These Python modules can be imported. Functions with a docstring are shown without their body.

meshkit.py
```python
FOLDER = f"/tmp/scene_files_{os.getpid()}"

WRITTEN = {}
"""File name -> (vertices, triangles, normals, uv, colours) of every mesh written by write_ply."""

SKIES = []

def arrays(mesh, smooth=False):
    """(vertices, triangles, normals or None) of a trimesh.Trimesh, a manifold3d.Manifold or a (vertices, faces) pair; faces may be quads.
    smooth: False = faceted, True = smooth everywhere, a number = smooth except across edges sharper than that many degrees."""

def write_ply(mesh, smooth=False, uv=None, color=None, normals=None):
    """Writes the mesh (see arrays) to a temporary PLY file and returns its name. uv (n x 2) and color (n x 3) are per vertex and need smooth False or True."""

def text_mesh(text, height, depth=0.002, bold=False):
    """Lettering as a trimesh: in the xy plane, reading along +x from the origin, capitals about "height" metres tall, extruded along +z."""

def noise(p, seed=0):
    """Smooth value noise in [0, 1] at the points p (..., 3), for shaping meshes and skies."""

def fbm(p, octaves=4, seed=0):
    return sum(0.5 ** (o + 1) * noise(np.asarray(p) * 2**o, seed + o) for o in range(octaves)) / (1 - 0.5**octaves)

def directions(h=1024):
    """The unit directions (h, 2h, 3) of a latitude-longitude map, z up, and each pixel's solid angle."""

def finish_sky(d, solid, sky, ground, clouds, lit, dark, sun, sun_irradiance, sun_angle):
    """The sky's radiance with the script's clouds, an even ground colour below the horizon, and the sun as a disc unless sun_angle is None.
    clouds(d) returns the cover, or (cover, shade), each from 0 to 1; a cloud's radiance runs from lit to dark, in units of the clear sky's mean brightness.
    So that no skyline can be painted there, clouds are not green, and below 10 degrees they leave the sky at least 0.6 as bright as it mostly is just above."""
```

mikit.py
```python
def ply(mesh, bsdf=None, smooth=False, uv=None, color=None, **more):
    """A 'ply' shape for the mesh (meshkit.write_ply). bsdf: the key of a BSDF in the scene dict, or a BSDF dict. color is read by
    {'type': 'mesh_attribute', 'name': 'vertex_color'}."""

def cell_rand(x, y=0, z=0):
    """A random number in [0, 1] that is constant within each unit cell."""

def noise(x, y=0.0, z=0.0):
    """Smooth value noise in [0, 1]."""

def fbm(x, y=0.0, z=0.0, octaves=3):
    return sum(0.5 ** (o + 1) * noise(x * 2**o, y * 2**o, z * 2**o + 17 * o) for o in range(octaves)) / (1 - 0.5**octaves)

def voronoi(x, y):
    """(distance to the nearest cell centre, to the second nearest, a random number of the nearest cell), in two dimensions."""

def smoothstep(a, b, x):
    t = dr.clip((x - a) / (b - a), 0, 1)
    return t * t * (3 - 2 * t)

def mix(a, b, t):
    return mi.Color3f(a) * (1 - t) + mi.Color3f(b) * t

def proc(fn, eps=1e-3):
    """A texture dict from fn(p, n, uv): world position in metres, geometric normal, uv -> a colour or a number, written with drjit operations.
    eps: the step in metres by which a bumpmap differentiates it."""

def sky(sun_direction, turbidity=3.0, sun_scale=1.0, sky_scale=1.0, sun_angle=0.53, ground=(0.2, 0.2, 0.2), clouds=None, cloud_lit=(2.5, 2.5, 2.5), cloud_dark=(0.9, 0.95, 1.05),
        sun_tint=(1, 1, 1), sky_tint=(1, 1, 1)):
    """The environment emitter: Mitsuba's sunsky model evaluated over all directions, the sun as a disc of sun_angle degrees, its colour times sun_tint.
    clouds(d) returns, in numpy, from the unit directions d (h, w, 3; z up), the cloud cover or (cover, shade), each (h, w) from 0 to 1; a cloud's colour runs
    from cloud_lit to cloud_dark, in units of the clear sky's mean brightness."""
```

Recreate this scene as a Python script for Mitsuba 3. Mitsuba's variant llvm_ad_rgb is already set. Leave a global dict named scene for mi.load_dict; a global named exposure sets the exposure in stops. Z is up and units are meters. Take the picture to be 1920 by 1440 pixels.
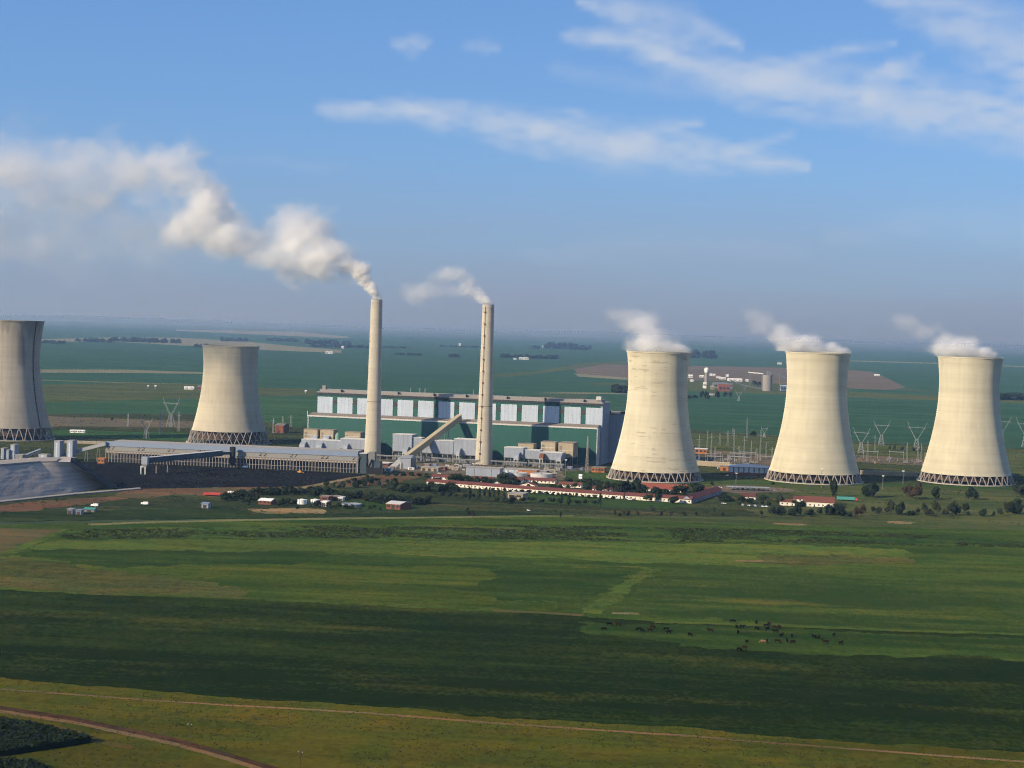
import math, random
import numpy as np, trimesh, drjit as dr, mitsuba as mi
import shapely.geometry as sg, shapely.ops as so
import manifold3d as m3
import mikit, meshkit
from mikit import noise, fbm, voronoi, cell_rand, smoothstep, mix, proc

scene, labels = {}, {}
T = mi.ScalarTransform4f
rng = random.Random(7)
nrng = np.random.default_rng(11)

# ------------------------------------------------------------------ camera, air, sky, exposure
EYE_Z, FOV, PITCH, ROLL = 145.0, 33.4, math.radians(1.844), math.radians(1.7)
look = np.array([0, math.cos(PITCH), -math.sin(PITCH)])
up = np.array([0, math.sin(PITCH), math.cos(PITCH)]) * math.cos(ROLL) - np.array([1.0, 0, 0]) * math.sin(ROLL)
HAZE, REACH, HAZE_TOP = 3.8e-5, 62000.0, 500.0
scene['haze_air'] = {'type': 'homogeneous', 'albedo': {'type': 'rgb', 'value': [0.78, 0.86, 0.99]},
                     'sigma_t': {'type': 'rgb', 'value': [0.70 * HAZE, HAZE, 1.32 * HAZE]}, 'phase': {'type': 'hg', 'g': 0.35}}
scene['camera'] = {'type': 'perspective', 'fov': FOV, 'fov_axis': 'x', 'near_clip': 1.0, 'far_clip': 200000.0,
                   'to_world': T().look_at(origin=[0, 0, EYE_Z], target=list(np.array([0, 0, EYE_Z]) + 100 * look), up=list(up)),
                   'medium': {'type': 'ref', 'id': 'haze_air'}}
SUN_AZ, SUN_EL = math.radians(54), math.radians(25)          # to the left, behind the viewer
SUN = [-math.sin(SUN_AZ) * math.cos(SUN_EL), -math.cos(SUN_AZ) * math.cos(SUN_EL), math.sin(SUN_EL)]
exposure = 2.2
# ------------------------------------------------------------------ the site plan in metres (x to the right, y away from the viewer, z up)
CHIMNEYS = [(-149.1, 1849.7, 172.6), (-27.6, 1816.6, 170.3)]
TOWERS = [(145.2, 1699.7, 126.7, 29.4, 95, 78, 9.2, 34, 'v'), (309.9, 1733.8, 130.5, 30.3, 98, 80, 9.4, 34, 'v'), (475.3, 1773.5, 130, 30.6, 98, 80, 9.4, 34, 'v'), (-334.9, 2025.9, 115.5, 31.7, 89, 79, 15, 34, 'x'), (-581.6,
    1990.8, 138, 29.3, 95, 77, 14, 28, 'v')]
FIELDS = [('far_field', 'f_teal', [(-8659.5, 23833.5), (8144.9, 22512.0), (3458.3, 9549.1), (-2175.0, 5991.6)], 0), ('far_field', 'f_pale', [(-2556.3, 9233.0), (-2424.4, 10180.7), (-1880.8, 9524.5), (-1356.6, 8828.0), (-840.0,
    8358.3), (-961.7, 9563.8), (-1298.1, 10335.9), (-1922.8, 12254.3), (-2640.0, 13362.2), (-2864.6, 12026.8), (-2839.0, 10252.6)], 0), ('far_field', 'f_pale', [(-4647.0, 23507.9), (-3451.3, 27431.6), (-1831.7, 19382.0), (-1761.7,
    17489.0), (-2716.0, 18794.8), (-4219.6, 21347.0)], 0), ('far_field', 'f_teal', [(-2698.1, 7430.8), (-1615.1, 8883.6), (-693.0, 8477.5), (100.3, 8311.1), (636.4, 9539.9), (286.7, 4161.4), (47.6, 3746.3), (-393.9, 3410.8),
    (-688.1, 3795.4), (-1397.3, 3851.7)], 0), ('far_field', 'f_pale', [(-1538.1, 4239.1), (-1084.8, 4749.9), (-844.9, 4737.7), (-819.7, 4596.8), (-1021.8, 4474.9), (-1457.9, 4018.7)], 0), ('far_field', 'f_teal', [(-1457.9,
    4018.7), (-819.7, 4596.8), (-677.8, 3804.6), (-856.0, 3750.8), (-976.7, 3534.3), (-1206.4, 3326.4)], 0), ('far_field', 'f_straw', [(-1057.5, 3826.0), (-860.3, 3821.8), (-683.5, 3836.1), (-676.7, 3798.4), (-850.4, 3778.2),
    (-1047.1, 3788.5)], 0), ('far_field', 'f_olive', [(-1197.7, 3302.7), (-976.7, 3534.3), (-863.0, 3781.4), (-683.5, 3836.1), (-539.2, 3751.2), (-433.8, 3773.5), (-394.8, 3437.6), (-489.8, 3337.9), (-570.5, 3150.3), (-683.6,
    2998.4), (-784.4, 2840.8), (-958.0, 2643.1)], 0), ('far_field', 'f_green', [(-958.0, 2643.1), (-779.6, 2823.5), (-570.5, 3150.3), (-486.3, 3314.0), (-384.0, 3418.3), (-254.8, 3407.3), (-181.3, 2438.5), (-295.9, 2379.0),
    (-476.0, 2631.3), (-698.4, 2530.3), (-868.5, 2396.8)], 0), ('far_field', 'f_teal', [(286.7, 4161.4), (496.1, 4404.7), (719.3, 4256.8), (1053.2, 4207.3), (1482.6, 4084.4), (850.0, 2334.6), (665.9, 2382.5), (488.3, 2427.2),
    (389.6, 2527.3), (277.7, 2591.6), (115.4, 2592.5), (171.5, 3903.0)], 0), ('far_field', 'f_olive', [(-130.5, 5190.7), (72.3, 5886.3), (310.5, 7713.2), (592.7, 8675.0), (551.8, 8071.5), (339.7, 7299.9), (148.1, 5976.3), (-0.7,
    5212.5)], 0), ('far_field', 'f_olive', [(201.7, 4782.8), (327.6, 4877.1), (313.0, 4656.7), (231.5, 4627.3)], 0), ('far_field', 'f_pale', [(281.8, 4088.0), (126.1, 4015.0), (49.4, 3904.1), (277.0, 4017.2)], 0),
    ('ploughed_field', 'f_soil', [(231.2, 6480.4), (401.6, 7610.4), (833.9, 7874.5), (1306.8, 8058.0), (1597.0, 7997.2), (1618.8, 7627.5), (1232.8, 5330.1), (1077.6, 4923.4), (880.0, 5214.1), (742.0, 5398.0), (554.6, 5381.5),
    (354.4, 5409.0), (222.0, 5706.9)], 0), ('far_field', 'f_pale', [(208.4, 5829.1), (358.5, 5472.8), (554.6, 5381.5), (536.1, 5200.5), (342.6, 5226.2), (211.8, 5439.3)], 0), ('far_field', 'f_olive', [(536.1, 5200.5), (725.2,
    5275.3), (860.7, 5099.4), (1055.3, 4821.1), (1193.3, 4769.9), (1673.6, 4612.6), (1522.7, 4195.2), (1053.2, 4207.3), (844.4, 4283.2), (701.7, 4312.5), (451.0, 4367.8)], 0), ('far_field', 'f_teal', [(989.9, 5026.0), (1089.1,
    4976.2), (1205.7, 4819.4), (1146.4, 4581.4), (929.8, 4719.1)], 0), ('far_field', 'f_teal', [(2816.9, 14351.7), (3477.2, 13940.4), (4352.3, 12021.9), (1798.4, 4957.8), (1480.4, 5036.9), (1218.3, 4870.1), (1218.9, 5269.5),
    (1618.8, 7627.5), (1619.3, 8238.9)], 0), ('far_road', 'f_straw', [(2261.2, 11607.6), (2910.3, 11664.1), (3944.4, 10893.6), (3810.5, 10523.2), (2791.3, 11186.4), (2179.6, 11188.0)], 0), ('plant_ground', 'f_scrub', [(-903.7,
    2390.8), (-690.8, 2502.9), (-470.6, 2601.7), (-292.9, 2354.8), (-181.3, 2438.5), (114.2, 2563.8), (274.7, 2562.9), (383.4, 2486.5), (480.9, 2389.6), (659.2, 2358.2), (884.3, 2328.5), (521.0, 1365.4), (147.8, 1358.1), (-103.1,
    1301.4), (-453.2, 1202.3)], 0), ('grass_verge', 'f_green2', [(-782.1, 2069.9), (-561.7, 2169.7), (-419.5, 2172.1), (-364.5, 2091.4), (-366.6, 2030.8), (-537.4, 2051.4), (-742.1, 1964.4)], 0), ('bare_strip', 'f_brown',
    [(-889.9, 2354.3), (-666.8, 2455.4), (-447.6, 2433.5), (-418.7, 2277.8), (-534.5, 2255.1), (-800.1, 2117.3)], 0), ('switchyard_ground', 'f_brown', [(224.8, 2153.8), (276.7, 2137.7), (340.0, 2073.1), (307.4, 1871.8), (197.9,
    1889.8)], 0), ('switchyard_ground', 'f_brown', [(432.3, 2145.9), (512.7, 2089.2), (486.6, 1981.8), (406.3, 2015.0)], 0), ('meadow', 'f_olive', [(260.5, 2503.4), (379.4, 2460.1), (476.0, 2365.2), (652.6, 2334.4), (875.5,
    2305.3), (699.3, 1838.1), (554.7, 1875.3), (512.7, 2089.2), (436.3, 2165.9), (340.0, 2073.1), (276.7, 2137.7), (226.9, 2174.1)], 0), ('lawn', 'f_lawn', [(56.5, 1754.4), (109.8, 1800.4), (121.2, 1719.3), (201.6, 1715.8),
    (271.3, 1714.9), (413.6, 1725.9), (509.7, 1721.6), (617.5, 1721.2), (604.1, 1683.6), (393.3, 1684.4), (260.0, 1675.7), (153.4, 1658.1), (115.8, 1640.0), (55.1, 1672.2)], 0), ('plant_yard', 'f_yard', [(-152.4, 1831.4), (-115.1,
    1876.6), (97.6, 1897.2), (91.8, 1780.3), (57.6, 1754.8), (49.3, 1652.5), (-13.0, 1673.1), (-92.6, 1688.7), (-142.0, 1709.5)], 0), ('coal_yard', 'f_coal', [(-601.0, 1592.2), (-613.8, 1625.9), (-480.7, 1676.6), (-428.0, 1696.7),
    (-406.6, 1711.8), (-256.4, 1687.4), (-148.9, 1656.4), (-137.3, 1654.4), (-154.9, 1572.8), (-186.4, 1509.2), (-243.1, 1480.9), (-296.9, 1449.0), (-336.0, 1451.2), (-377.6, 1536.4), (-386.8, 1479.9), (-381.6, 1362.9), (-437.3,
    1324.7)], 0), ('red_soil', 'f_redsoil', [(-322.3, 1440.9), (-243.9, 1485.6), (-186.4, 1509.2), (-171.0, 1540.4), (-181.5, 1470.8), (-212.6, 1432.5), (-242.9, 1400.5), (-276.1, 1413.0), (-293.8, 1371.9), (-319.8, 1381.7)], 0),
    ('tan_path', 'f_tan', [(-192.2, 1482.1), (-171.6, 1545.5), (-153.4, 1607.3), (-132.2, 1656.1), (-128.7, 1645.2), (-149.3, 1591.5), (-167.5, 1530.9), (-182.7, 1480.2)], 0), ('bare_ground', 'f_redsoil', [(-135.3, 1631.0),
    (-88.0, 1703.0), (-80.0, 1650.0), (-105.3, 1567.3), (-149.2, 1516.0), (-164.1, 1521.6)], 0), ('bare_ground', 'f_tan', [(-205.2, 1315.2), (-181.0, 1333.9), (-147.7, 1335.4), (-137.1, 1307.1), (-142.2, 1287.0), (-165.6, 1280.6),
    (-195.9, 1294.7)], 0), ('bare_ground', 'f_redsoil', [(-382.5, 1280.5), (-369.5, 1320.0), (-347.6, 1347.3), (-321.8, 1381.0), (-306.8, 1372.4), (-329.1, 1307.6), (-345.9, 1264.3), (-370.0, 1239.2)], 0), ('lawn', 'f_lawn',
    [(-136.7, 1392.6), (-102.6, 1402.6), (-66.0, 1374.9), (-97.3, 1333.7), (-130.7, 1332.3)], 0), ('playing_field', 'f_lawn', [(2.8, 1523.5), (50.0, 1503.5), (95.6, 1479.3), (157.7, 1452.1), (131.2, 1410.0), (87.0, 1410.2), (38.7,
    1426.4), (2.9, 1451.7)], 0), ('dark_verge', 'f_dark', [(-458.0, 1215.0), (-301.2, 1276.7), (-221.6, 1326.4), (-198.7, 1286.4), (-104.0, 1312.5), (-22.4, 1350.6), (62.0, 1342.5), (61.0, 1319.5), (-102.2, 1290.4), (-251.3,
    1229.0), (-437.2, 1160.0)], 0), ('meadow', 'f_olive', [(180.3, 1666.9), (265.5, 1677.5), (404.7, 1688.0), (604.1, 1683.6), (498.2, 1385.6), (279.5, 1378.0), (204.8, 1369.6), (199.5, 1425.0), (240.6, 1458.2), (303.5, 1498.8),
    (249.4, 1605.8), (195.2, 1615.6)], 0), ('gravel_yard', 'f_yard', [(195.9, 1643.5), (220.8, 1657.2), (262.7, 1642.6), (274.0, 1603.0), (218.6, 1565.1), (194.5, 1588.6)], 0), ('crop_field', 'f_mid', [(-442.5, 1127.4), (-248.6,
    1216.0), (-101.6, 1283.3), (19.7, 1331.0), (147.8, 1358.1), (538.4, 1377.2), (202.5, 508.1), (-182.7, 469.3)], 0), ('straw_path', 'f_straw', [(-293.8, 1190.9), (-249.3, 1219.2), (-199.9, 1244.4), (-78.1, 1293.3), (19.7,
    1329.1), (51.3, 1339.6), (51.1, 1331.9), (19.6, 1319.6), (-77.4, 1282.5), (-198.0, 1232.8), (-247.3, 1209.7), (-289.8, 1182.2)], 0), ('verge', 'f_olive', [(53.5, 1340.2), (191.5, 1366.0), (544.9, 1393.8), (523.0, 1337.3),
    (225.8, 1315.3), (52.6, 1317.3)], 0), ('bare_ground', 'f_tan', [(208.8, 1325.3), (232.0, 1327.7), (234.4, 1317.5), (212.9, 1311.9)], 0), ('bare_ground', 'f_tan', [(305.7, 1369.5), (323.5, 1366.6), (317.1, 1353.6), (304.4,
    1357.8)], 0), ('crop_strip', 'f_weed', [(-300.2, 1151.2), (-134.5, 1218.9), (18.9, 1261.9), (219.7, 1278.8), (494.7, 1264.0), (476.6, 1217.3), (206.8, 1202.1), (3.2, 1171.5), (-168.7, 1141.8), (-290.4, 1100.9)], 0),
    ('crop_strip', 'f_light', [(-295.5, 1094.1), (-167.9, 1136.1), (3.2, 1165.6), (204.7, 1189.7), (277.9, 1183.4), (259.6, 1119.3), (151.9, 1075.9), (3.3, 1078.3), (-159.5, 1080.2), (-293.9, 1051.9)], 0), ('crop_strip',
    'f_dark2', [(-298.0, 1021.2), (-293.9, 1051.9), (-158.7, 1075.2), (-84.0, 1069.0), (3.3, 1056.1), (3.3, 1030.1), (-112.9, 1028.5), (-202.9, 995.4), (-258.4, 992.5)], 0), ('crop_strip', 'f_green3', [(-258.4, 992.5), (-202.9,
    995.4), (-112.9, 1028.5), (3.3, 1030.1), (82.9, 1056.3), (47.9, 883.3), (3.5, 878.6), (-68.6, 882.5), (-130.8, 890.1), (-191.9, 942.4)], 0), ('crop_strip', 'f_dark2', [(3.3, 1030.1), (78.2, 1036.6), (48.7, 900.6), (3.4,
    909.9), (-26.5, 951.4)], 0), ('crop_strip', 'f_tanfield', [(-388.9, 991.5), (-298.7, 1002.1), (-263.1, 987.0), (-193.1, 948.2), (-134.5, 914.9), (-128.0, 890.6), (-196.3, 895.6), (-267.5, 898.4), (-351.5, 896.8)], 0),
    ('stubble_field', 'f_tan2', [(-446.9, 1138.5), (-343.9, 1152.5), (-302.4, 1156.8), (-304.4, 1089.2), (-309.5, 1038.2), (-355.0, 905.6)], 0), ('track', 'f_light', [(-307.3, 1009.5), (-308.1, 1033.6), (-302.4, 1156.8), (-299.0,
    1157.7), (-298.0, 1066.5), (-298.3, 1011.5)], 0), ('crop_strip', 'f_mid2', [(47.9, 883.3), (90.5, 1048.5), (263.3, 1120.1), (446.4, 1139.1), (333.1, 846.0), (148.9, 857.4)], 0), ('crop_strip', 'f_tanfield', [(141.1, 1098.5),
    (203.3, 1138.6), (267.2, 1136.7), (257.2, 1108.6), (186.9, 1083.4)], 0), ('grass_waterway', 'f_light', [(41.3, 873.8), (52.8, 872.5), (89.7, 1039.1), (84.6, 1056.7)], 0), ('bare_ground', 'f_tan', [(145.2, 1103.3), (166.3,
    1105.3), (164.6, 1098.6), (145.1, 1096.9)], 0), ('dark_crop_field', 'f_darkcrop', [(-351.5, 896.8), (-265.9, 893.1), (-124.3, 884.3), (3.5, 868.7), (89.6, 856.5), (258.5, 845.5), (344.2, 840.5), (242.4, 587.4), (185.8, 602.3),
    (126.3, 608.3), (70.7, 625.8), (3.7, 632.7), (-69.9, 649.1), (-133.1, 658.5), (-201.2, 678.1), (-273.4, 698.9)], 0.1), ('crop_strip', 'f_dark2', [(41.1, 854.4), (89.1, 851.7), (146.8, 844.7), (256.7, 839.3), (341.1, 832.9),
    (312.3, 761.1), (239.6, 782.1), (161.0, 782.8), (87.7, 787.0), (36.7, 811.7)], 0.1), ('field_edge', 'f_tan2', [(-4.8, 877.1), (20.0, 874.9), (41.8, 872.2), (40.2, 865.4), (14.4, 869.0), (-4.8, 872.1)], 0), ('field_edge',
    'f_tan', [(57.4, 879.9), (69.8, 880.5), (68.9, 875.4), (57.9, 875.1)], 0), ('field_edge', 'f_light', [(76.2, 857.3), (148.9, 857.4), (260.4, 851.7), (258.5, 845.5), (147.6, 849.4), (75.8, 852.6)], 0), ('grass_strip',
    'f_grassA', [(-273.4, 698.9), (-201.2, 678.1), (-133.1, 658.5), (-69.9, 649.1), (3.7, 632.7), (70.7, 625.8), (126.3, 608.3), (185.8, 602.3), (242.4, 587.4), (202.1, 487.2), (-175.4, 450.7)], 0), ('farm_track', 'f_track',
    [(-264.4, 676.2), (-194.9, 657.2), (-130.2, 644.6), (-68.5, 637.4), (3.7, 624.0), (69.4, 613.3), (124.9, 601.1), (182.1, 589.9), (238.8, 578.5), (238.0, 576.3), (181.3, 587.2), (124.5, 599.1), (69.1, 610.8), (3.7, 621.5),
    (-68.2, 634.7), (-129.8, 642.4), (-194.2, 654.8)], 0), ('dirt_road', 'f_track', [(-251.0, 642.1), (-184.3, 621.9), (-153.1, 607.2), (-111.5, 580.7), (-90.2, 562.8), (-71.9, 545.8), (-52.9, 528.7), (-55.9, 525.9), (-76.1,
    545.3), (-92.4, 559.8), (-111.7, 577.0), (-153.0, 603.1), (-182.8, 616.9), (-248.8, 636.7)], 0), ('road_verge', 'f_road2', [(-253.8, 649.4), (-185.9, 627.5), (-154.6, 613.3), (-112.7, 586.7), (-91.2, 568.4), (-68.9, 548.8),
    (-53.4, 533.7), (-52.9, 528.7), (-71.9, 545.8), (-90.2, 562.8), (-111.5, 580.7), (-153.1, 607.2), (-184.3, 621.9), (-251.0, 642.1)], 0), ('dry_grass', 'f_tan3', [(-180.5, 609.5), (-167.2, 602.9), (-147.2, 591.7), (-123.0,
    574.8), (-123.8, 570.3), (-145.5, 584.9), (-165.8, 598.2), (-179.3, 605.5)], 0), ('maize_field', 'f_maize', [(-219.8, 612.0), (-177.9, 600.7), (-164.7, 594.3), (-151.0, 585.0), (-139.7, 576.5), (-149.9, 567.2), (-164.1,
    554.8), (-192.6, 537.2)], 2.2), ('maize_field', 'f_maize', [(-190.4, 531.0), (-161.3, 545.5), (-150.4, 543.4), (-143.3, 536.3), (-156.8, 504.3)], 2.2)]
HEAP_TOP = [(-463.8, 1282.2), (-407.2, 1361.2), (-386.5, 1401.9), (-364.4, 1413.1)]
HEAP_TOE = [(-452.8, 1252.9), (-395.7, 1324.6), (-358.3, 1396.8), (-335.2, 1461.3)]
BERM = [(-449.1, 1242.8), (-392.9, 1315.2), (-354.2, 1389.0), (-314.0, 1448.4), (-311.2, 1439.6), (-351.5, 1378.7), (-389.9, 1305.1), (-445.4, 1232.8)]
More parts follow.
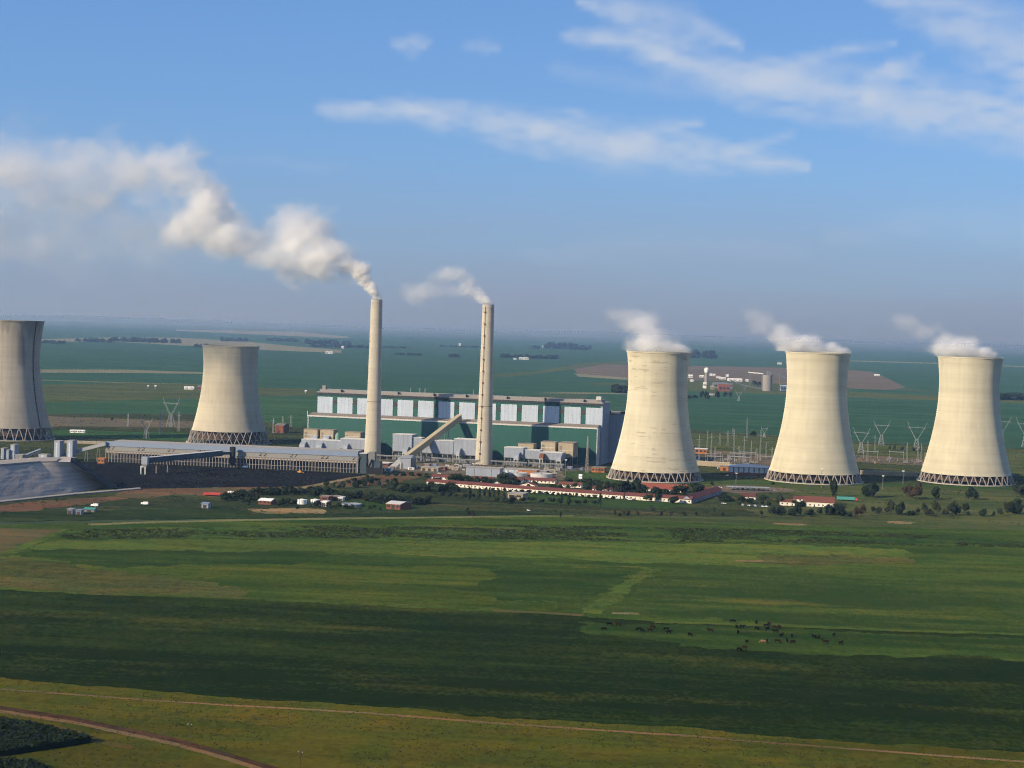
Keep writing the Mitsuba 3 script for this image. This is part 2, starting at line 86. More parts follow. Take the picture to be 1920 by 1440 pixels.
TREES = [(297.6, 1560.5, 14.2, 5.4, 'column'), (333.0, 1566.2, 12.3, 12.3, 'round'), (367.1, 1565.0, 11.8, 8.3, 'rust'), (374.1, 1558.8, 15.1, 7.8, 'rust'), (391.5, 1563.9, 11.3, 8.3, 'round'), (428.1, 1574.8, 11.3, 9.4, 'round'),
    (481.9, 1616.1, 14.2, 6.6, 'airy'), (488.6, 1616.6, 10.6, 6.6, 'round'), (213.7, 1381.1, 7.4, 5.6, 'airy'), (221.1, 1385.9, 7.8, 4.3, 'airy'), (235.6, 1387.0, 10.0, 5.7, 'round'), (255.4, 1395.2, 6.6, 5.2, 'airy'), (263.2,
    1397.3, 8.8, 5.3, 'round'), (269.5, 1403.1, 8.8, 5.3, 'round'), (275.9, 1408.9, 8.8, 5.3, 'airy'), (285.6, 1395.4, 7.4, 4.8, 'rust'), (291.2, 1396.9, 9.2, 5.3, 'rust'), (305.4, 1425.2, 5.4, 3.6, 'airy'), (307.9, 1413.5, 6.2,
    4.0, 'airy'), (316.8, 1424.2, 6.2, 4.0, 'airy'), (319.0, 1416.6, 11.1, 6.2, 'airy'), (325.8, 1414.3, 10.2, 6.2, 'round'), (332.2, 1413.2, 4.0, 4.0, 'shrub'), (337.6, 1417.6, 3.6, 4.0, 'shrub'), (349.2, 1428.9, 9.0, 4.5,
    'airy'), (348.8, 1417.7, 5.8, 4.4, 'round'), (358.7, 1427.4, 11.6, 7.2, 'airy'), (371.2, 1423.8, 11.6, 7.1, 'airy'), (376.3, 1428.1, 8.1, 5.4, 'round'), (387.6, 1443.6, 9.0, 5.4, 'airy'), (386.0, 1427.9, 3.6, 2.7, 'shrub'),
    (402.0, 1435.1, 2.7, 2.2, 'shrub'), (409.8, 1437.2, 3.2, 2.3, 'shrub'), (424.3, 1445.3, 10.4, 6.8, 'airy'), (433.5, 1452.0, 12.7, 9.1, 'round'), (195.9, 1643.5, 3.6, 3.6, 'shrub'), (258.5, 1669.5, 2.6, 2.6, 'shrub'), (172.6,
    1547.4, 9.7, 13.6, 'round'), (190.9, 1493.6, 5.1, 14.0, 'shrub'), (234.3, 1471.0, 10.1, 5.5, 'airy'), (246.9, 1460.0, 5.0, 6.4, 'shrub'), (252.5, 1466.0, 4.6, 5.5, 'shrub'), (83.4, 1559.0, 8.3, 7.8, 'round'), (91.4, 1561.5,
    7.3, 7.8, 'round'), (100.1, 1538.7, 10.6, 11.6, 'round'), (107.5, 1546.0, 10.2, 10.2, 'round'), (117.2, 1549.0, 10.7, 8.7, 'round'), (153.2, 1530.1, 9.1, 13.9, 'round'), (100.5, 1486.8, 4.2, 4.7, 'round'), (120.4, 1463.6, 6.4,
    7.3, 'airy'), (129.5, 1470.9, 8.3, 6.0, 'round'), (141.2, 1456.2, 5.9, 7.3, 'round'), (114.6, 1484.9, 3.7, 3.7, 'shrub'), (203.9, 1488.1, 5.1, 6.1, 'round'), (227.0, 1513.6, 3.8, 6.2, 'shrub'), (117.0, 1377.3, 5.2, 3.0,
    'airy'), (167.3, 1383.1, 5.2, 2.6, 'airy'), (172.0, 1364.6, 3.4, 2.6, 'shrub'), (203.8, 1371.3, 5.6, 2.6, 'airy'), (88.0, 1341.9, 2.5, 2.1, 'shrub'), (94.4, 1343.7, 2.9, 2.1, 'shrub'), (103.2, 1353.8, 3.0, 2.1, 'shrub'),
    (122.0, 1355.0, 3.4, 2.5, 'shrub'), (130.2, 1361.1, 2.6, 2.1, 'shrub'), (140.8, 1360.1, 3.0, 2.6, 'shrub'), (150.8, 1366.7, 2.6, 2.1, 'shrub'), (20.3, 1429.9, 4.0, 4.9, 'lollipop'), (27.9, 1418.9, 4.0, 4.4, 'lollipop'), (36.0,
    1425.6, 4.5, 4.9, 'lollipop'), (42.4, 1412.3, 5.8, 5.3, 'lollipop'), (50.2, 1414.6, 4.4, 4.4, 'lollipop'), (57.6, 1416.7, 4.0, 4.9, 'lollipop'), (63.7, 1413.7, 5.3, 4.4, 'lollipop'), (71.9, 1420.8, 4.0, 5.3, 'lollipop'),
    (75.8, 1412.5, 11.1, 2.2, 'poplar'), (49.8, 1416.6, 9.3, 2.2, 'poplar'), (44.7, 1432.6, 7.6, 1.8, 'poplar'), (-32.5, 1423.2, 13.4, 2.7, 'poplar'), (-24.7, 1421.1, 11.1, 3.1, 'poplar'), (-20.9, 1463.0, 6.9, 2.3, 'poplar'),
    (-16.2, 1443.3, 9.5, 2.3, 'poplar'), (-12.8, 1456.1, 7.3, 2.3, 'poplar'), (-8.5, 1457.4, 6.4, 1.8, 'poplar'), (-4.1, 1414.0, 9.7, 2.7, 'poplar'), (3.7, 1420.6, 4.9, 5.8, 'round'), (11.9, 1423.0, 4.5, 4.9, 'lollipop'), (-9.9,
    1416.6, 4.0, 4.0, 'lollipop'), (-63.0, 1459.6, 3.7, 3.7, 'lollipop'), (-56.3, 1443.1, 5.0, 4.1, 'lollipop'), (-49.6, 1438.3, 5.9, 4.1, 'lollipop'), (-44.0, 1446.8, 3.6, 4.1, 'lollipop'), (-36.7, 1437.1, 5.0, 4.5, 'lollipop'),
    (-30.0, 1439.1, 5.0, 3.6, 'lollipop'), (-1.5, 1410.4, 4.0, 4.0, 'lollipop'), (-89.9, 1494.5, 6.6, 7.0, 'round'), (-84.1, 1491.4, 6.1, 6.5, 'round'), (-78.8, 1498.0, 6.6, 7.0, 'round'), (-73.0, 1494.9, 6.6, 7.0, 'round'),
    (-67.0, 1496.7, 6.6, 7.0, 'round'), (-61.4, 1508.4, 6.1, 7.1, 'round'), (-55.5, 1512.8, 6.2, 7.1, 'round'), (-48.9, 1502.4, 6.6, 7.5, 'round'), (-51.8, 1582.1, 8.4, 10.9, 'round'), (-45.4, 1584.2, 8.4, 9.9, 'round'), (-38.8,
    1580.9, 7.4, 8.9, 'round'), (-30.8, 1575.4, 7.4, 7.4, 'round'), (-21.3, 1567.7, 7.9, 7.9, 'round'), (-6.3, 1599.8, 9.5, 11.0, 'round'), (2.3, 1564.6, 9.8, 11.8, 'round'), (56.7, 1614.9, 5.1, 6.6, 'round'), (66.2, 1606.9, 5.0,
    7.0, 'round'), (74.9, 1598.8, 6.5, 9.0, 'round'), (81.1, 1592.6, 6.5, 7.5, 'round'), (-73.7, 1389.5, 5.2, 5.7, 'round'), (-66.8, 1391.5, 6.1, 6.5, 'round'), (-32.3, 1340.0, 3.4, 2.9, 'shrub'), (-27.4, 1301.4, 5.3, 2.9,
    'rust'), (-30.4, 1317.4, 3.7, 2.5, 'shrub'), (40.6, 1315.9, 5.8, 1.6, 'poplar'), (84.2, 1340.9, 5.0, 2.1, 'airy'), (91.3, 1346.6, 4.2, 2.5, 'airy'), (94.9, 1343.8, 4.2, 2.9, 'airy'), (-228.1, 1369.9, 5.6, 6.9, 'round'),
    (-222.8, 1381.9, 6.1, 8.7, 'round'), (-219.3, 1403.1, 5.7, 7.5, 'round'), (-214.7, 1422.7, 5.3, 6.7, 'round'), (-208.1, 1424.7, 6.3, 8.0, 'round'), (-202.3, 1432.5, 5.8, 8.1, 'round'), (-194.2, 1428.9, 6.3, 5.4, 'round'),
    (-190.2, 1451.7, 5.5, 7.7, 'round'), (-182.7, 1432.4, 7.2, 5.8, 'round'), (-178.7, 1455.3, 5.0, 5.9, 'airy'), (-167.9, 1448.2, 6.4, 7.7, 'round'), (-160.8, 1429.9, 7.6, 9.0, 'round'), (-153.3, 1432.2, 7.2, 9.0, 'round'),
    (-143.7, 1416.9, 5.3, 6.7, 'round'), (-137.2, 1418.9, 5.3, 6.7, 'round'), (-131.6, 1420.6, 4.5, 5.3, 'airy'), (-124.8, 1422.6, 5.8, 6.7, 'round'), (-115.5, 1394.5, 5.2, 5.7, 'round'), (-110.0, 1396.1, 7.0, 5.7, 'round'),
    (-103.5, 1398.0, 6.1, 5.7, 'round'), (-96.9, 1399.9, 5.3, 6.6, 'round'), (-89.9, 1410.7, 4.4, 6.2, 'round'), (-83.0, 1412.8, 4.4, 5.8, 'airy'), (-145.9, 1496.8, 6.1, 5.6, 'airy'), (-135.0, 1511.9, 6.6, 6.2, 'round'), (-132.0,
    1547.8, 5.8, 5.8, 'airy'), (-126.5, 1571.2, 4.4, 5.9, 'airy'), (-121.2, 1573.0, 3.9, 4.9, 'airy'), (-103.1, 1500.3, 8.9, 9.4, 'round'), (-111.0, 1507.8, 4.3, 4.3, 'airy'), (-116.8, 1637.4, 3.1, 4.6, 'shrub'), (-109.3, 1640.0,
    3.6, 5.1, 'shrub'), (-102.6, 1648.2, 3.1, 4.6, 'shrub'), (-94.5, 1651.0, 3.6, 5.2, 'shrub'), (-87.1, 1647.6, 3.1, 4.6, 'shrub'), (-79.4, 1638.3, 3.6, 5.1, 'shrub'), (-133.3, 1608.3, 3.0, 4.5, 'shrub'), (-143.0, 1571.3, 3.4,
    4.4, 'shrub'), (-76.6, 1380.2, 5.2, 7.4, 'round'), (-71.6, 1390.1, 5.2, 7.4, 'round'), (-66.2, 1400.3, 5.7, 5.7, 'round'), (-179.3, 1348.6, 5.5, 5.9, 'round'), (-176.1, 1359.9, 4.7, 5.1, 'round'), (-170.3, 1351.2, 4.7, 5.1,
    'airy'), (-151.4, 1347.6, 4.6, 4.6, 'round'), (-142.3, 1345.0, 4.2, 4.2, 'round'), (-133.9, 1347.4, 3.8, 4.2, 'round'), (-128.2, 1336.9, 3.4, 4.6, 'round'), (-123.3, 1338.3, 3.4, 3.8, 'round'), (-114.5, 1336.8, 3.8, 3.8,
    'lollipop'), (-105.7, 1339.3, 3.4, 3.4, 'lollipop'), (-100.6, 1332.8, 2.5, 2.5, 'shrub'), (-83.6, 1357.6, 3.4, 5.1, 'shrub'), (-212.9, 1365.9, 3.4, 5.1, 'shrub'), (-209.0, 1371.3, 3.4, 5.2, 'shrub'), (-204.5, 1372.6, 3.4, 4.7,
    'shrub'), (-204.7, 1343.4, 2.5, 2.9, 'shrub'), (-20.2, 1528.4, 2.0, 2.9, 'shrub'), (-14.7, 1523.0, 2.3, 4.3, 'shrub'), (-9.2, 1517.6, 2.7, 3.8, 'shrub'), (-3.9, 1521.2, 3.0, 3.3, 'shrub'), (1.5, 1515.8, 2.0, 2.8, 'shrub'),
    (6.9, 1510.5, 2.3, 4.3, 'shrub'), (12.3, 1514.0, 2.7, 3.8, 'shrub'), (17.6, 1508.7, 3.0, 3.3, 'shrub'), (22.8, 1503.4, 2.0, 2.8, 'shrub'), (28.2, 1507.0, 2.3, 4.2, 'shrub'), (33.5, 1501.7, 2.6, 3.8, 'shrub'), (38.7, 1496.4,
    3.0, 3.3, 'shrub'), (44.1, 1499.9, 2.0, 2.8, 'shrub'), (49.2, 1494.7, 2.3, 4.2, 'shrub'), (54.3, 1489.5, 2.6, 3.7, 'shrub'), (59.7, 1493.0, 2.9, 3.3, 'shrub'), (64.8, 1487.8, 2.0, 2.8, 'shrub'), (69.9, 1482.6, 2.3, 4.2,
    'shrub'), (75.3, 1486.1, 2.6, 3.7, 'shrub'), (80.3, 1480.9, 2.9, 3.2, 'shrub'), (85.2, 1475.8, 1.9, 2.8, 'shrub'), (90.7, 1479.3, 2.3, 4.2, 'shrub'), (-231.2, 1377.7, 4.1, 3.2, 'round'), (-228.7, 1385.3, 5.1, 6.3, 'round'),
    (-224.6, 1392.0, 5.1, 4.1, 'round'), (-222.0, 1405.1, 6.0, 6.4, 'airy'), (-215.4, 1404.6, 4.4, 4.6, 'airy'), (-212.2, 1396.3, 5.3, 5.1, 'round'), (-206.8, 1394.4, 4.5, 5.2, 'shrub'), (-204.2, 1422.3, 4.0, 4.4, 'airy'),
    (-199.8, 1424.4, 5.2, 5.3, 'round'), (-197.9, 1433.1, 4.6, 5.2, 'round'), (-195.2, 1436.4, 5.5, 5.4, 'round'), (-187.7, 1433.0, 4.4, 3.2, 'round'), (-186.0, 1454.1, 5.1, 4.8, 'shrub'), (-180.1, 1435.7, 5.3, 4.0, 'round'),
    (-174.9, 1439.1, 4.8, 5.6, 'round'), (-172.4, 1441.4, 4.5, 3.3, 'round'), (-165.3, 1429.6, 6.6, 8.1, 'round'), (-165.2, 1446.7, 5.0, 5.2, 'shrub'), (-158.1, 1429.3, 4.2, 5.1, 'airy'), (-154.6, 1417.5, 5.0, 4.4, 'round'),
    (-151.7, 1433.4, 5.3, 6.0, 'airy'), (-147.4, 1435.7, 5.2, 6.3, 'round'), (-145.0, 1435.6, 4.2, 4.5, 'round'), (-137.8, 1419.7, 5.5, 4.8, 'round'), (-134.7, 1412.6, 5.4, 5.0, 'round'), (-130.5, 1420.9, 4.7, 3.4, 'round'),
    (-126.5, 1418.3, 5.7, 4.7, 'round'), (-124.2, 1422.6, 4.7, 3.8, 'round'), (-118.7, 1417.2, 4.7, 5.6, 'airy'), (-113.9, 1412.5, 6.6, 7.9, 'round'), (-113.0, 1408.1, 5.1, 4.7, 'round'), (-109.0, 1382.6, 5.4, 6.5, 'airy'),
    (-104.8, 1382.3, 4.5, 3.9, 'round'), (-100.5, 1388.2, 4.9, 4.2, 'round'), (-94.5, 1379.6, 3.6, 4.4, 'round'), (-95.2, 1404.3, 5.5, 6.8, 'round'), (-87.8, 1393.9, 5.0, 4.8, 'round'), (-84.5, 1407.3, 4.0, 4.8, 'round'), (-80.7,
    1395.4, 4.1, 4.6, 'round'), (-75.0, 1381.0, 4.7, 3.8, 'shrub'), (-73.0, 1383.9, 5.4, 5.2, 'shrub'), (-68.7, 1385.9, 3.6, 2.8, 'shrub'), (-163.0, 1518.0, 4.8, 4.3, 'shrub'), (-155.8, 1517.6, 4.0, 3.0, 'shrub'), (-149.6, 1500.0,
    3.8, 3.4, 'round'), (-144.5, 1540.3, 4.3, 5.2, 'airy'), (-137.3, 1517.5, 4.4, 4.9, 'round'), (-131.1, 1532.7, 5.6, 6.8, 'round'), (-127.2, 1555.4, 5.4, 6.3, 'round'), (-117.2, 1538.7, 4.2, 3.5, 'round'), (-112.2, 1565.7, 3.4,
    3.4, 'round'), (-104.6, 1565.2, 4.9, 4.8, 'round'), (-93.4, 1479.8, 5.5, 6.8, 'round'), (-90.6, 1496.5, 6.1, 7.4, 'airy'), (-84.6, 1477.5, 5.9, 5.8, 'round'), (-82.4, 1505.9, 5.8, 6.5, 'airy'), (-76.1, 1498.2, 5.5, 5.7,
    'shrub'), (-74.7, 1500.9, 6.8, 6.9, 'airy'), (-69.0, 1513.6, 6.8, 7.2, 'round'), (-65.6, 1511.6, 5.6, 6.7, 'shrub'), (-61.2, 1490.5, 6.9, 7.9, 'round'), (-56.8, 1503.9, 6.1, 6.2, 'round'), (-50.7, 1519.7, 7.1, 7.5, 'round'),
    (-45.0, 1498.6, 5.2, 5.5, 'round'), (-69.4, 1582.0, 5.0, 4.1, 'airy'), (-65.0, 1576.5, 5.3, 6.6, 'round'), (-54.7, 1587.4, 6.9, 6.5, 'round'), (-49.0, 1578.4, 4.9, 5.3, 'shrub'), (-34.6, 1582.9, 5.5, 3.9, 'shrub'), (-30.6,
    1560.1, 6.8, 8.2, 'round'), (-17.0, 1567.6, 6.7, 6.4, 'round'), (-7.3, 1565.9, 6.6, 5.2, 'round'), (-4.7, 1593.3, 4.8, 4.4, 'shrub'), (17.4, 1544.8, 4.7, 4.0, 'shrub'), (22.6, 1571.4, 5.3, 6.5, 'round'), (29.0, 1541.0, 3.5,
    3.0, 'round'), (40.2, 1540.1, 5.0, 5.9, 'round'), (46.8, 1546.9, 5.1, 5.1, 'shrub'), (53.9, 1561.0, 3.9, 3.9, 'round'), (60.1, 1561.3, 5.6, 5.1, 'airy'), (71.6, 1553.9, 4.2, 3.9, 'round'), (75.7, 1556.0, 5.1, 5.7, 'round'),
    (81.4, 1535.9, 7.2, 5.9, 'round'), (87.8, 1545.5, 7.4, 8.8, 'airy'), (99.0, 1529.9, 6.7, 8.1, 'airy'), (103.0, 1543.4, 4.9, 4.0, 'round'), (111.8, 1550.4, 7.5, 7.9, 'airy'), (117.6, 1537.7, 4.5, 3.8, 'shrub'), (122.7, 1537.2,
    7.4, 6.5, 'round'), (131.8, 1526.6, 7.3, 7.7, 'round'), (135.1, 1540.9, 5.4, 6.7, 'round'), (142.4, 1538.3, 4.5, 5.2, 'round'), (-180.9, 1342.3, 3.0, 3.0, 'round'), (-164.3, 1325.2, 2.2, 2.6, 'shrub'), (-156.4, 1345.8, 2.2,
    1.9, 'round'), (-147.1, 1351.9, 3.4, 3.6, 'round'), (-139.5, 1331.8, 3.2, 3.7, 'airy'), (-127.3, 1341.4, 2.9, 2.3, 'round'), (-115.8, 1329.2, 3.0, 2.6, 'airy'), (-108.8, 1340.8, 3.0, 2.4, 'round'), (197.7, 1457.1, 3.5, 3.1,
    'round'), (208.7, 1475.9, 4.5, 5.0, 'round'), (213.2, 1488.6, 3.8, 3.2, 'airy'), (218.8, 1469.7, 3.9, 3.4, 'round'), (223.1, 1459.5, 4.0, 3.4, 'round'), (234.8, 1486.9, 3.7, 3.3, 'round'), (217.4, 1392.2, 4.1, 4.1, 'round'),
    (222.2, 1387.8, 6.4, 6.5, 'round'), (229.9, 1379.8, 5.7, 7.1, 'round'), (242.6, 1379.4, 5.7, 6.2, 'airy'), (248.9, 1394.2, 4.5, 5.6, 'shrub'), (265.0, 1403.3, 6.6, 7.3, 'round'), (272.1, 1390.6, 6.4, 7.9, 'round'), (277.9,
    1385.6, 4.3, 4.6, 'round'), (309.9, 1428.5, 4.3, 4.1, 'shrub'), (326.4, 1423.3, 4.7, 4.4, 'round'), (345.5, 1435.5, 3.7, 3.1, 'round'), (349.3, 1413.3, 6.6, 7.1, 'airy'), (363.3, 1416.1, 6.1, 4.9, 'airy'), (382.9, 1447.3, 5.6,
    4.3, 'airy'), (396.8, 1423.2, 6.2, 6.0, 'round'), (413.7, 1430.6, 6.5, 5.1, 'airy'), (431.6, 1458.0, 4.9, 5.4, 'round'), (399.7, 3829.8, 7.2, 10.8, 'round'), (416.0, 3871.3, 8.5, 12.1, 'round'), (436.8, 3916.6, 15.9, 8.6,
    'round'), (437.8, 3828.2, 16.8, 9.6, 'round'), (471.8, 3912.0, 17.1, 8.6, 'round'), (504.7, 4029.1, 11.3, 10.1, 'round'), (505.5, 3936.6, 16.0, 9.8, 'airy'), (721.0, 5070.3, 12.7, 12.7, 'round'), (727.7, 5028.4, 11.0, 12.6,
    'round'), (-538.1, 2499.7, 3.9, 2.3, 'airy'), (-558.4, 2386.5, 4.5, 3.0, 'round'), (353.6, 2484.8, 7.0, 7.0, 'round'), (498.7, 2239.5, 6.3, 2.8, 'airy'), (505.6, 2242.4, 7.0, 2.8, 'airy'), (514.8, 2236.4, 6.3, 4.2, 'airy'),
    (526.0, 2221.6, 7.0, 4.2, 'airy'), (529.5, 2203.9, 6.9, 3.4, 'airy')]
WOODS = [((-2440.8, 8816.3), (-2325.0, 8816.1), 16.5), ((-2512.7, 9781.7), (-2323.1, 9781.4), 21.4), ((-2412.6, 10198.3), (-1998.0, 10197.7), 25.5), ((-1670.7, 8883.6), (-1559.6, 8883.5), 19.4), ((-2055.9, 12046.8), (-1890.1,
    12046.5), 26.4), ((-1872.5, 12965.4), (-1629.2, 12964.9), 24.3), ((-1432.1, 11840.3), (-1117.4, 11839.8), 33.3), ((-1229.7, 10440.4), (-854.3, 10439.8), 19.6), ((274.6, 13314.1), (599.2, 13313.5), 45.8), ((154.4, 13000.6),
    (195.1, 13000.6), 24.4), ((-57.6, 8584.5), (224.2, 8584.2), 18.8), ((-586.2, 8466.7), (-453.8, 8466.5), 10.6), ((-308.4, 8261.9), (-246.4, 8261.8), 15.5), ((-907.5, 11087.8), (-699.5, 11087.5), 10.4), ((-538.1, 12568.3),
    (-243.4, 12567.8), 11.8), ((1101.3, 10476.1), (1255.2, 10475.9), 45.8), ((1253.9, 4404.6), (1501.9, 4404.4), 16.5), ((249.0, 4074.7), (280.9, 4074.7), 19.1), ((172.1, 3029.2), (208.1, 3029.2), 3.8)]
COWS = [(51.8, 837.7, 'b'), (55.9, 837.6, 'r'), (65.3, 825.9, 'b'), (66.5, 822.9, 'b'), (72.5, 833.9, 'r'), (70.5, 824.7, 'r'), (78.7, 828.1, 'b'), (79.4, 820.3, 'b'), (89.0, 815.3, 'b'), (100.3, 828.9, 'r'), (114.8, 856.8, 'b'),
    (126.7, 855.9, 'b'), (114.9, 841.1, 'b'), (117.7, 841.9, 'b'), (113.6, 826.8, 'b'), (124.5, 837.8, 'b'), (130.5, 847.0, 'b'), (132.6, 852.7, 'r'), (129.5, 837.8, 'b'), (134.3, 842.3, 'r'), (136.7, 845.1, 'r'), (132.4, 831.1,
    'b'), (138.8, 820.4, 'b'), (114.3, 800.6, 'r'), (122.1, 801.8, 't'), (124.1, 803.6, 'r'), (129.5, 804.9, 'r'), (134.3, 806.4, 'b'), (136.5, 804.1, 'r'), (149.4, 819.5, 'b'), (151.4, 818.6, 'r'), (152.6, 806.4, 'r'), (160.3,
    826.7, 'b'), (159.5, 804.9, 'r'), (108.1, 780.5, 'b'), (111.2, 785.6, 'r'), (48.1, 823.0, 'b'), (133.7, 820.4, 'b')]
UTILITY = [(-106.3, 577.6, 7.5), (-64.5, 544.0, 7.6)]
PYLONS = [(510.8, 2347.7, 34.6), (535.0, 2244.8, 38.7), (710.8, 2468.9, 41.0), (727.6, 2409.0, 41.6), (446.7, 2170.2, 32.7), (-338.8, 2043.4, 37.1), (-457.8, 2295.0, 39.6), (-439.5, 2056.6, 25.2), (365.3, 2453.5, 15.4), (504.6,
    3790.0, 22.6)]
MASTS = [(213.6, 1926.0, 32.0), (250.3, 2164.6, 24.5), (233.9, 1981.1, 31.1), (275.7, 2245.3, 16.2), (285.5, 2239.3, 19.7), (325.5, 2496.5, 9.4), (257.0, 1958.0, 36.9), (334.7, 2415.4, 29.6), (276.8, 2014.3, 26.6), (278.3, 1966.2,
    24.7), (290.6, 1978.8, 36.6), (306.9, 2042.9, 17.9), (301.3, 1959.2, 18.4), (234.5, 1949.5, 17.2), (261.2, 1944.0, 19.5), (282.5, 1952.0, 17.2), (424.1, 2021.8, 25.4), (475.5, 2041.4, 23.1), (485.3, 2028.8, 19.1), (498.9,
    2066.9, 20.8), (466.0, 2178.1, 23.9), (-438.0, 2130.2, 30.1), (-430.8, 2212.1, 25.0), (-509.3, 2268.3, 17.8), (-310.0, 2225.4, 20.2), (-307.3, 2297.6, 18.8), (-306.4, 2373.6, 16.4)]
LATTICE_MAST = (79.1, 1742.8, 37.8)
LAMP = (56.3, 1703.1, 15.5)
YARD_LAMPS = [(302.6, 1649.8, 18.2), (362.6, 1652.3, 13.0), (396.4, 1714.3, 13.5), (223.2, 1675.2, 9.5)]
WATER_PILLAR = (68.6, 1635.8, 7.7)
PRECIP = [((309.1, 325.3, 14.7, 26.9), 36, 14, 'beige'), ((290.2, 305.9, 15.6, 27.1), 36, 14, 'beige'), ((258.5, 276.7, 17.0, 25.8), 36, 14, 'beige'), ((274.2, 319.7, 8.3, 17.0), 56, 16, 'grey'), ((245.8, 274.2, 9.4, 19.9), 56,
    16, 'grey'), ((192.2, 214.0, 9.5, 27.4), 56, 16, 'grey'), ((181.9, 192.8, 9.5, 24.5), 54, 12, 'grey'), ((145.8, 181.8, 8.9, 22.7), 54, 14, 'grey'), ((119.6, 144.5, 8.8, 25.4), 56, 16, 'grey'), ((67.6, 88.7, 8.6, 19.0), 56, 16,
    'grey'), ((49.9, 68.0, 8.2, 17.0), 54, 14, 'grey'), ((25.1, 49.4, 8.3, 15.6), 56, 16, 'grey'), ((61.7, 78.8, 14.0, 22.3), 36, 14, 'beige'), ((37.7, 53.5, 13.4, 25.4), 36, 14, 'beige'), ((18.0, 34.2, 9.8, 25.1), 36, 24,
    'beige')]
HOODS = [((313.5, 319.8, 8.6, 14.4), 62, 6, ''), ((293.9, 300.4, 8.3, 14.7), 62, 6, ''), ((264.1, 269.1, 8.6, 15.0), 62, 6, ''), ((194.7, 200.2, 7.9, 14.8), 64, 8, ''), ((136.0, 139.6, 8.5, 15.9), 64, 8, ''), ((70.6, 75.9, 7.6,
    14.7), 64, 8, ''), ((43.9, 48.3, 9.5, 14.6), 64, 8, 'rust'), ((24.6, 30.0, 8.2, 14.3), 64, 8, ''), ((308.0, 315.6, 16.4, 20.5), 40, 4, ''), ((294.2, 301.1, 17.0, 21.1), 40, 4, '')]
BSILO = [((280.5, 286.0, 15.9, 25.5), 44, 0, '')]
BUNKER = ((-405.1, 1705.5), (-149.1, 1662.5))
BOX = {'grey_shed': (-26.0, 1665.6, 34.4, 8.3, 14, 15), 'office': (10.7, 1699.8, 34.1, 4.8, 16, 15), 'office2': (12.6, 1765.3, 44.2, 1.7, 14, 15), 'low_store': (-80.3, 1708.9, 18.2, 3.7, 10, 15), 'low_store2': (-69.8, 1725.7, 9.7,
    3.2, 8, 15), 'brick_store': (-131.2, 1750.1, 13.7, 3.3, 14, 15), 'orange_store': (91.1, 1753.5, 13.2, 4.9, 12, 15), 'pump_house': (250.7, 1783.3, 42.4, 9.5, 24, 8), 'orange_kiosk': (229.9, 1822.9, 9.1, 4.6, 10, 10),
    'orange_house': (232.2, 2073.8, 14.9, 5.8, 14, 10), 'white_kiosk': (227.7, 1850.0, 4.1, 2.3, 5, 10), 'hut': (-233.8, 1311.1, 5.3, 3.3, 6, 10), 'store_a': (-320.8, 1245.5, 3.5, 3.5, 6, 5), 'store_b': (-314.1, 1243.8, 3.9, 3.1,
    6, 5), 'store_c': (-311.0, 1262.8, 7.9, 2.0, 7, 5), 'coal_hut': (-404.5, 1685.3, 6.9, 4.8, 8, 10), 'brick_gable': (-302.8, 2228.9, 11.9, 9.8, 20, 15), 'brick_white': (-90.9, 1343.4, 12.6, 4.2, 18, 25), 'white_house': (-193.5,
    1350.7, 10.6, 3.0, 12, 15), 'brick_block': (-150.3, 1388.6, 7.0, 3.9, 9, 15), 'brick_block2': (-142.7, 1399.5, 5.3, 3.1, 8, 15), 'white_block': (-138.0, 1396.5, 3.5, 2.6, 6, 15), 'white_block2': (-146.2, 1347.9, 4.6, 3.8, 7,
    15), 'carport': (225.2, 1598.2, 40.1, 4.0, 9, 0), 'gate_house': (5.6, 1452.5, 13.7, 4.6, 14, 20), 'far_long': (772.1, 5777.5, 1.8, 1.8, 1, 0)}
TANKS = [(8.0, 1686.4, 9.8, 3.2), (31.6, 1679.3, 10.8, 3.7)]
CLARIFIERS = [(-165.2, 1363.0, 3.8, 3.8), (-155.5, 1370.0, 3.6, 3.4), (-125.2, 1358.0, 7.9, 2.1)]
HOUSES = [(240.2, 1466.9, 12.9, 3.2, 1.8, 9, 12, 'white'), (257.4, 1503.8, 11.3, 2.4, 1.9, 9, 12, 'white'), (266.7, 1463.5, 25.7, 4.1, 4.1, 14, 12, 'white_red'), (212.4, 1509.3, 12.3, 2.8, 2.4, 10, 14, 'white'), (-60.0, 1615.8,
    28.3, 2.0, 2.0, 9, 15, 'red'), (-24.9, 1607.6, 17.1, 2.0, 2.0, 9, 15, 'red'), (3.8, 1608.7, 17.1, 2.0, 2.0, 9, 15, 'red'), (29.0, 1611.4, 29.3, 2.0, 2.0, 10, 15, 'red'), (56.2, 1576.6, 21.7, 2.5, 2.0, 9, 15, 'red'), (84.1,
    1543.8, 17.4, 1.9, 1.9, 8, 15, 'red'), (139.8, 1561.2, 44.0, 2.0, 3.9, 18, 15, 'orange'), (183.7, 1559.4, 17.6, 2.0, 2.4, 12, 15, 'red'), (-46.1, 1592.3, 10.0, 2.0, 1.5, 9, 15, 'gable'), (-11.4, 1565.5, 7.8, 2.0, 1.5, 9, 15,
    'gable'), (17.0, 1558.8, 13.7, 2.0, 2.0, 10, 15, 'gable'), (-69.0, 1590.3, 8.0, 2.0, 1.5, 9, 15, 'gable')]
LONGHOUSES = [((-75.5, 1560.8), (21.8, 1514.4), 3.2, 2.0, 8), ((21.8, 1514.4), (99.1, 1482.6), 3.2, 2.0, 8), ((101.3, 1481.0), (156.8, 1460.7), 3.4, 2.2, 8)]
WING = ((156.8, 1460.7), (194.2, 1557.6), 3.4, 3.0, 9)
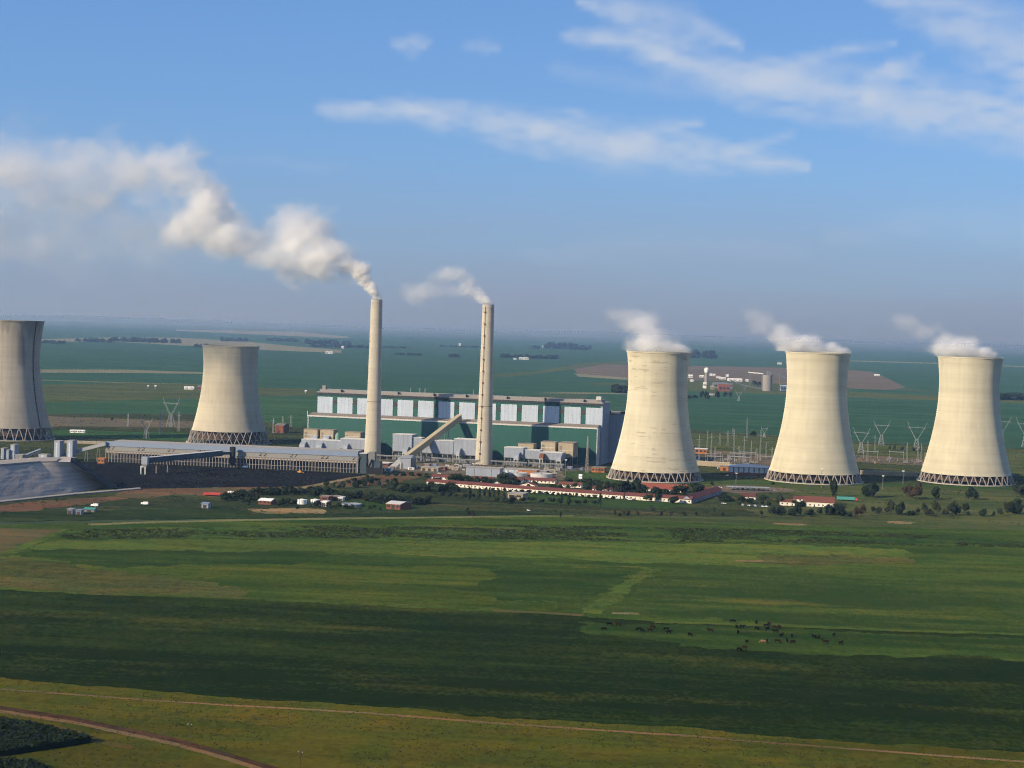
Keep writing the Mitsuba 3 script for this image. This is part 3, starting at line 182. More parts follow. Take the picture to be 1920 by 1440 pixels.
CARS = [(200.1, 1614.4, 'white', 20), (247.9, 1602.7, 'white', 5), (211.1, 1609.8, 'white', 80), (216.0, 1608.7, 'white', 80), (220.9, 1607.6, 'dark', 80), (225.8, 1606.4, 'blue', 80), (231.1, 1608.1, 'blue', 80), (235.9, 1606.9,
    'dark', 80), (241.2, 1608.6, 'white', 80), (200.0, 1455.4, 'white', 70), (202.6, 1453.9, 'dark', 70), (205.1, 1452.5, 'white', 70), (207.7, 1451.9, 'dark', 70), (210.3, 1450.9, 'white', 70), (213.5, 1450.5, 'dark', 70),
    (216.4, 1448.7, 'white', 70), (219.4, 1447.8, 'white', 70), (185.2, 1464.5, 'white', 10), (-55.9, 1795.3, 'white', 10), (-54.2, 1761.3, 'white', 10), (-47.2, 1730.5, 'white', 10), (-69.3, 1678.1, 'white', 10), (-37.7, 1809.2,
    'white', 20), (101.0, 1476.2, 'dark', 75), (104.6, 1475.0, 'white', 75), (108.2, 1473.8, 'dark', 75), (45.9, 1724.7, 'white', 10), (-146.4, 1669.7, 'white', 0), (16.2, 1361.4, 'white', 60)]
VANS = [(-315.8, 1299.5, 'white', 5), (-282.6, 1322.9, 'white', 5), (-232.7, 1426.4, 'white', 10), (-451.5, 1715.4, 'white', 0), (-260.9, 1682.5, 'white', 0)]
TRUCK = (-244.5, 1404.5)
EXCAVATOR = (-201.6, 1638.0)
GREEN_TRUCK = (303.4, 1526.7)
GALLERY = [(-111.6, 1795.7, 0.0), (-56.6, 1883.1, 44.9)]
TRANSFER = (-109.9, 1727.6, 23.8, 10.8, 18, 15)
STACKER_BASE = (-342.9, 1582.6)
WALLS = [((375.7, 1826.8), (436.8, 1821.3), 4.6), ((203.6, 1888.3), (241.9, 1873.1), 5.2), ((-509.0, 1939.1), (-446.0, 1939.8), 3.0)]
MINE = {'silo': (682.0, 4557.0, 25.6, 47.0, 26, 0), 'silo_foot': (733.6, 4599.2, 17.3, 11.5, 12, 0), 'tower_a': (560.3, 4924.9, 10.8, 49.3, 10, 0), 'white_tall': (523.0, 4626.4, 8.7, 15.9, 9, 0), 'white_row': (707.7, 5419.9, 45.7,
    6.8, 12, 0), 'w1': (644.9, 5803.7, 14.5, 5.4, 10, 0), 'w2': (708.5, 6037.4, 18.9, 5.7, 10, 0), 'w3': (696.2, 5761.9, 12.6, 7.2, 10, 0), 'w4': (754.8, 5985.3, 9.4, 5.6, 8, 0), 'w5': (596.5, 5721.2, 17.9, 7.2, 10, 0), 'w6':
    (695.5, 5638.5, 21.2, 4.4, 10, 0), 'shed': (569.0, 4665.8, 37.9, 11.7, 20, 0), 'brown': (549.2, 4410.1, 30.3, 13.8, 18, 0), 'tan': (535.7, 4555.1, 10.0, 7.1, 8, 0), 'head': (594.2, 4645.4, 14.5, 14.5, 14, 0), 'w7': (456.5,
    3993.1, 8.7, 3.1, 8, 0), 'w8': (482.5, 4109.8, 11.6, 3.9, 10, 0), 'w9': (548.8, 5212.6, 9.8, 4.9, 8, 0), 'w10': (748.3, 5431.5, 8.5, 5.1, 8, 0), 'w11': (1420.3, 9076.9, 22.7, 6.2, 10, 0)}
FARMS = [(-670.5, 3541.0, 19.9, 4.4, 9, 0), (-645.4, 3530.9, 9.9, 6.6, 9, 0), (53.1, 8232.4, 43.7, 7.7, 14, 0), (9.3, 8159.4, 15.3, 5.1, 10, 0), (-889.1, 8256.8, 33.5, 7.7, 16, 0), (-1020.2, 10207.2, 15.9, 9.6, 14, 0), (-431.2,
    3568.3, 3.3, 3.3, 6, 0), (1466.2, 6855.4, 19.3, 5.4, 14, 0), (-427.6, 13672.8, 17.1, 12.8, 12, 0), (252.7, 13956.0, 21.8, 13.1, 12, 0), (1235.0, 4435.5, 13.9, 5.5, 14, 0), (-544.6, 2116.6, 5.3, 2.7, 7, 0), (-538.0, 2116.6,
    5.3, 2.7, 7, 0), (-532.2, 2117.2, 5.3, 2.7, 7, 0), (-735.4, 3517.6, 3.3, 5.5, 6, 0), (-754.2, 3533.3, 3.3, 4.4, 5, 0)]
YARD = [(-64.8, 1764.2, 3.0, 2.4, 2.6, 'mat_white_paint', 'white'), (-59.7, 1745.8, 5.0, 2.8, 4.6, 'mat_yellow_paint', 'yellow'), (-55.3, 1727.6, 7.0, 3.2, 2.6, 'mat_beige', 'beige'), (-51.5, 1762.3, 4.0, 2.4, 4.6, 'mat_beige',
    'beige'), (-45.8, 1774.7, 6.0, 2.8, 2.6, 'mat_galvanised', 'grey'), (-41.6, 1762.5, 3.0, 3.2, 4.6, 'mat_blue_paint', 'blue'), (-77.9, 1773.1, 5.0, 2.4, 2.6, 'mat_blue_paint', 'blue'), (-85.8, 1763.4, 7.0, 2.8, 4.6, 'mat_rust',
    'rust brown'), (-96.5, 1739.1, 4.0, 3.2, 2.6, 'mat_white_paint', 'white'), (-99.6, 1718.2, 6.0, 2.4, 4.6, 'mat_white_paint', 'white'), (-7.8, 1751.2, 3.0, 2.8, 2.6, 'mat_yellow_paint', 'yellow'), (37.8, 1754.3, 5.0, 3.2, 4.6,
    'mat_beige', 'beige'), (43.7, 1746.5, 7.0, 2.4, 2.6, 'mat_beige', 'beige'), (50.0, 1758.7, 4.0, 2.8, 4.6, 'mat_galvanised', 'grey'), (62.9, 1783.5, 6.0, 3.2, 2.6, 'mat_blue_paint', 'blue'), (74.9, 1774.2, 3.0, 2.4, 4.6,
    'mat_blue_paint', 'blue'), (-118.5, 1718.0, 5.0, 2.8, 2.6, 'mat_rust', 'rust brown'), (-120.8, 1691.3, 7.0, 3.2, 4.6, 'mat_white_paint', 'white')]
STACKER = [(-340.3, 1583.0, 12.5), (-283.0, 1668.0, 14.9), (-273.9, 1676.0, 15.1)]
LCONV = [((-458.7, 1716.0, 1.4), (-404.0, 1704.0, 17.3)), ((-488.5, 1700.0, 0.1), (-473.4, 1718.0, 7.2))]
LBOX = {'tall_a': (-452.5, 1701.1, 6.4, 19.7, 9, 15), 'tall_b': (-440.1, 1702.4, 6.4, 20.3, 9, 15), 'tall_c': (-497.8, 1704.4, 4.5, 14.4, 8, 15), 'low_a': (-506.8, 1700.9, 3.2, 10.7, 8, 15), 'low_b': (-503.0, 1702.4, 4.8, 9.1, 8,
    15), 'low_c': (-467.7, 1705.7, 9.6, 5.3, 8, 15), 'low_d': (-490.2, 1700.4, 8.5, 4.8, 10, 15), 'low_e': (-441.5, 1691.6, 15.9, 3.7, 10, 15)}
SMOKE_A = (1849.7, [(-149.4, 174.7, 5.2, 4.0, 6), (-151.8, 179.8, 5.8, 5.2, 6), (-156.6, 186.0, 7.5, 6.9, 6), (-162.6, 194.4, 9.8, 9.2, 5.5), (-168.6, 201.8, 11.0, 9.8, 5), (-179.2, 208.4, 17.3, 15.0, 5), (-188.7, 218.5, 22.0,
    19.7, 4), (-204.6, 207.6, 24.3, 20.8, 3.6), (-223.1, 210.5, 26.6, 23.1, 3), (-224.9, 234.7, 31.2, 26.6, 2.6), (-242.6, 251.4, 31.2, 23.1, 1.6), (-212.5, 247.7, 19.7, 26.6, 1.2), (-249.2, 213.8, 27.7, 24.3, 2.2), (-272.5,
    222.9, 28.9, 25.4, 1.6), (-295.8, 231.4, 27.7, 25.4, 1.7), (-316.0, 233.1, 26.6, 24.3, 1.8), (-332.4, 243.0, 30.1, 28.9, 2.3), (-347.9, 262.7, 32.4, 32.4, 2.5), (-335.8, 286.0, 25.4, 22.0, 1.7), (-362.2, 235.2, 24.3, 20.8,
    1.4), (-356.6, 291.2, 32.4, 25.4, 1.5), (-369.9, 313.8, 33.5, 24.3, 1.2), (-389.6, 321.8, 23.1, 16.2, 0.8), (-392.4, 290.1, 53.2, 43.9, 0.7), (-441.8, 311.6, 55.5, 35.8, 0.8), (-464.5, 293.7, 64.7, 48.6, 0.6), (-499.0, 287.0,
    80.9, 57.8, 0.6), (-542.4, 294.3, 80.9, 57.8, 0.5), (-570.4, 253.2, 86.7, 52.0, 0.5), (-616.9, 274.9, 80.9, 69.4, 0.8), (-385.2, 229.9, 92.5, 46.2, 0.3), (-471.9, 233.1, 109.8, 52.0, 0.5), (-548.5, 311.4, 69.4, 34.7, 0.5)])
SMOKE_B = (1816.6, [(-28.7, 172.5, 5.1, 2.8, 3.5), (-33.3, 176.3, 6.2, 4.5, 3), (-38.5, 179.6, 7.9, 5.7, 2.6), (-44.8, 182.2, 9.1, 7.4, 2.0), (-51.8, 189.4, 10.8, 10.8, 1.5), (-55.5, 198.4, 10.2, 9.1, 1.1), (-65.8, 201.4, 13.6,
    8.5, 0.9), (-76.0, 202.3, 11.4, 7.4, 0.6), (-66.4, 183.9, 13.6, 7.9, 0.6), (-93.6, 183.1, 18.2, 10.2, 0.7), (-104.8, 177.1, 14.8, 11.4, 0.9), (-115.2, 182.4, 9.1, 9.1, 0.6), (-82.6, 194.7, 15.9, 9.7, 0.3)])
STEAM = [[(167.3, 128.7, 10.6, 4.8, 2.2), (147.6, 128.7, 24.4, 10.6, 3), (138.8, 138.0, 24.4, 17.0, 3), (128.9, 149.4, 21.2, 17.0, 2.6), (117.0, 157.5, 19.1, 13.8, 1.5), (103.0, 162.4, 14.9, 9.6, 0.4), (162.5, 129.1, 9.6, 6.4,
    2.2), (124.1, 133.3, 15.9, 13.8, 2)], [(330.4, 132.6, 10.8, 4.3, 2.2), (307.6, 132.5, 26.0, 8.7, 3), (296.6, 138.6, 24.9, 11.9, 2.8), (322.7, 134.5, 14.1, 6.5, 2.2), (283.5, 141.0, 20.6, 13.0, 2.0), (270.2, 148.2, 17.3, 11.9,
    1.3), (252.5, 159.0, 16.3, 13.0, 0.6), (240.3, 166.8, 11.9, 9.2, 0.3), (280.5, 132.8, 13.0, 7.6, 1.2)], [(493.7, 133.1, 11.1, 4.4, 2.2), (470.9, 133.5, 26.6, 8.3, 3), (460.7, 140.4, 24.4, 12.2, 2.8), (486.4, 135.6, 13.9, 6.1,
    2.2), (445.0, 144.9, 20.0, 14.4, 2.2), (428.0, 154.9, 18.8, 12.7, 1.4), (411.1, 162.7, 15.5, 10.0, 0.6), (399.9, 166.3, 10.0, 7.8, 0.3), (444.7, 137.2, 13.3, 7.8, 1.3)]]
CIRRUS = [([(-6.66, 7.06, 0.14), (-3.83, 7.14, 0.25), (-1.33, 6.88, 0.36), (0.82, 6.54, 0.43), (3.15, 6.21, 0.50), (5.82, 5.92, 0.43), (8.46, 5.68, 0.21), (9.68, 5.58, 0.07)], 0.8), ([(0.46, 6.62, 0.18), (1.87, 7.18, 0.09)], 0.5),
    ([(3.50, 6.29, 0.29), (4.90, 6.84, 0.16), (6.04, 7.04, 0.07)], 0.6), ([(7.05, 5.97, 0.21), (8.25, 6.48, 0.13), (9.12, 6.70, 0.07)], 0.5), ([(-3.47, 7.19, 0.25), (-2.06, 7.41, 0.11)], 0.5), ([(1.44, 9.65, 0.11), (3.57, 9.59,
    0.29), (5.18, 9.03, 0.39), (7.49, 8.37, 0.47), (10.98, 7.88, 0.54), (13.71, 7.49, 0.57), (16.54, 7.09, 0.61), (19.30, 6.62, 0.54)], 0.85), ([(8.01, 8.41, 0.29), (9.73, 9.07, 0.18), (11.26, 9.41, 0.13), (12.28, 9.54, 0.05)],
    0.6), ([(11.66, 8.00, 0.29), (12.31, 8.68, 0.20), (13.06, 9.06, 0.09)], 0.75), ([(4.67, 8.54, 0.21), (4.91, 9.23, 0.14)], 0.4), ([(1.94, 10.72, 0.11), (3.90, 10.45, 0.36), (5.50, 10.13, 0.32), (7.27, 9.57, 0.09)], 0.7),
    ([(11.71, 11.29, 0.29), (13.60, 10.51, 0.47), (15.29, 9.74, 0.61), (16.95, 9.13, 0.72), (18.90, 8.85, 0.72)], 0.75), ([(15.49, 8.82, 0.14), (16.00, 8.57, 0.25), (16.82, 8.39, 0.25)], 0.5), ([(-4.33, 9.29, 0.09), (-3.62, 9.30,
    0.20), (-3.00, 9.27, 0.09)], 0.6), ([(-1.90, 9.20, 0.09), (-1.31, 9.26, 0.18), (-0.78, 9.24, 0.07)], 0.45), ([(1.11, 8.64, 0.14), (3.61, 8.26, 0.21), (6.10, 7.87, 0.11)], 0.2), ([(-9.76, 5.27, 0.11), (-8.02, 5.35, 0.14),
    (-5.90, 5.12, 0.11)], 0.12), ([(10.45, 3.41, 0.18), (13.84, 3.82, 0.43), (17.00, 3.77, 0.54)], 0.16), ([(0.59, 2.46, 0.18), (5.03, 2.85, 0.39), (9.43, 2.87, 0.25)], 0.12)]

# ------------------------------------------------------------------ sky with cirrus
def cirrus(d):
    az, el = np.degrees(np.arctan2(d[..., 0], d[..., 1])), np.degrees(np.arcsin(np.clip(d[..., 2], -1, 1)))
    q = np.stack([az * 0.55, el * 1.3, np.zeros_like(az)], -1)
    wob = meshkit.fbm(q, 4, seed=3) - 0.5
    wob2 = meshkit.fbm(q * 2.7, 3, seed=9) - 0.5
    fib = meshkit.fbm(np.stack([az * 0.7 + el * 1.2, el * 5.0 + az * 0.9, np.zeros_like(az) + 2.0], -1), 4, seed=31) - 0.5
    ax, ay = az + 0.7 * wob2, el + 0.40 * wob
    clear = np.ones_like(az)
    for pts, strength in CIRRUS:
        best = np.zeros_like(az)
        for (x0, y0, w0), (x1, y1, w1) in zip(pts, pts[1:]):
            dx, dy = x1 - x0, y1 - y0
            t = np.clip(((ax - x0) * dx + (ay - y0) * dy) / (dx * dx + dy * dy), 0, 1)
            r = np.hypot(ax - x0 - t * dx, ay - y0 - t * dy) / (w0 + t * (w1 - w0))
            best = np.maximum(best, np.clip(1.0 - r / 2.2, 0, 1))
        best = best ** 0.9
        clear *= 1 - 0.72 * strength * np.clip(best * (0.92 + 1.3 * wob2 + 0.7 * wob + 1.9 * fib * (1.25 - best)), 0, 0.95)
    # the same kind of thin cloud goes on all round the sky
    all_round = np.clip((meshkit.fbm(np.stack([az * 0.06 + el * 0.1, el * 0.35, np.zeros_like(az) + 5.0], -1), 5, seed=21) - 0.55) * 4, 0, 0.6) * np.clip((np.abs(az) - 20) / 12, 0, 1) * np.clip((el - 2) / 6, 0, 1)
    thin = 1 - clear * (1 - all_round)
    # the grey mauve bank of old smoke that lies along the skyline
    bank = 0.68 * np.exp(-np.clip((el - 0.8) / 3.2, 0, 9) ** 2) * np.clip(0.9 + 0.9 * (meshkit.fbm(np.stack([az * 0.12, el * 1.1, np.zeros_like(az) + 8.0], -1), 4, seed=41) - 0.5), 0, 1.2)
    cover = 1 - (1 - thin) * (1 - bank)
    return cover, np.where(cover > 1e-6, bank * (1 - thin) / np.maximum(cover, 1e-6), 0)


scene['sky'] = mikit.sky(SUN, turbidity=3.4, sun_scale=1.0, sky_scale=0.8, sun_tint=(0.98, 1.06, 1.18), sky_tint=(0.66, 0.92, 1.40), ground=(0.06, 0.08, 0.05), clouds=cirrus,
                         cloud_lit=(2.15, 2.35, 2.65), cloud_dark=(1.02, 1.14, 1.58))

# ------------------------------------------------------------------ helpers
ORD = ['first', 'second', 'third', 'fourth', 'fifth', 'sixth', 'seventh', 'eighth', 'ninth', 'tenth', 'eleventh', 'twelfth', 'thirteenth', 'fourteenth', 'fifteenth', 'sixteenth', 'seventeenth', 'eighteenth', 'nineteenth', 'twentieth',
       'twenty first', 'twenty second', 'twenty third', 'twenty fourth', 'twenty fifth', 'twenty sixth', 'twenty seventh', 'twenty eighth', 'twenty ninth', 'thirtieth']
SPOT = {}
used = {}


def fresh(base):
    n = used.get(base, 0)
    used[base] = n + 1
    return base if n == 0 else f'{base}_{n:03d}'


def thing(name, label, cat, group=None, kind=None):
    key = fresh(name)
    labels[key] = {'label': label, 'category': cat}
    if group:
        labels[key]['group'] = group
    return key


def put(parent, name, shape, label=None, kind=None):
    key = fresh(f'{parent}__{name}')
    scene[key] = shape
    if label or kind:
        labels[key] = {k: v for k, v in (('label', label), ('kind', kind)) if v}
    return key


def part(parent, name, mesh, mat, smooth=False, label=None, kind=None):
    return put(parent, name, mikit.ply(mesh, mat, smooth=smooth), label, kind)


def solo(name, mesh, mat, label, cat, group=None, smooth=False):
    key = thing(name, label, cat, group)
    scene[key] = mikit.ply(mesh, mat, smooth=smooth)
    return key


def struct(name, mesh, mat, smooth=False, uv=None):
    key = fresh(name)
    scene[key] = mikit.ply(mesh, mat, smooth=smooth, uv=uv)
    labels[key] = {'kind': 'structure'}
    return key


BOX_F = np.array([[0, 2, 1], [0, 3, 2], [4, 5, 6], [4, 6, 7], [0, 1, 5], [0, 5, 4], [1, 2, 6], [1, 6, 5], [2, 3, 7], [2, 7, 6], [3, 0, 4], [3, 4, 7]])


def box(x0, x1, y0, y1, z0, z1):
    return trimesh.Trimesh([[x0, y0, z0], [x1, y0, z0], [x1, y1, z0], [x0, y1, z0], [x0, y0, z1], [x1, y0, z1], [x1, y1, z1], [x0, y1, z1]], BOX_F, process=False)


def hexa(low, high):
    """A six-sided solid from four low and four high corners, both counter-clockwise from above."""
    return trimesh.Trimesh(np.vstack([low, high]), BOX_F, process=False)


def join(*ms):
    return trimesh.util.concatenate(list(ms))


def bar(a, b, w=0.3, d=None):
    """A square bar from a to b."""
    a, b = np.asarray(a, float), np.asarray(b, float)
    t = (b - a) / np.linalg.norm(b - a)
    s = np.cross(t, [0, 0, 1.0] if abs(t[2]) < 0.95 else [1.0, 0, 0])
    s /= np.linalg.norm(s)
    u = np.cross(s, t)
    w, d = w / 2, (d or w) / 2
    ring = [s * w + u * d, -s * w + u * d, -s * w - u * d, s * w - u * d]
    return hexa([a + r for r in ring[::-1]], [b + r for r in ring[::-1]])


def lathe(profile, sections=48):
    return trimesh.creation.revolve(np.array(profile, float), sections=sections)


def gable(x0, x1, y0, y1, z, rise, over=0.4, thick=0.25):
    """A gable roof: two sloping slabs with their ridge along x."""
    ym, k = (y0 + y1) / 2, rise / ((y1 - y0) / 2)
    out = []
    for s, ye in ((-1, y0 - over), (1, y1 + over)):
        ze = z - over * k
        low = [[x0 - over, ye, ze], [x1 + over, ye, ze], [x1 + over, ym, z + rise], [x0 - over, ym, z + rise]]
        if s > 0:
            low = [low[3], low[2], low[1], low[0]]
        out.append(hexa(low, [[a, b, c + thick] for a, b, c in low]))
    return join(*out)


def gable_wall(x0, x1, y0, y1, z0, z1, rise):
    m = box(x0, x1, y0, y1, z0, z1)
    ym = (y0 + y1) / 2
    g = trimesh.Trimesh([[x0, y0, z1], [x0, y1, z1], [x0, ym, z1 + rise], [x1, y0, z1], [x1, y1, z1], [x1, ym, z1 + rise]],
                        [[0, 2, 1], [3, 4, 5], [0, 3, 5], [0, 5, 2], [1, 2, 5], [1, 5, 4]], process=False)
    return join(m, g)


class Frame:
    """A site frame: x along a front (to the right), y into the depth, turned clockwise by rot degrees."""

    def __init__(self, x, y, rot=15.0, z=0.0):
        self.m = np.array(T().translate([float(x), float(y), float(z)]).rotate([0, 0, 1], -float(rot)).matrix, float)

    def __call__(self, mesh):
        m = mesh.copy()
        m.apply_transform(self.m)
        return m

    def pt(self, p):
        return self.m[:3, :3] @ np.asarray(p, float) + self.m[:3, 3]

    def world(self, x=0, y=0, z=0, s=(1, 1, 1), turn=0):
        return T(self.m) @ T().translate([float(x), float(y), float(z)]).rotate([0, 0, 1], float(turn)).scale(list(map(float, s)))


# ------------------------------------------------------------------ materials
def rgb(*c):
    return {'type': 'rgb', 'value': list(map(float, c))}


def plain(name, c, rough=0.7, spec=0.3, metallic=0.0):
    scene[name] = {'type': 'twosided', 'b': {'type': 'principled', 'base_color': c if isinstance(c, dict) else rgb(*c), 'roughness': rough, 'specular': spec, 'metallic': metallic}}
    return name


# the ground cover: dark tone, light tone, dry or bare tone, amount of dry patches, clumps (tufts and weeds) from 0 to 1
COVER = {
    'f_teal': ((.016, .046, .026), (.024, .062, .034), (.05, .07, .03), .10, .2), 'f_pale': ((.10, .105, .065), (.15, .14, .09), (.19, .15, .095), .30, .3),
    'f_olive': ((.034, .046, .015), (.062, .072, .024), (.10, .082, .036), .26, .4), 'f_green': ((.020, .054, .024), (.032, .072, .030), (.07, .09, .03), .12, .2),
    'f_soil': ((.072, .060, .044), (.098, .078, .056), (.085, .078, .05), .20, .2), 'f_straw': ((.10, .10, .045), (.16, .15, .07), (.07, .085, .03), .40, .4),
    'f_scrub': ((.021, .030, .011), (.042, .050, .018), (.085, .062, .030), .26, .8), 'f_green2': ((.020, .055, .016), (.035, .080, .024), (.06, .08, .03), .10, .3),
    'f_brown': ((.070, .062, .042), (.100, .085, .058), (.15, .11, .08), .40, .7), 'f_lawn': ((.020, .042, .010), (.034, .060, .016), (.055, .062, .02), .22, .3),
    'f_yard': ((.075, .065, .055), (.12, .10, .08), (.06, .075, .035), .40, .6), 'f_coal': ((.0045, .0045, .006), (.009, .009, .011), (.014, .013, .013), .25, .5),
    'f_redsoil': ((.075, .042, .026), (.13, .070, .042), (.05, .065, .025), .45, .6), 'f_tan': ((.13, .095, .05), (.20, .145, .075), (.07, .075, .03), .35, .6),
    'f_dark': ((.011, .022, .007), (.024, .038, .010), (.05, .055, .02), .15, .5), 'f_mid': ((.0217, .0421, .0068), (.0459, .0715, .0102), (.0918, .0867, .0170), .20, .4),
    'f_weed': ((.0174, .0373, .0074), (.0397, .0659, .0108), (.0745, .0771, .0166), .14, .9), 'f_light': ((.0373, .0597, .0099), (.0646, .0896, .0149), (.1018, .0995, .0215), .18, .45),
    'f_dark2': ((.0155, .0333, .0054), (.0347, .0589, .0077), (.0709, .0716, .0124), .18, .4), 'f_green3': ((.0242, .0434, .0056), (.0510, .0689, .0080), (.0994, .0894, .0159), .24, .4),
    'f_tanfield': ((.0396, .0476, .0109), (.0682, .0680, .0178), (.1045, .0861, .0297), .32, .45), 'f_tan2': ((.065, .056, .022), (.098, .076, .032), (.06, .06, .02), .35, .4),
    'f_mid2': ((.0204, .0396, .0068), (.0459, .0676, .0102), (.0918, .0842, .0162), .20, .4), 'f_darkcrop': ((.0077, .0162, .0021), (.0192, .0325, .0037), (.0538, .0572, .0082), .13, .40),
    'f_grassA': ((.0470, .0481, .0051), (.0717, .0697, .0071), (.1050, .0793, .0095), .24, .4), 'f_track': ((.1140, .0690, .0330), (.1740, .1058, .0550), (.0720, .0690, .0220), .25, .5),
    'f_road2': ((.0416, .0208, .0128), (.0680, .0360, .0224), (.0240, .0320, .0096), .35, .7), 'f_tan3': ((.065, .048, .012), (.10, .066, .018), (.05, .06, .015), .40, .6),
    'f_maize': ((.0035, .010, .0040), (.009, .021, .0075), (.014, .028, .009), .20, .5), 'f_ground': ((.030, .048, .024), (.042, .060, .030), (.06, .07, .038), .15, .2),
}
COVER_ID = {k: i for i, k in enumerate(COVER)}
_pal = np.array([[*a, *b, *c, d, e] for a, b, c, d, e in COVER.values()], np.float32)
PAL = [mi.Float(np.ascontiguousarray(_pal[:, k])) for k in range(11)]


def cover_colour(p, n, uv):
    i = mi.UInt32(dr.clip(uv.x * 64.0, 0, len(COVER) - 1))
    v = [dr.gather(mi.Float, c, i) for c in PAL]
    dark, light, dry = mi.Color3f(*v[0:3]), mi.Color3f(*v[3:6]), mi.Color3f(*v[6:9])
    a, b = p.x * 0.9966 - p.y * 0.082, p.x * 0.082 + p.y * 0.9966       # along and across the drilled strips
    s = mi.Float(i) * 7.3
    big = fbm(a * 0.0045 + s, b * 0.024, s, 3)
    mid = fbm(a * 0.018, b * 0.085 + s, 3.0, 3)
    rows = noise(a * 0.005, b * 0.45, s)
    fine = fbm(p.x * 0.75, p.y * 0.45, s, 3)
    hue = fbm(p.x * 0.075 + s, p.y * 0.10, s + 2.0, 3)
    t = 0.42 + 2.2 * (big - 0.5) + 1.3 * (mid - 0.5) + 0.6 * (rows - 0.5) + 1.5 * (fine - 0.5)
    c = mix(dark, light, dr.clip(t, 0, 1.25))
    # thin, dry or bare places drawn out along the strips, with torn edges
    bare = 0.55 * fbm(a * 0.007 + 40.0, b * 0.040 + s, s + 9.0, 3) + 0.28 * mid + 0.17 * fine
    c = mix(c, dry, smoothstep(0.62 - 0.28 * v[9], 0.80 - 0.22 * v[9], bare) * dr.clip(0.35 + v[9] * 1.6, 0, 0.85))
    c = c * mix((0.86, 1.0, 0.95), (1.16, 1.03, 0.95), smoothstep(0.36, 0.64, hue))
    tuft = smoothstep(0.60, 0.74, fbm(p.x * 0.21, p.y * 0.16, s + 4.0, 2))
    return mix(c, dark * 0.55, tuft * v[10] * 0.75)


plain('mat_cover', proc(cover_colour), 0.95, 0.05)


def tower_colour(p, n, uv):
    ring = noise(p.z * 0.85, 3.0, 0.5)
    ringb = noise(p.z * 0.22, 7.0, 0.5)
    streak = fbm(p.x * 0.30, p.y * 0.30, p.z * 0.010, 4)
    blot = fbm(p.x * 0.045, p.y * 0.045, p.z * 0.05, 3)
    c = mix((.45, .415, .310), (.54, .505, .385), dr.clip(0.5 + 0.6 * (ring - 0.5) + 0.9 * (ringb - 0.5) + 1.0 * (blot - 0.5) + 1.1 * (streak - 0.5), 0, 1))
    patch = smoothstep(0.60, 0.70, fbm(p.x * 0.10 + 5.0, p.y * 0.10, p.z * 0.55, 3)) * smoothstep(0.50, 0.62, fbm(p.x * 0.03, p.y * 0.03 + 2.0, p.z * 0.03, 2))
    # the dirty lifts are on the nearest shell only; the others have been cleaner built
    return mix(c, (.20, .16, .115), patch * mix((.40, .40, .40), (.08, .08, .08), smoothstep(200.0, 215.0, p.x)).x)


plain('mat_tower', proc(tower_colour), 0.9, 0.1)


def old_tower_colour(p, n, uv):
    ring = noise(p.z * 0.7, 3.0, 0.5)
    streak = fbm(p.x * 0.45, p.y * 0.45, p.z * 0.010, 3)
    blot = fbm(p.x * 0.03, p.y * 0.03, p.z * 0.03, 3)
    age = smoothstep(-420.0, -480.0, p.x)                       # the far left tower is the older, greyer one
    c = mix(mix((.36, .33, .26), (.26, .24, .205), age), mix((.48, .44, .35), (.37, .34, .29), age), dr.clip(0.5 + 0.5 * (ring - 0.5) + 1.0 * (blot - 0.5) + 0.8 * (streak - 0.5), 0, 1))
    # flue soot has stained the shells in ragged bands above the old pour joints
    soot = smoothstep(0.47, 0.60, fbm(p.x * 0.12, p.y * 0.12, p.z * 0.02 + 3.0, 3)) * smoothstep(84.0, 92.0, p.z + 5.0 * streak) * smoothstep(-440.0, -480.0, p.x) * 0.5
    return mix(c, (.135, .125, .12), soot)


plain('mat_old_tower', proc(old_tower_colour), 0.9, 0.1)


def chimney_colour(p, n, uv):
    ring = noise(p.z * 0.5, 1.0, 0.5)
    streak = fbm(p.x * 0.9, p.y * 0.9, p.z * 0.02, 3)
    c = mix((.40, .37, .30), (.49, .45, .37), dr.clip(0.5 + 0.8 * (ring - 0.5) + 0.9 * (streak - 0.5), 0, 1))
    joint = smoothstep(0.06, 0.0, dr.abs(p.z / 7.5 - dr.floor(p.z / 7.5 + 0.5)))
    return mix(c, (.30, .26, .20), joint * 0.35)


plain('mat_chimney', proc(chimney_colour), 0.9, 0.1)


def sheet(c, rib):
    """Painted profiled sheet: ribs, lap joints and weather streaks."""
    c = np.array(c)

    def colour(p, n, uv):
        along = p.x * 0.966 - p.y * 0.259
        t = 0.5 + 0.5 * (noise(along * rib, 2.0, 0.5) - 0.5) + 0.8 * (fbm(along * 0.35, p.y * 0.1, p.z * 0.05, 3) - 0.5) + 0.5 * (fbm(along * 0.06, 4.0, p.z * 0.08, 2) - 0.5)
        return mix((c * 0.84).tolist(), np.minimum(c * 1.10, 0.9).tolist(), dr.clip(t, 0, 1))
    return proc(colour)


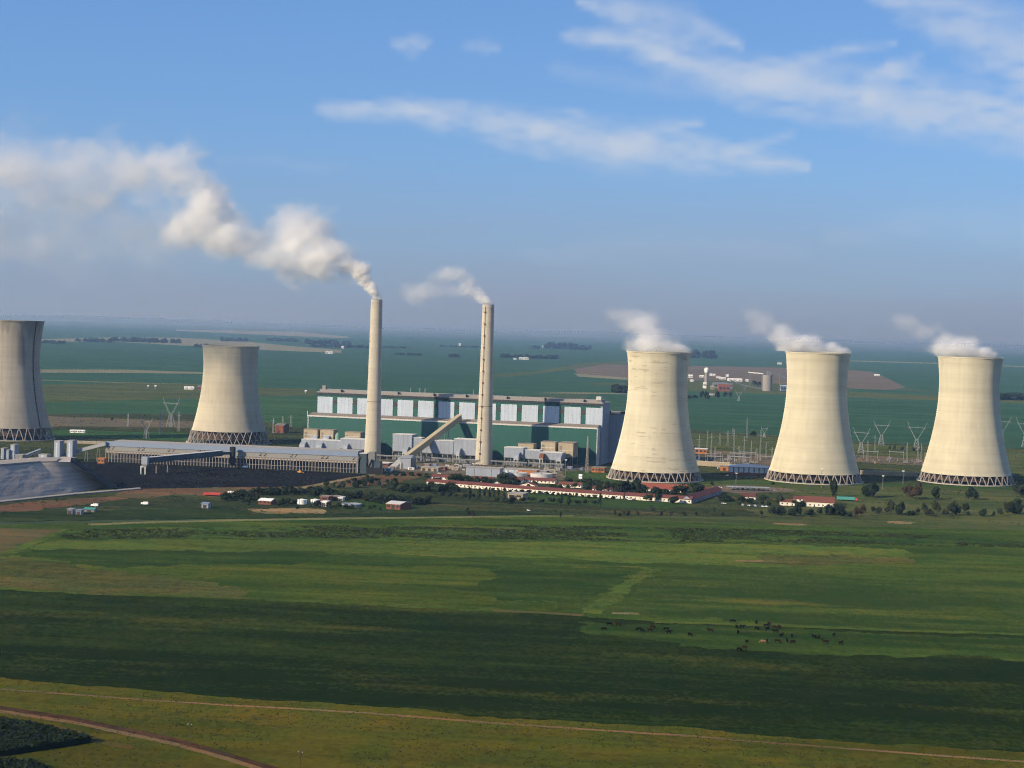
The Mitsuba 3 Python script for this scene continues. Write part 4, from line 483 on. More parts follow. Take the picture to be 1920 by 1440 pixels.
plain('mat_white_sheet', sheet((.41, .48, .58), 0.9), 0.55, 0.3)
plain('mat_green_sheet', sheet((.008, .080, .066), 0.9), 0.5, 0.4)
plain('mat_grey_sheet', sheet((.25, .285, .35), 0.7), 0.5, 0.4)
plain('mat_beige', sheet((.34, .29, .21), 0.5), 0.8, 0.2)
plain('mat_concrete', (.40, .37, .32), 0.9, 0.1)
plain('mat_leg', (.30, .27, .25), 0.9, 0.1)
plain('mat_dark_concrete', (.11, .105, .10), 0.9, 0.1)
plain('mat_dark', (.016, .016, .018), 0.8, 0.2)
plain('mat_louvre', (.060, .045, .040), 0.7, 0.2)
plain('mat_roof_grey', (.25, .24, .235), 0.85, 0.15)
plain('mat_roof_brown', (.19, .165, .145), 0.85, 0.15)
plain('mat_fascia', (.028, .036, .040), 0.6, 0.3)
plain('mat_trim', (.48, .48, .47), 0.7, 0.3)
plain('mat_blue_roof', (.155, .20, .28), 0.6, 0.3)
plain('mat_bunker_wall', (.25, .25, .24), 0.8, 0.2)
plain('mat_steel', (.15, .16, .17), 0.6, 0.5)
plain('mat_galvanised', (.24, .26, .28), 0.55, 0.5)
plain('mat_gallery', (.37, .32, .22), 0.8, 0.2)
plain('mat_stacker', (.032, .055, .070), 0.6, 0.4)
plain('mat_orange_brick', (.36, .145, .055), 0.85, 0.15)
plain('mat_brick', (.19, .075, .048), 0.85, 0.15)
plain('mat_rust', (.17, .075, .04), 0.85, 0.15)
plain('mat_white_wall', (.72, .68, .58), 0.8, 0.2)
plain('mat_red_roof', (.140, .052, .045), 0.8, 0.15)
plain('mat_rust_roof', (.155, .062, .045), 0.8, 0.15)
plain('mat_dull_roof', (.105, .045, .042), 0.8, 0.15)
plain('mat_orange_roof', (.25, .075, .048), 0.75, 0.2)
plain('mat_window', (.03, .035, .045), 0.12, 0.8)
plain('mat_pane', (.45, .52, .56), 0.3, 0.6)
plain('mat_white_paint', (.78, .78, .76), 0.35, 0.5)
plain('mat_red_paint', (.42, .05, .03), 0.4, 0.5)
plain('mat_blue_paint', (.05, .10, .26), 0.35, 0.5)
plain('mat_dark_paint', (.03, .03, .035), 0.3, 0.5)
plain('mat_yellow_paint', (.50, .24, .03), 0.5, 0.4)
plain('mat_teal_paint', (.06, .26, .22), 0.5, 0.4)
plain('mat_tyre', (.02, .02, .02), 0.9, 0.1)
plain('mat_shade_fill', (.095, .070, .055), 0.95, 0.05)  # dark brown that stands for shade inside the tower leg rings
plain('mat_bark', (.07, .055, .04), 0.95, 0.1)
plain('mat_black_hide', (.004, .0035, .003), 0.9, 0.05)
plain('mat_red_hide', (.020, .007, .005), 0.9, 0.05)
plain('mat_tan_hide', (.20, .11, .06), 0.7, 0.2)
plain('mat_silo', (.26, .25, .24), 0.85, 0.15)
plain('mat_green_tank', (.16, .29, .25), 0.6, 0.3)
plain('mat_basin', (.075, .078, .070), 0.9, 0.1)
scene['mat_dark_blue'] = {'type': 'principled', 'base_color': rgb(.012, .02, .03), 'roughness': 0.12, 'specular': 0.6}


def leaves(name, a, b):
    def colour(p, n, uv):
        return mix(a, b, dr.clip(0.5 + 1.3 * (fbm(p.x * 0.6, p.y * 0.6, p.z * 0.6, 2) - 0.5) + 0.7 * (cell_rand(p.x * 0.16, p.y * 0.16, 3.0) - 0.5), 0, 1))
    plain(name, proc(colour), 0.8, 0.15)


leaves('mat_leaf', (.006, .013, .005), (.018, .031, .010))
leaves('mat_tuft', (.018, .024, .007), (.040, .044, .012))
leaves('mat_leaf_grey', (.015, .021, .010), (.034, .041, .018))
leaves('mat_leaf_rust', (.030, .019, .012), (.055, .036, .019))


def heap_colour(p, n, uv):
    lift = noise(p.x * 0.01, p.z * 1.1, 2.0)
    t = 0.5 + 0.7 * (lift - 0.5) + 0.8 * (fbm(p.x * 0.12, p.y * 0.05, p.z * 0.5, 3) - 0.5) + 0.7 * (fbm(p.x * 0.9, p.y * 0.9, p.z * 0.9, 2) - 0.5)
    return mix((.26, .232, .208), (.41, .372, .34), dr.clip(t, 0, 1))


plain('mat_heap', proc(heap_colour), 0.95, 0.05)
plain('mat_coal', (.008, .008, .010), 0.8, 0.15)

# ------------------------------------------------------------------ ground and fields
B = REACH - 2000.0


def flat(poly, z):
    v, f = trimesh.creation.triangulate_polygon(poly, engine='earcut')
    v3 = np.column_stack([v, np.full(len(v), z)])
    f = np.asarray(f)
    a, b, c = v3[f[:, 0]], v3[f[:, 1]], v3[f[:, 2]]
    up_ = np.cross(b - a, c - a)[:, 2]
    f = np.where((up_ < 0)[:, None], f[:, ::-1], f)
    return v3, f


def cover(name, polys, kind, z, skirt=0.0):
    vs, fs, at = [], [], 0
    for poly in polys:
        v, f = flat(poly, z)
        vs.append(v)
        fs.append(f + at)
        at += len(v)
        if skirt:
            for ring in [poly.exterior, *poly.interiors]:
                r = np.array(ring.coords)[:-1]
                n = len(r)
                vs.append(np.vstack([np.column_stack([r, np.full(n, z)]), np.column_stack([r, np.full(n, z - skirt)])]))
                i = np.arange(n)
                j = (i + 1) % n
                fs.append(np.vstack([np.stack([i, i + n, j], 1), np.stack([j, i + n, j + n], 1)]) + at)
                at += 2 * n
    v, f = np.vstack(vs), np.vstack(fs)
    uv = np.tile([(COVER_ID[kind] + 0.5) / 64.0, 0.5], (len(v), 1))
    return struct(name, trimesh.Trimesh(v, f, process=False), 'mat_cover', uv=uv)


cover('ground', [sg.box(-B, -900.0, B, B)], 'f_ground', -0.30)
taken = None
for name, kind, pts, height in reversed(FIELDS):
    poly = sg.Polygon(pts).buffer(0)
    soft = {'crop_strip': 7.0, 'dark_crop_field': 3.0, 'grass_strip': 2.5, 'grass_waterway': 3.0, 'field_edge': 2.0, 'verge': 3.0, 'dark_verge': 4.0, 'stubble_field': 4.0, 'lawn': 3.0, 'bare_ground': 4.5, 'red_soil': 5.0, 'bare_strip': 6.0,
            'meadow': 4.0, 'straw_path': 1.0, 'dry_grass': 2.0, 'farm_track': 0.5, 'dirt_road': 0.5, 'plant_yard': 3.0, 'gravel_yard': 3.0, 'grass_verge': 4.0, 'playing_field': 1.5}.get(name, 0)
    if soft and poly.geom_type == 'Polygon':
        # sown strips and worn ground never end on a ruled line: torn tongues of several sizes
        ring = np.array(poly.exterior.segmentize(1.6 if soft > 1 else 2.5).coords)[:-1]
        off = np.zeros((len(ring), 2))
        for k, (wave, amp) in enumerate(((45.0, 1.0), (17.0, .8), (5.5, .55), (2.6, .4))):
            q = np.column_stack([ring / wave, np.full(len(ring), 3.0 + k)])
            off += np.column_stack([meshkit.noise(q, 2 * k + 1) - .5, meshkit.noise(q, 2 * k + 2) - .5]) * 2 * soft * amp
        poly = sg.Polygon(ring + off).buffer(0)
    free = poly if taken is None else poly.difference(taken)
    taken = poly if taken is None else taken.union(poly)
    bits = [g for g in getattr(free, 'geoms', [free]) if g.geom_type == 'Polygon' and g.area > 6.0]
    if bits:
        cover(name, bits, kind, height, skirt=0.0 if name in ('far_field', 'far_road') else height + 0.29)

plain('mat_hill', (.035, .05, .03), 0.95, 0.05)
# distant low hills on the skyline
for k, (x0, x1, y0, h) in enumerate(((-21000, -3000, 52000, 120), (-6000, 14000, 56000, 90), (9000, 26000, 50000, 110))):
    xs = np.linspace(x0, x1, 60)
    prof = h * np.sin(np.linspace(0, math.pi, 60)) ** 0.6 * (0.55 + 0.9 * meshkit.fbm(np.column_stack([xs / 2500.0, np.full(60, k * 3.0), np.zeros(60)]), 3, seed=5))
    rows = [np.column_stack([xs, np.full(60, y0 + dy), prof * s - (1.0 if s == 0 else 0)]) for dy, s in ((0, 0), (700, .6), (1500, 1), (2600, .5), (3600, 0))]
    v = np.vstack(rows)
    f = [[r * 60 + i, r * 60 + i + 1, (r + 1) * 60 + i + 1] for r in range(4) for i in range(59)] + [[r * 60 + i, (r + 1) * 60 + i + 1, (r + 1) * 60 + i] for r in range(4) for i in range(59)]
    struct('hill', trimesh.Trimesh(v, f, process=False), 'mat_hill', smooth=True)

# ------------------------------------------------------------------ cooling towers
TOWER_LABELS = ['bright steaming cooling tower with dark stained patches, nearest the green and white boiler house',
                'bright steaming cooling tower between the other two steaming towers',
                'bright steaming cooling tower rightmost of the row',
                'steamless grey cooling tower on a tall crossed leg ring, behind the long coal bunker',
                'large steamless grey cooling tower with sooty top, cut by the left edge of the photo']
for (x, y, H, R0, zt, b, zl, n, style), lab in zip(TOWERS, TOWER_LABELS):
    t = thing('cooling_tower', lab, 'cooling tower', 'cooling towers of the power station')
    rad = lambda z: R0 * math.sqrt(1 + ((z - zt) / b) ** 2)
    F = Frame(x, y, 0)
    zz = np.concatenate([np.linspace(zl, H - 1.2, 40)])
    outer = [(rad(z) + (0.35 if z < zl + 1.6 else 0), z) for z in zz]
    lip = [(rad(H) + 0.55, H - 1.2), (rad(H) + 0.55, H), (rad(H) - 0.5, H)]
    inner = [(rad(z) - 0.7, z) for z in zz[::-1]]
    part(t, 'shell', F(lathe(outer + lip + inner + [outer[0]], 96)), 'mat_old_tower' if style == 'x' or H > 135 else 'mat_tower', smooth=35)
    rb, rt = rad(0) + 0.4, rad(zl) - 0.1
    w = 0.75 if style == 'v' else 0.7
    for k in range(n):
        a0 = 2 * math.pi * (k + 0.5) / n
        half = math.pi / n
        for s in (-1, 1):
            if style == 'v':
                p0 = (rb * math.cos(a0 + s * 0.10 * half), rb * math.sin(a0 + s * 0.10 * half), 0)
                p1 = (rt * math.cos(a0 + s * 0.92 * half), rt * math.sin(a0 + s * 0.92 * half), zl + 0.4)
            else:
                p0 = (rb * math.cos(a0 - s * 0.9 * half), rb * math.sin(a0 - s * 0.9 * half), 0)
                p1 = ((rt + 0.3 * s) * math.cos(a0 + s * 0.9 * half), (rt + 0.3 * s) * math.sin(a0 + s * 0.9 * half), zl + 0.4)
            part(t, 'leg', F(bar(p0, p1, w)), 'mat_leg')
    part(t, 'basin', F(lathe([(rb + 1.6, -0.2), (rb + 1.6, 0.9), (rb + 1.0, 0.9), (rb + 1.0, 0.1)], 72)), 'mat_concrete')
    part(t, 'water', F(lathe([(rb + 0.98, 0.45), (0.01, 0.45)], 72)), 'mat_basin')
    part(t, 'packing', F(lathe([(rt - 4.2, zl * .36), (rt - 4.2, zl + 0.6), (rt - 0.9, zl + 0.6), (rt - 0.9, zl + 2.0), (0.01, zl + 2.0), (0.01, zl * .36), (rt - 4.2, zl * .36)], 48)), 'mat_shade_fill', label='brown timber packing behind the legs')  # low brown ring added to darken the space behind the legs
    if H > 135:                                             # the outside ladder of the large tower
        a = math.radians(-28)
        pts = [F.pt((rad(z) * math.cos(a) * 1.012, rad(z) * math.sin(a) * 1.012, z)) for z in np.linspace(zl, H, 16)]
        part(t, 'ladder', join(*[bar(p, q, 0.9) for p, q in zip(pts, pts[1:])]), 'mat_dark')

# ------------------------------------------------------------------ chimneys
CH_PROFILE = [(0, 9.3), (6, 9.1), (20, 8.55), (60, 7.6), (110, 6.8), (160, 6.25)]
for k, ((x, y, H), lab) in enumerate(zip(CHIMNEYS, ('tall concrete chimney trailing thick white smoke, left of the pair', 'tall concrete chimney with a ladder down its front and thin smoke, right of the pair'))):
    t = thing('chimney', lab, 'chimney', 'tall concrete chimneys')
    F = Frame(x, y, 0)
    prof = [(r, z) for z, r in CH_PROFILE] + [(6.15, H - 9)]
    rad = lambda z: float(np.interp(z, [q[0] for q in CH_PROFILE] + [H], [q[1] for q in CH_PROFILE] + [6.1]))
    part(t, 'shaft', F(lathe([(r, z) for r, z in prof] + [(5.0, H - 9)], 40)), 'mat_chimney', smooth=35)
    part(t, 'cap', F(lathe([(6.2, H - 9.05), (6.35, H - 8.6), (6.2, H - 8.2), (6.1, H - 4), (6.4, H - 3.4), (6.4, H - 2.6), (6.1, H - 2.2), (6.1, H), (5.2, H), (5.2, H - 9.05)], 40)), 'mat_concrete', smooth=30)
    part(t, 'flue_mouth', F(lathe([(5.15, H - 2.0), (0.01, H - 2.0)], 32)), 'mat_dark')
    part(t, 'band', F(lathe([(rad(62) + .02, 61.6), (rad(62) + .16, 61.7), (rad(62) + .16, 62.2), (rad(62) + .02, 62.3)], 40)), 'mat_roof_brown')
    if k == 1:
        a = math.radians(-118)
        pts = [np.array([(rad(z) + 0.5) * math.cos(a), (rad(z) + 0.5) * math.sin(a), z]) for z in np.linspace(4, H - 2, 14)]
        part(t, 'ladder', F(join(*[bar(p, q, 0.42) for p, q in zip(pts, pts[1:])])), 'mat_roof_brown')
        for z in np.arange(12, H - 6, 12.5):
            p = np.array([(rad(z) + 0.7) * math.cos(a), (rad(z) + 0.7) * math.sin(a), z])
            part(t, 'landing', F(box(p[0] - .8, p[0] + .8, p[1] - .8, p[1] + .8, z - .9, z + .6)), 'mat_rust')
    else:
        a = math.radians(150)
        pts = [np.array([(rad(z) + 0.5) * math.cos(a), (rad(z) + 0.5) * math.sin(a), z]) for z in np.linspace(4, H - 2, 14)]
        part(t, 'ladder', F(join(*[bar(p, q, 0.4) for p, q in zip(pts, pts[1:])])), 'mat_roof_brown')

# ------------------------------------------------------------------ boiler house (its front runs along x of this frame, corner at the right end)
PX, PY = 93.81, 1843.82
BF = Frame(PX, PY)                     # x <= 0 along the front, y into the building


def bb(s0, s1, y0, y1, z0, z1):
    return BF(box(-s1, -s0, y0, y1, z0, z1))


LEN, STEP, HL, HU = 335.0, 13.0, 41.0, 66.0
bh = thing('boiler_house', 'long green and white boiler house behind the two chimneys', 'building')
part(bh, 'lower_wall', bb(0.4, LEN - 0.6, 0.0, 12.9, 0, HL - 1.6), 'mat_green_sheet')
part(bh, 'eaves', bb(-0.3, LEN + 0.3, -0.5, 12.95, HL - 1.6, HL), 'mat_trim')
part(bh, 'corner_trim', bb(-0.35, 0.4, -0.3, 12.9, 0, HL - 1.6), 'mat_trim', label='white corner strip at the right end')
part(bh, 'corner_trim', bb(LEN - 0.6, LEN + 0.25, -0.3, 1.2, 0, HL - 1.6), 'mat_trim', label='white corner strip at the left end')
part(bh, 'corner_post', bb(LEN + 0.4, LEN + 1.1, -0.6, 0.2, HL - 1.6, HL + 4.5), 'mat_trim')
part(bh, 'lean_to_roof', BF(hexa([[-LEN, -.4, HL + .02], [0, -.4, HL + .02], [0, STEP, HL + .02], [-LEN, STEP, HL + .02]], [[-LEN, -.4, HL + .1], [0, -.4, HL + .1], [0, STEP - .05, HL + 2.6], [-LEN, STEP - .05, HL + 2.6]])), 'mat_roof_brown')
U0, U1 = -2.2, 329.0
part(bh, 'upper_wall', bb(U0 + 2.1, U1 - .5, STEP, 50.9, 0, HU), 'mat_green_sheet')
part(bh, 'end_wall', bb(U0 - .3, U0 + 2.08, STEP + .02, 51.0, 0, HU + .5), 'mat_grey_sheet')
NB = 14
for k in range(NB):
    pitch = (U1 - U0) / (NB - 1 + 0.76)
    s0 = U0 + k * pitch
    part(bh, 'white_panel', bb(s0 - (.3 if k == 0 else 0), s0 + pitch * 0.76, STEP - 0.45, STEP - 0.02, HL + 2.2, HL + 20.8), 'mat_white_sheet')
    if k < NB - 1:
        part(bh, 'louvre', bb(s0 + pitch * 0.80, s0 + pitch * 0.965, STEP - 0.30, STEP - 0.02, HL + 13.2, HL + 17.8), 'mat_louvre')
    for j in (1, 2, 3):
        part(bh, 'panel_joint', bb(s0 + pitch * 0.19 * j - .08, s0 + pitch * 0.19 * j + .08, STEP - 0.52, STEP - 0.44, HL + 2.2, HL + 20.8), 'mat_grey_sheet')
part(bh, 'fascia', bb(U0 - .9, U1 + .9, STEP - 1.1, STEP - 0.03, HU - 1.9, HU + .6), 'mat_fascia')
part(bh, 'roof', bb(U0 - 1.1, U1 + 1.1, STEP - 1.3, 51.3, HU + .6, HU + 1.5), 'mat_roof_grey')
part(bh, 'roof_monitor', bb(U0 + 1.5, U1 - 1, STEP + 3, STEP + 20, HU + 1.5, HU + 4.2), 'mat_roof_grey')
for s in (18, 62, 105, 124, 152, 190, 232, 262, 300):
    part(bh, 'roof_vent', bb(s, s + 1.4, STEP + .5, STEP + 1.9, HU + 1.5, HU + 4.6), 'mat_dark')
part(bh, 'roof_hut', bb(0, 5.5, STEP + 1, STEP + 7, HU + 4.2, HU + 8.2), 'mat_trim')
part(bh, 'roof_hut', bb(321, 325, STEP + 3, STEP + 8, HU + 4.2, HU + 8.5), 'mat_roof_grey')
for s in (204, 210, 221, 166, 168, 147):
    part(bh, 'vent_pipe', BF(bar((-s, STEP + 9, HU + 4), (-s, STEP + 9, HU + 9.5), .5)), 'mat_galvanised')
for k in range(16):
    part(bh, 'ledge_post', bb(10 + 20.5 * k, 10.3 + 20.5 * k, .5, .9, HL + .1, HL + 1.9), 'mat_steel')
th = thing('turbine_hall', 'lower grey hall joined to the back of the boiler house', 'building')
part(th, 'wall', bb(-30, 300, 52, 118, 0, 53), 'mat_grey_sheet')
part(th, 'roof', bb(-30.6, 300.6, 51.5, 118.6, 53, 54.4), 'mat_roof_brown')
for s in range(-26, 290, 24):
    part(th, 'ventilator', bb(s, s + 13, 58, 62, 54.4, 56.8), 'mat_dark')

# ------------------------------------------------------------------ dust filters and ducts before the boiler house
CASE_L = 'pale grey filter casing on legs'
where = ['furthest left under two beige hoppers', 'next to the left chimney', 'just right of the left chimney', 'beside the foot of the sloping gallery', 'behind the sloping gallery', 'just left of the right chimney',
         'just right of the right chimney', 'second on the right of the right chimney', 'rightmost of the row']
whereb = ['leftmost of the beige blocks', 'second of the beige blocks from the left', 'third beige block, beside the left chimney', 'beige block nearest the right chimney', 'beige block second from the right end', 'tallest beige block at the right end']
ng = nb = 0
for (s0, s1, z0, z1), b, dep, kind in PRECIP:
    grey = kind == 'grey'
    if grey:
        t = thing('filter_casing', f'{CASE_L}, {where[ng]}', 'dust filter', 'dust filters before the boiler house')
        ng += 1
    else:
        t = thing('filter_house', f'beige filter house, {whereb[nb]}', 'filter house', 'beige filter houses')
        nb += 1
    y0 = -b
    mat = 'mat_grey_sheet' if grey else 'mat_beige'
    part(t, 'casing', bb(s0, s1, y0, y0 + dep, z0, z1), mat)
    part(t, 'roof', bb(s0 - .3, s1 + .3, y0 - .3, y0 + dep + .3, z1, z1 + .5), 'mat_trim' if grey else 'mat_roof_brown')
    n = max(2, int((s1 - s0) / 6))
    for i in range(n + 1):
        s = s0 + .4 + (s1 - s0 - .8) * i / n
        part(t, 'leg', bb(s - .3, s + .3, y0 + .2, y0 + .8, 0, z0), 'mat_galvanised')
        part(t, 'leg', bb(s - .3, s + .3, y0 + dep - .8, y0 + dep - .2, 0, z0), 'mat_steel')
        if i < n:
            part(t, 'brace', BF(join(bar((-s, y0 + .4, .5), (-s - (s1 - s0) / n, y0 + .4, z0 - .5), .25), bar((-s, y0 + .45, z0 - .5), (-s - (s1 - s0) / n, y0 + .45, .5), .25))), 'mat_steel')
            if grey:
                sa, sb = s + .6, s + (s1 - s0) / n - .4
                sm = (sa + sb) / 2
                part(t, 'hopper', BF(hexa([[-sm - .6, y0 + dep / 2 - .6, z0 - 4.5], [-sm + .6, y0 + dep / 2 - .6, z0 - 4.5], [-sm + .6, y0 + dep / 2 + .6, z0 - 4.5], [-sm - .6, y0 + dep / 2 + .6, z0 - 4.5]],
                                           [[-sb, y0 + 1, z0], [-sa, y0 + 1, z0], [-sa, y0 + dep - 1, z0], [-sb, y0 + dep - 1, z0]])), 'mat_steel')
    if grey:
        for i in range(1, int((s1 - s0) / 5)):
            s = s0 + 5 * i
            part(t, 'rib', bb(s - .15, s + .15, y0 - .25, y0 - .01, z0, z1), 'mat_galvanised')
        part(t, 'walkway', bb(s0, s1, y0 - 1.6, y0 - .05, z0 - .5, z0 - .2), 'mat_steel')
        part(t, 'shade_filler', bb(s0 + 1, s1 - 1, y0 + 4.5, y0 + dep - 1, 0, z0 - 4.6), 'mat_steel')  # steel box added to darken the open space under the casing
        if (s1 - s0) > 14:
            t2 = thing('flue_duct', f'grey flue duct behind the casing {where[ng - 1]}', 'duct', 'flue ducts')
            scene[t2] = mikit.ply(bb(s0 + (s1 - s0) * .35, s0 + (s1 - s0) * .6, y0 + dep + .05, -20.6, z0 + 1, z1 - 2), 'mat_grey_sheet')
    else:
        part(t, 'door', bb(s1 - 4.2, s1 - 1.2, y0 - .2, y0 - .01, z0 + 4, z1 - 3), 'mat_roof_brown')
        part(t, 'band', bb(s0 + 1, s1 - 1, y0 - .25, y0 - .01, (z0 + z1) / 2 - .2, (z0 + z1) / 2 + .3), 'mat_trim')
HOOD_AT = ['leftmost', 'second from the left', 'beside the left chimney', 'beside the sloping gallery foot', 'just left of the right chimney', 'just right of the right chimney', 'rust coloured', 'rightmost', 'under the first beige block', 'under the second beige block']
for ((s0, s1, z0, z1), b, dep, kind), at in zip(HOODS, HOOD_AT):
    mat = 'mat_rust' if kind else 'mat_grey_sheet'
    t = thing('fan_hood', f'curved {"rust brown" if kind else "grey"} fan hood on the filter row, {at}', 'fan hood', 'fan hoods of the filter row')
    prof = [(0, z0), (dep, z0), (dep, z1)] + [(dep - dep * math.sin(a), z0 + (z1 - z0) * math.cos(a)) for a in np.linspace(.25, 1.5, 7)]
    m = trimesh.creation.extrude_polygon(sg.Polygon(prof).buffer(0), s1 - s0, engine='earcut')
    m.apply_transform(np.array([[0, 0, 1, -s1], [1, 0, 0, -b], [0, 1, 0, 0], [0, 0, 0, 1.0]]))
    part(t, 'casing', BF(m), mat)
    if z0 > 2:
        for s in (s0 + .5, s1 - .5):
            part(t, 'leg', bb(s - .3, s + .3, -b + .3, -b + .9, 0, z0), 'mat_trim')
        part(t, 'base', bb(s0 - .2, s1 + .2, -b - .2, -b + dep, z0 - .6, z0 - .02), 'mat_trim')
(s0, s1, z0, z1), b, _, _ = BSILO[0]
t = thing('green_silo', 'small pale green silo with a cone top among the beige blocks', 'silo')
part(t, 'drum', BF(trimesh.Trimesh(*(lambda m: (m.vertices + [-(s0 + s1) / 2, -b + 3, 0], m.faces))(lathe([(2.7, z0), (2.7, z1 - 3), (0.5, z1), (0.01, z1)], 24)))), 'mat_green_tank', smooth=30)
for s in (s0 + .6, s1 - .6):
    part(t, 'leg', bb(s - .25, s + .25, -b + 1, -b + 1.5, 0, z0), 'mat_steel')
# pipe racks and pipes that fill the dark space below the casings
for s0, s1, at in ((60, 100, 'right of the right chimney'), (148, 186, 'right of the sloping gallery'), (112, 142, 'left of the right chimney'), (20, 58, 'at the right end of the row'), (198, 232, 'left of the sloping gallery')):
    t = thing('pipe_rack', f'low steel pipe rack before the filter legs {at}', 'pipe rack', 'pipe racks before the filters')
    for j in range(4):
        part(t, 'pipe', BF(bar((-s0, -66 - .7 * j, 4.2 + .9 * (j % 2)), (-s1, -66 - .7 * j, 4.2 + .9 * (j % 2)), .5)), 'mat_galvanised' if j % 2 else 'mat_steel')
    for s in np.arange(s0 + 2, s1, 8):
        part(t, 'post', bb(s, s + .35, -68.5, -68.2, 0, 4), 'mat_steel')
        part(t, 'post', bb(s, s + .35, -66.2, -65.9, 0, 4), 'mat_steel')

# ------------------------------------------------------------------ sloping coal gallery and its transfer house
a, b = np.array(GALLERY[0]), np.array(GALLERY[1])
a[2] = 3.0
t = thing('coal_gallery', 'long beige enclosed gallery sloping up to the boiler house', 'conveyor gallery')
ax = (b - a) / np.linalg.norm(b - a)
part(t, 'casing', bar(a + [0, 0, 1.6], b + [0, 0, 1.6], 5.2, 4.6), 'mat_gallery')
part(t, 'roof', bar(a + [0, 0, 4.15], b + [0, 0, 4.15], 5.8, .5), 'mat_gallery')
part(t, 'truss', bar(a + [0, 0, -1.6], b + [0, 0, -1.6], 5.0, 1.6), 'mat_gallery')
for f_ in (0.28, 0.52, 0.76):
    p = a + (b - a) * f_
    for s in (-1, 1):
        part(t, 'trestle_leg', bar((p[0] + 2.2 * s * ax[1], p[1] - 2.2 * s * ax[0], p[2] - 2), (p[0] + 4.2 * s * ax[1], p[1] - 4.2 * s * ax[0], 0), .7), 'mat_steel')
x, y, w, h, dep, rot = TRANSFER
F = Frame(x, y, rot)
t = thing('transfer_house', 'grey house with a long sloping lid at the foot of the coal gallery', 'transfer house')
part(t, 'wall', F(box(-2, 9.5, 2, dep, 0, h)), 'mat_grey_sheet')
part(t, 'side_panel', F(box(9.55, 10.0, 3, dep - 1, 0, h - 1)), 'mat_steel')
part(t, 'roof', F(hexa([[-3, 1, h], [10, 1, h], [10, dep + .5, h], [-3, dep + .5, h]], [[-3, 1, h + .5], [10, 1, h + .5], [8, dep - 3, h + 2.5], [-1, dep - 3, h + 2.5]])), 'mat_galvanised')
part(t, 'sloping_lid', F(hexa([[-14, 0, .1], [-6, 0, .1], [2, 5, h - .6], [-4, 7, h - .6]], [[-14, 0, .7], [-6, 0, .7], [2, 5, h], [-4, 7, h]])), 'mat_galvanised')
part(t, 'prop', F(box(-1.4, -.6, 0, .8, 0, h * .6)), 'mat_trim')

# ------------------------------------------------------------------ coal bunker on its long row of columns
(xa, ya), (xb, yb) = BUNKER
L_ = math.hypot(xb - xa, yb - ya)
KF = Frame(xa, ya, math.degrees(math.atan2(ya - yb, xb - xa)))
t = thing('coal_bunker', 'long low coal bunker on a row of pale columns beside the black coal yard', 'bunker')
part(t, 'hopper_wall', KF(box(0, L_, 0.6, 20, 11.6, 16.0)), 'mat_bunker_wall')
part(t, 'ledge', KF(box(-.3, L_ + .3, -.4, 20, 10.9, 11.6)), 'mat_roof_brown')
part(t, 'shade_back_wall', KF(box(0, L_, 18.5, 20, 0, 10.9)), 'mat_dark_concrete')  # wall colour darkened to stand for the deep shade behind the columns
part(t, 'lower_roof', KF(hexa([[-.5, -.2, 16.0], [L_ + .5, -.2, 16.0], [L_ + .5, 20.6, 16.0], [-.5, 20.6, 16.0]], [[-.5, .1, 16.8], [L_ + .5, .1, 16.8], [L_ + .5, 2.2, 20.8], [-.5, 2.2, 20.8]])), 'mat_blue_roof')
part(t, 'top_roof', KF(box(8, L_ + .5, 2.4, 20.4, 20.0, 21.4)), 'mat_roof_grey')
part(t, 'rail', KF(box(0, L_, .2, .5, 3.9, 4.25)), 'mat_leg')
ncol = 82
for k in range(ncol):
    xk = .6 + (L_ - 1.2) * k / (ncol - 1)
    part(t, 'column', KF(box(xk - .32, xk + .32, 0, .7, 0, 10.9)), 'mat_leg')
    if k < ncol - 1:
        w_ = (L_ - 1.2) / (ncol - 1)
        part(t, 'corbel', KF(box(xk + .75, xk + w_ - .55, -.1, .75, 9.5, 10.85)), 'mat_concrete')
for k in range(9):
    xk = 2.2 + k * 31.6
    if xk < L_ - 4:
        # the dark figures on the hopper wall
        for j in (0, 1):
            m = meshkit.text_mesh('2' if j == 0 else '7' if k % 2 == 0 else '2', 3.6, .12, bold=True)
            m.apply_transform(np.array([[1.35, 0, 0, xk + 4.6 * j - 1], [0, 0, -1, .58], [0, 1, 0, 12.6], [0, 0, 0, 1.0]]))
            part(t, 'figure', KF(m), 'mat_louvre')
part(t, 'end_wall', KF(box(L_ + .35, L_ + 1.2, 0.2, 20, 0, 17)), 'mat_bunker_wall')
t = thing('bunker_stair_tower', 'dark grey steel tower at the right end of the coal bunker', 'stair tower')
part(t, 'tower', KF(box(L_ + 2, L_ + 9, 2, 10, 0, 19)), 'mat_stacker')  # dark colour puts the shade at the bunker end into the material
part(t, 'cap', KF(box(L_ + 1.6, L_ + 9.4, 1.6, 10.4, 19, 19.6)), 'mat_trim')
t = thing('bunker_conveyor_head', 'dark stepped machinery tower between the bunker end and the left chimney', 'machinery')
part(t, 'tower', KF(box(L_ + 11, L_ + 17, 3, 10, 0, 21)), 'mat_steel')  # these blocks are coloured dark for the same shade
part(t, 'lower_block', KF(box(L_ + 17.1, L_ + 23, 2, 10, 0, 12)), 'mat_stacker')
part(t, 'base', KF(box(L_ + 10, L_ + 27, -2, 1.9, 0, 6)), 'mat_dark')
part(t, 'chute', KF(bar((L_ + 12, 0, 6), (L_ + 15, 1.5, 14), 1.6)), 'mat_dark')

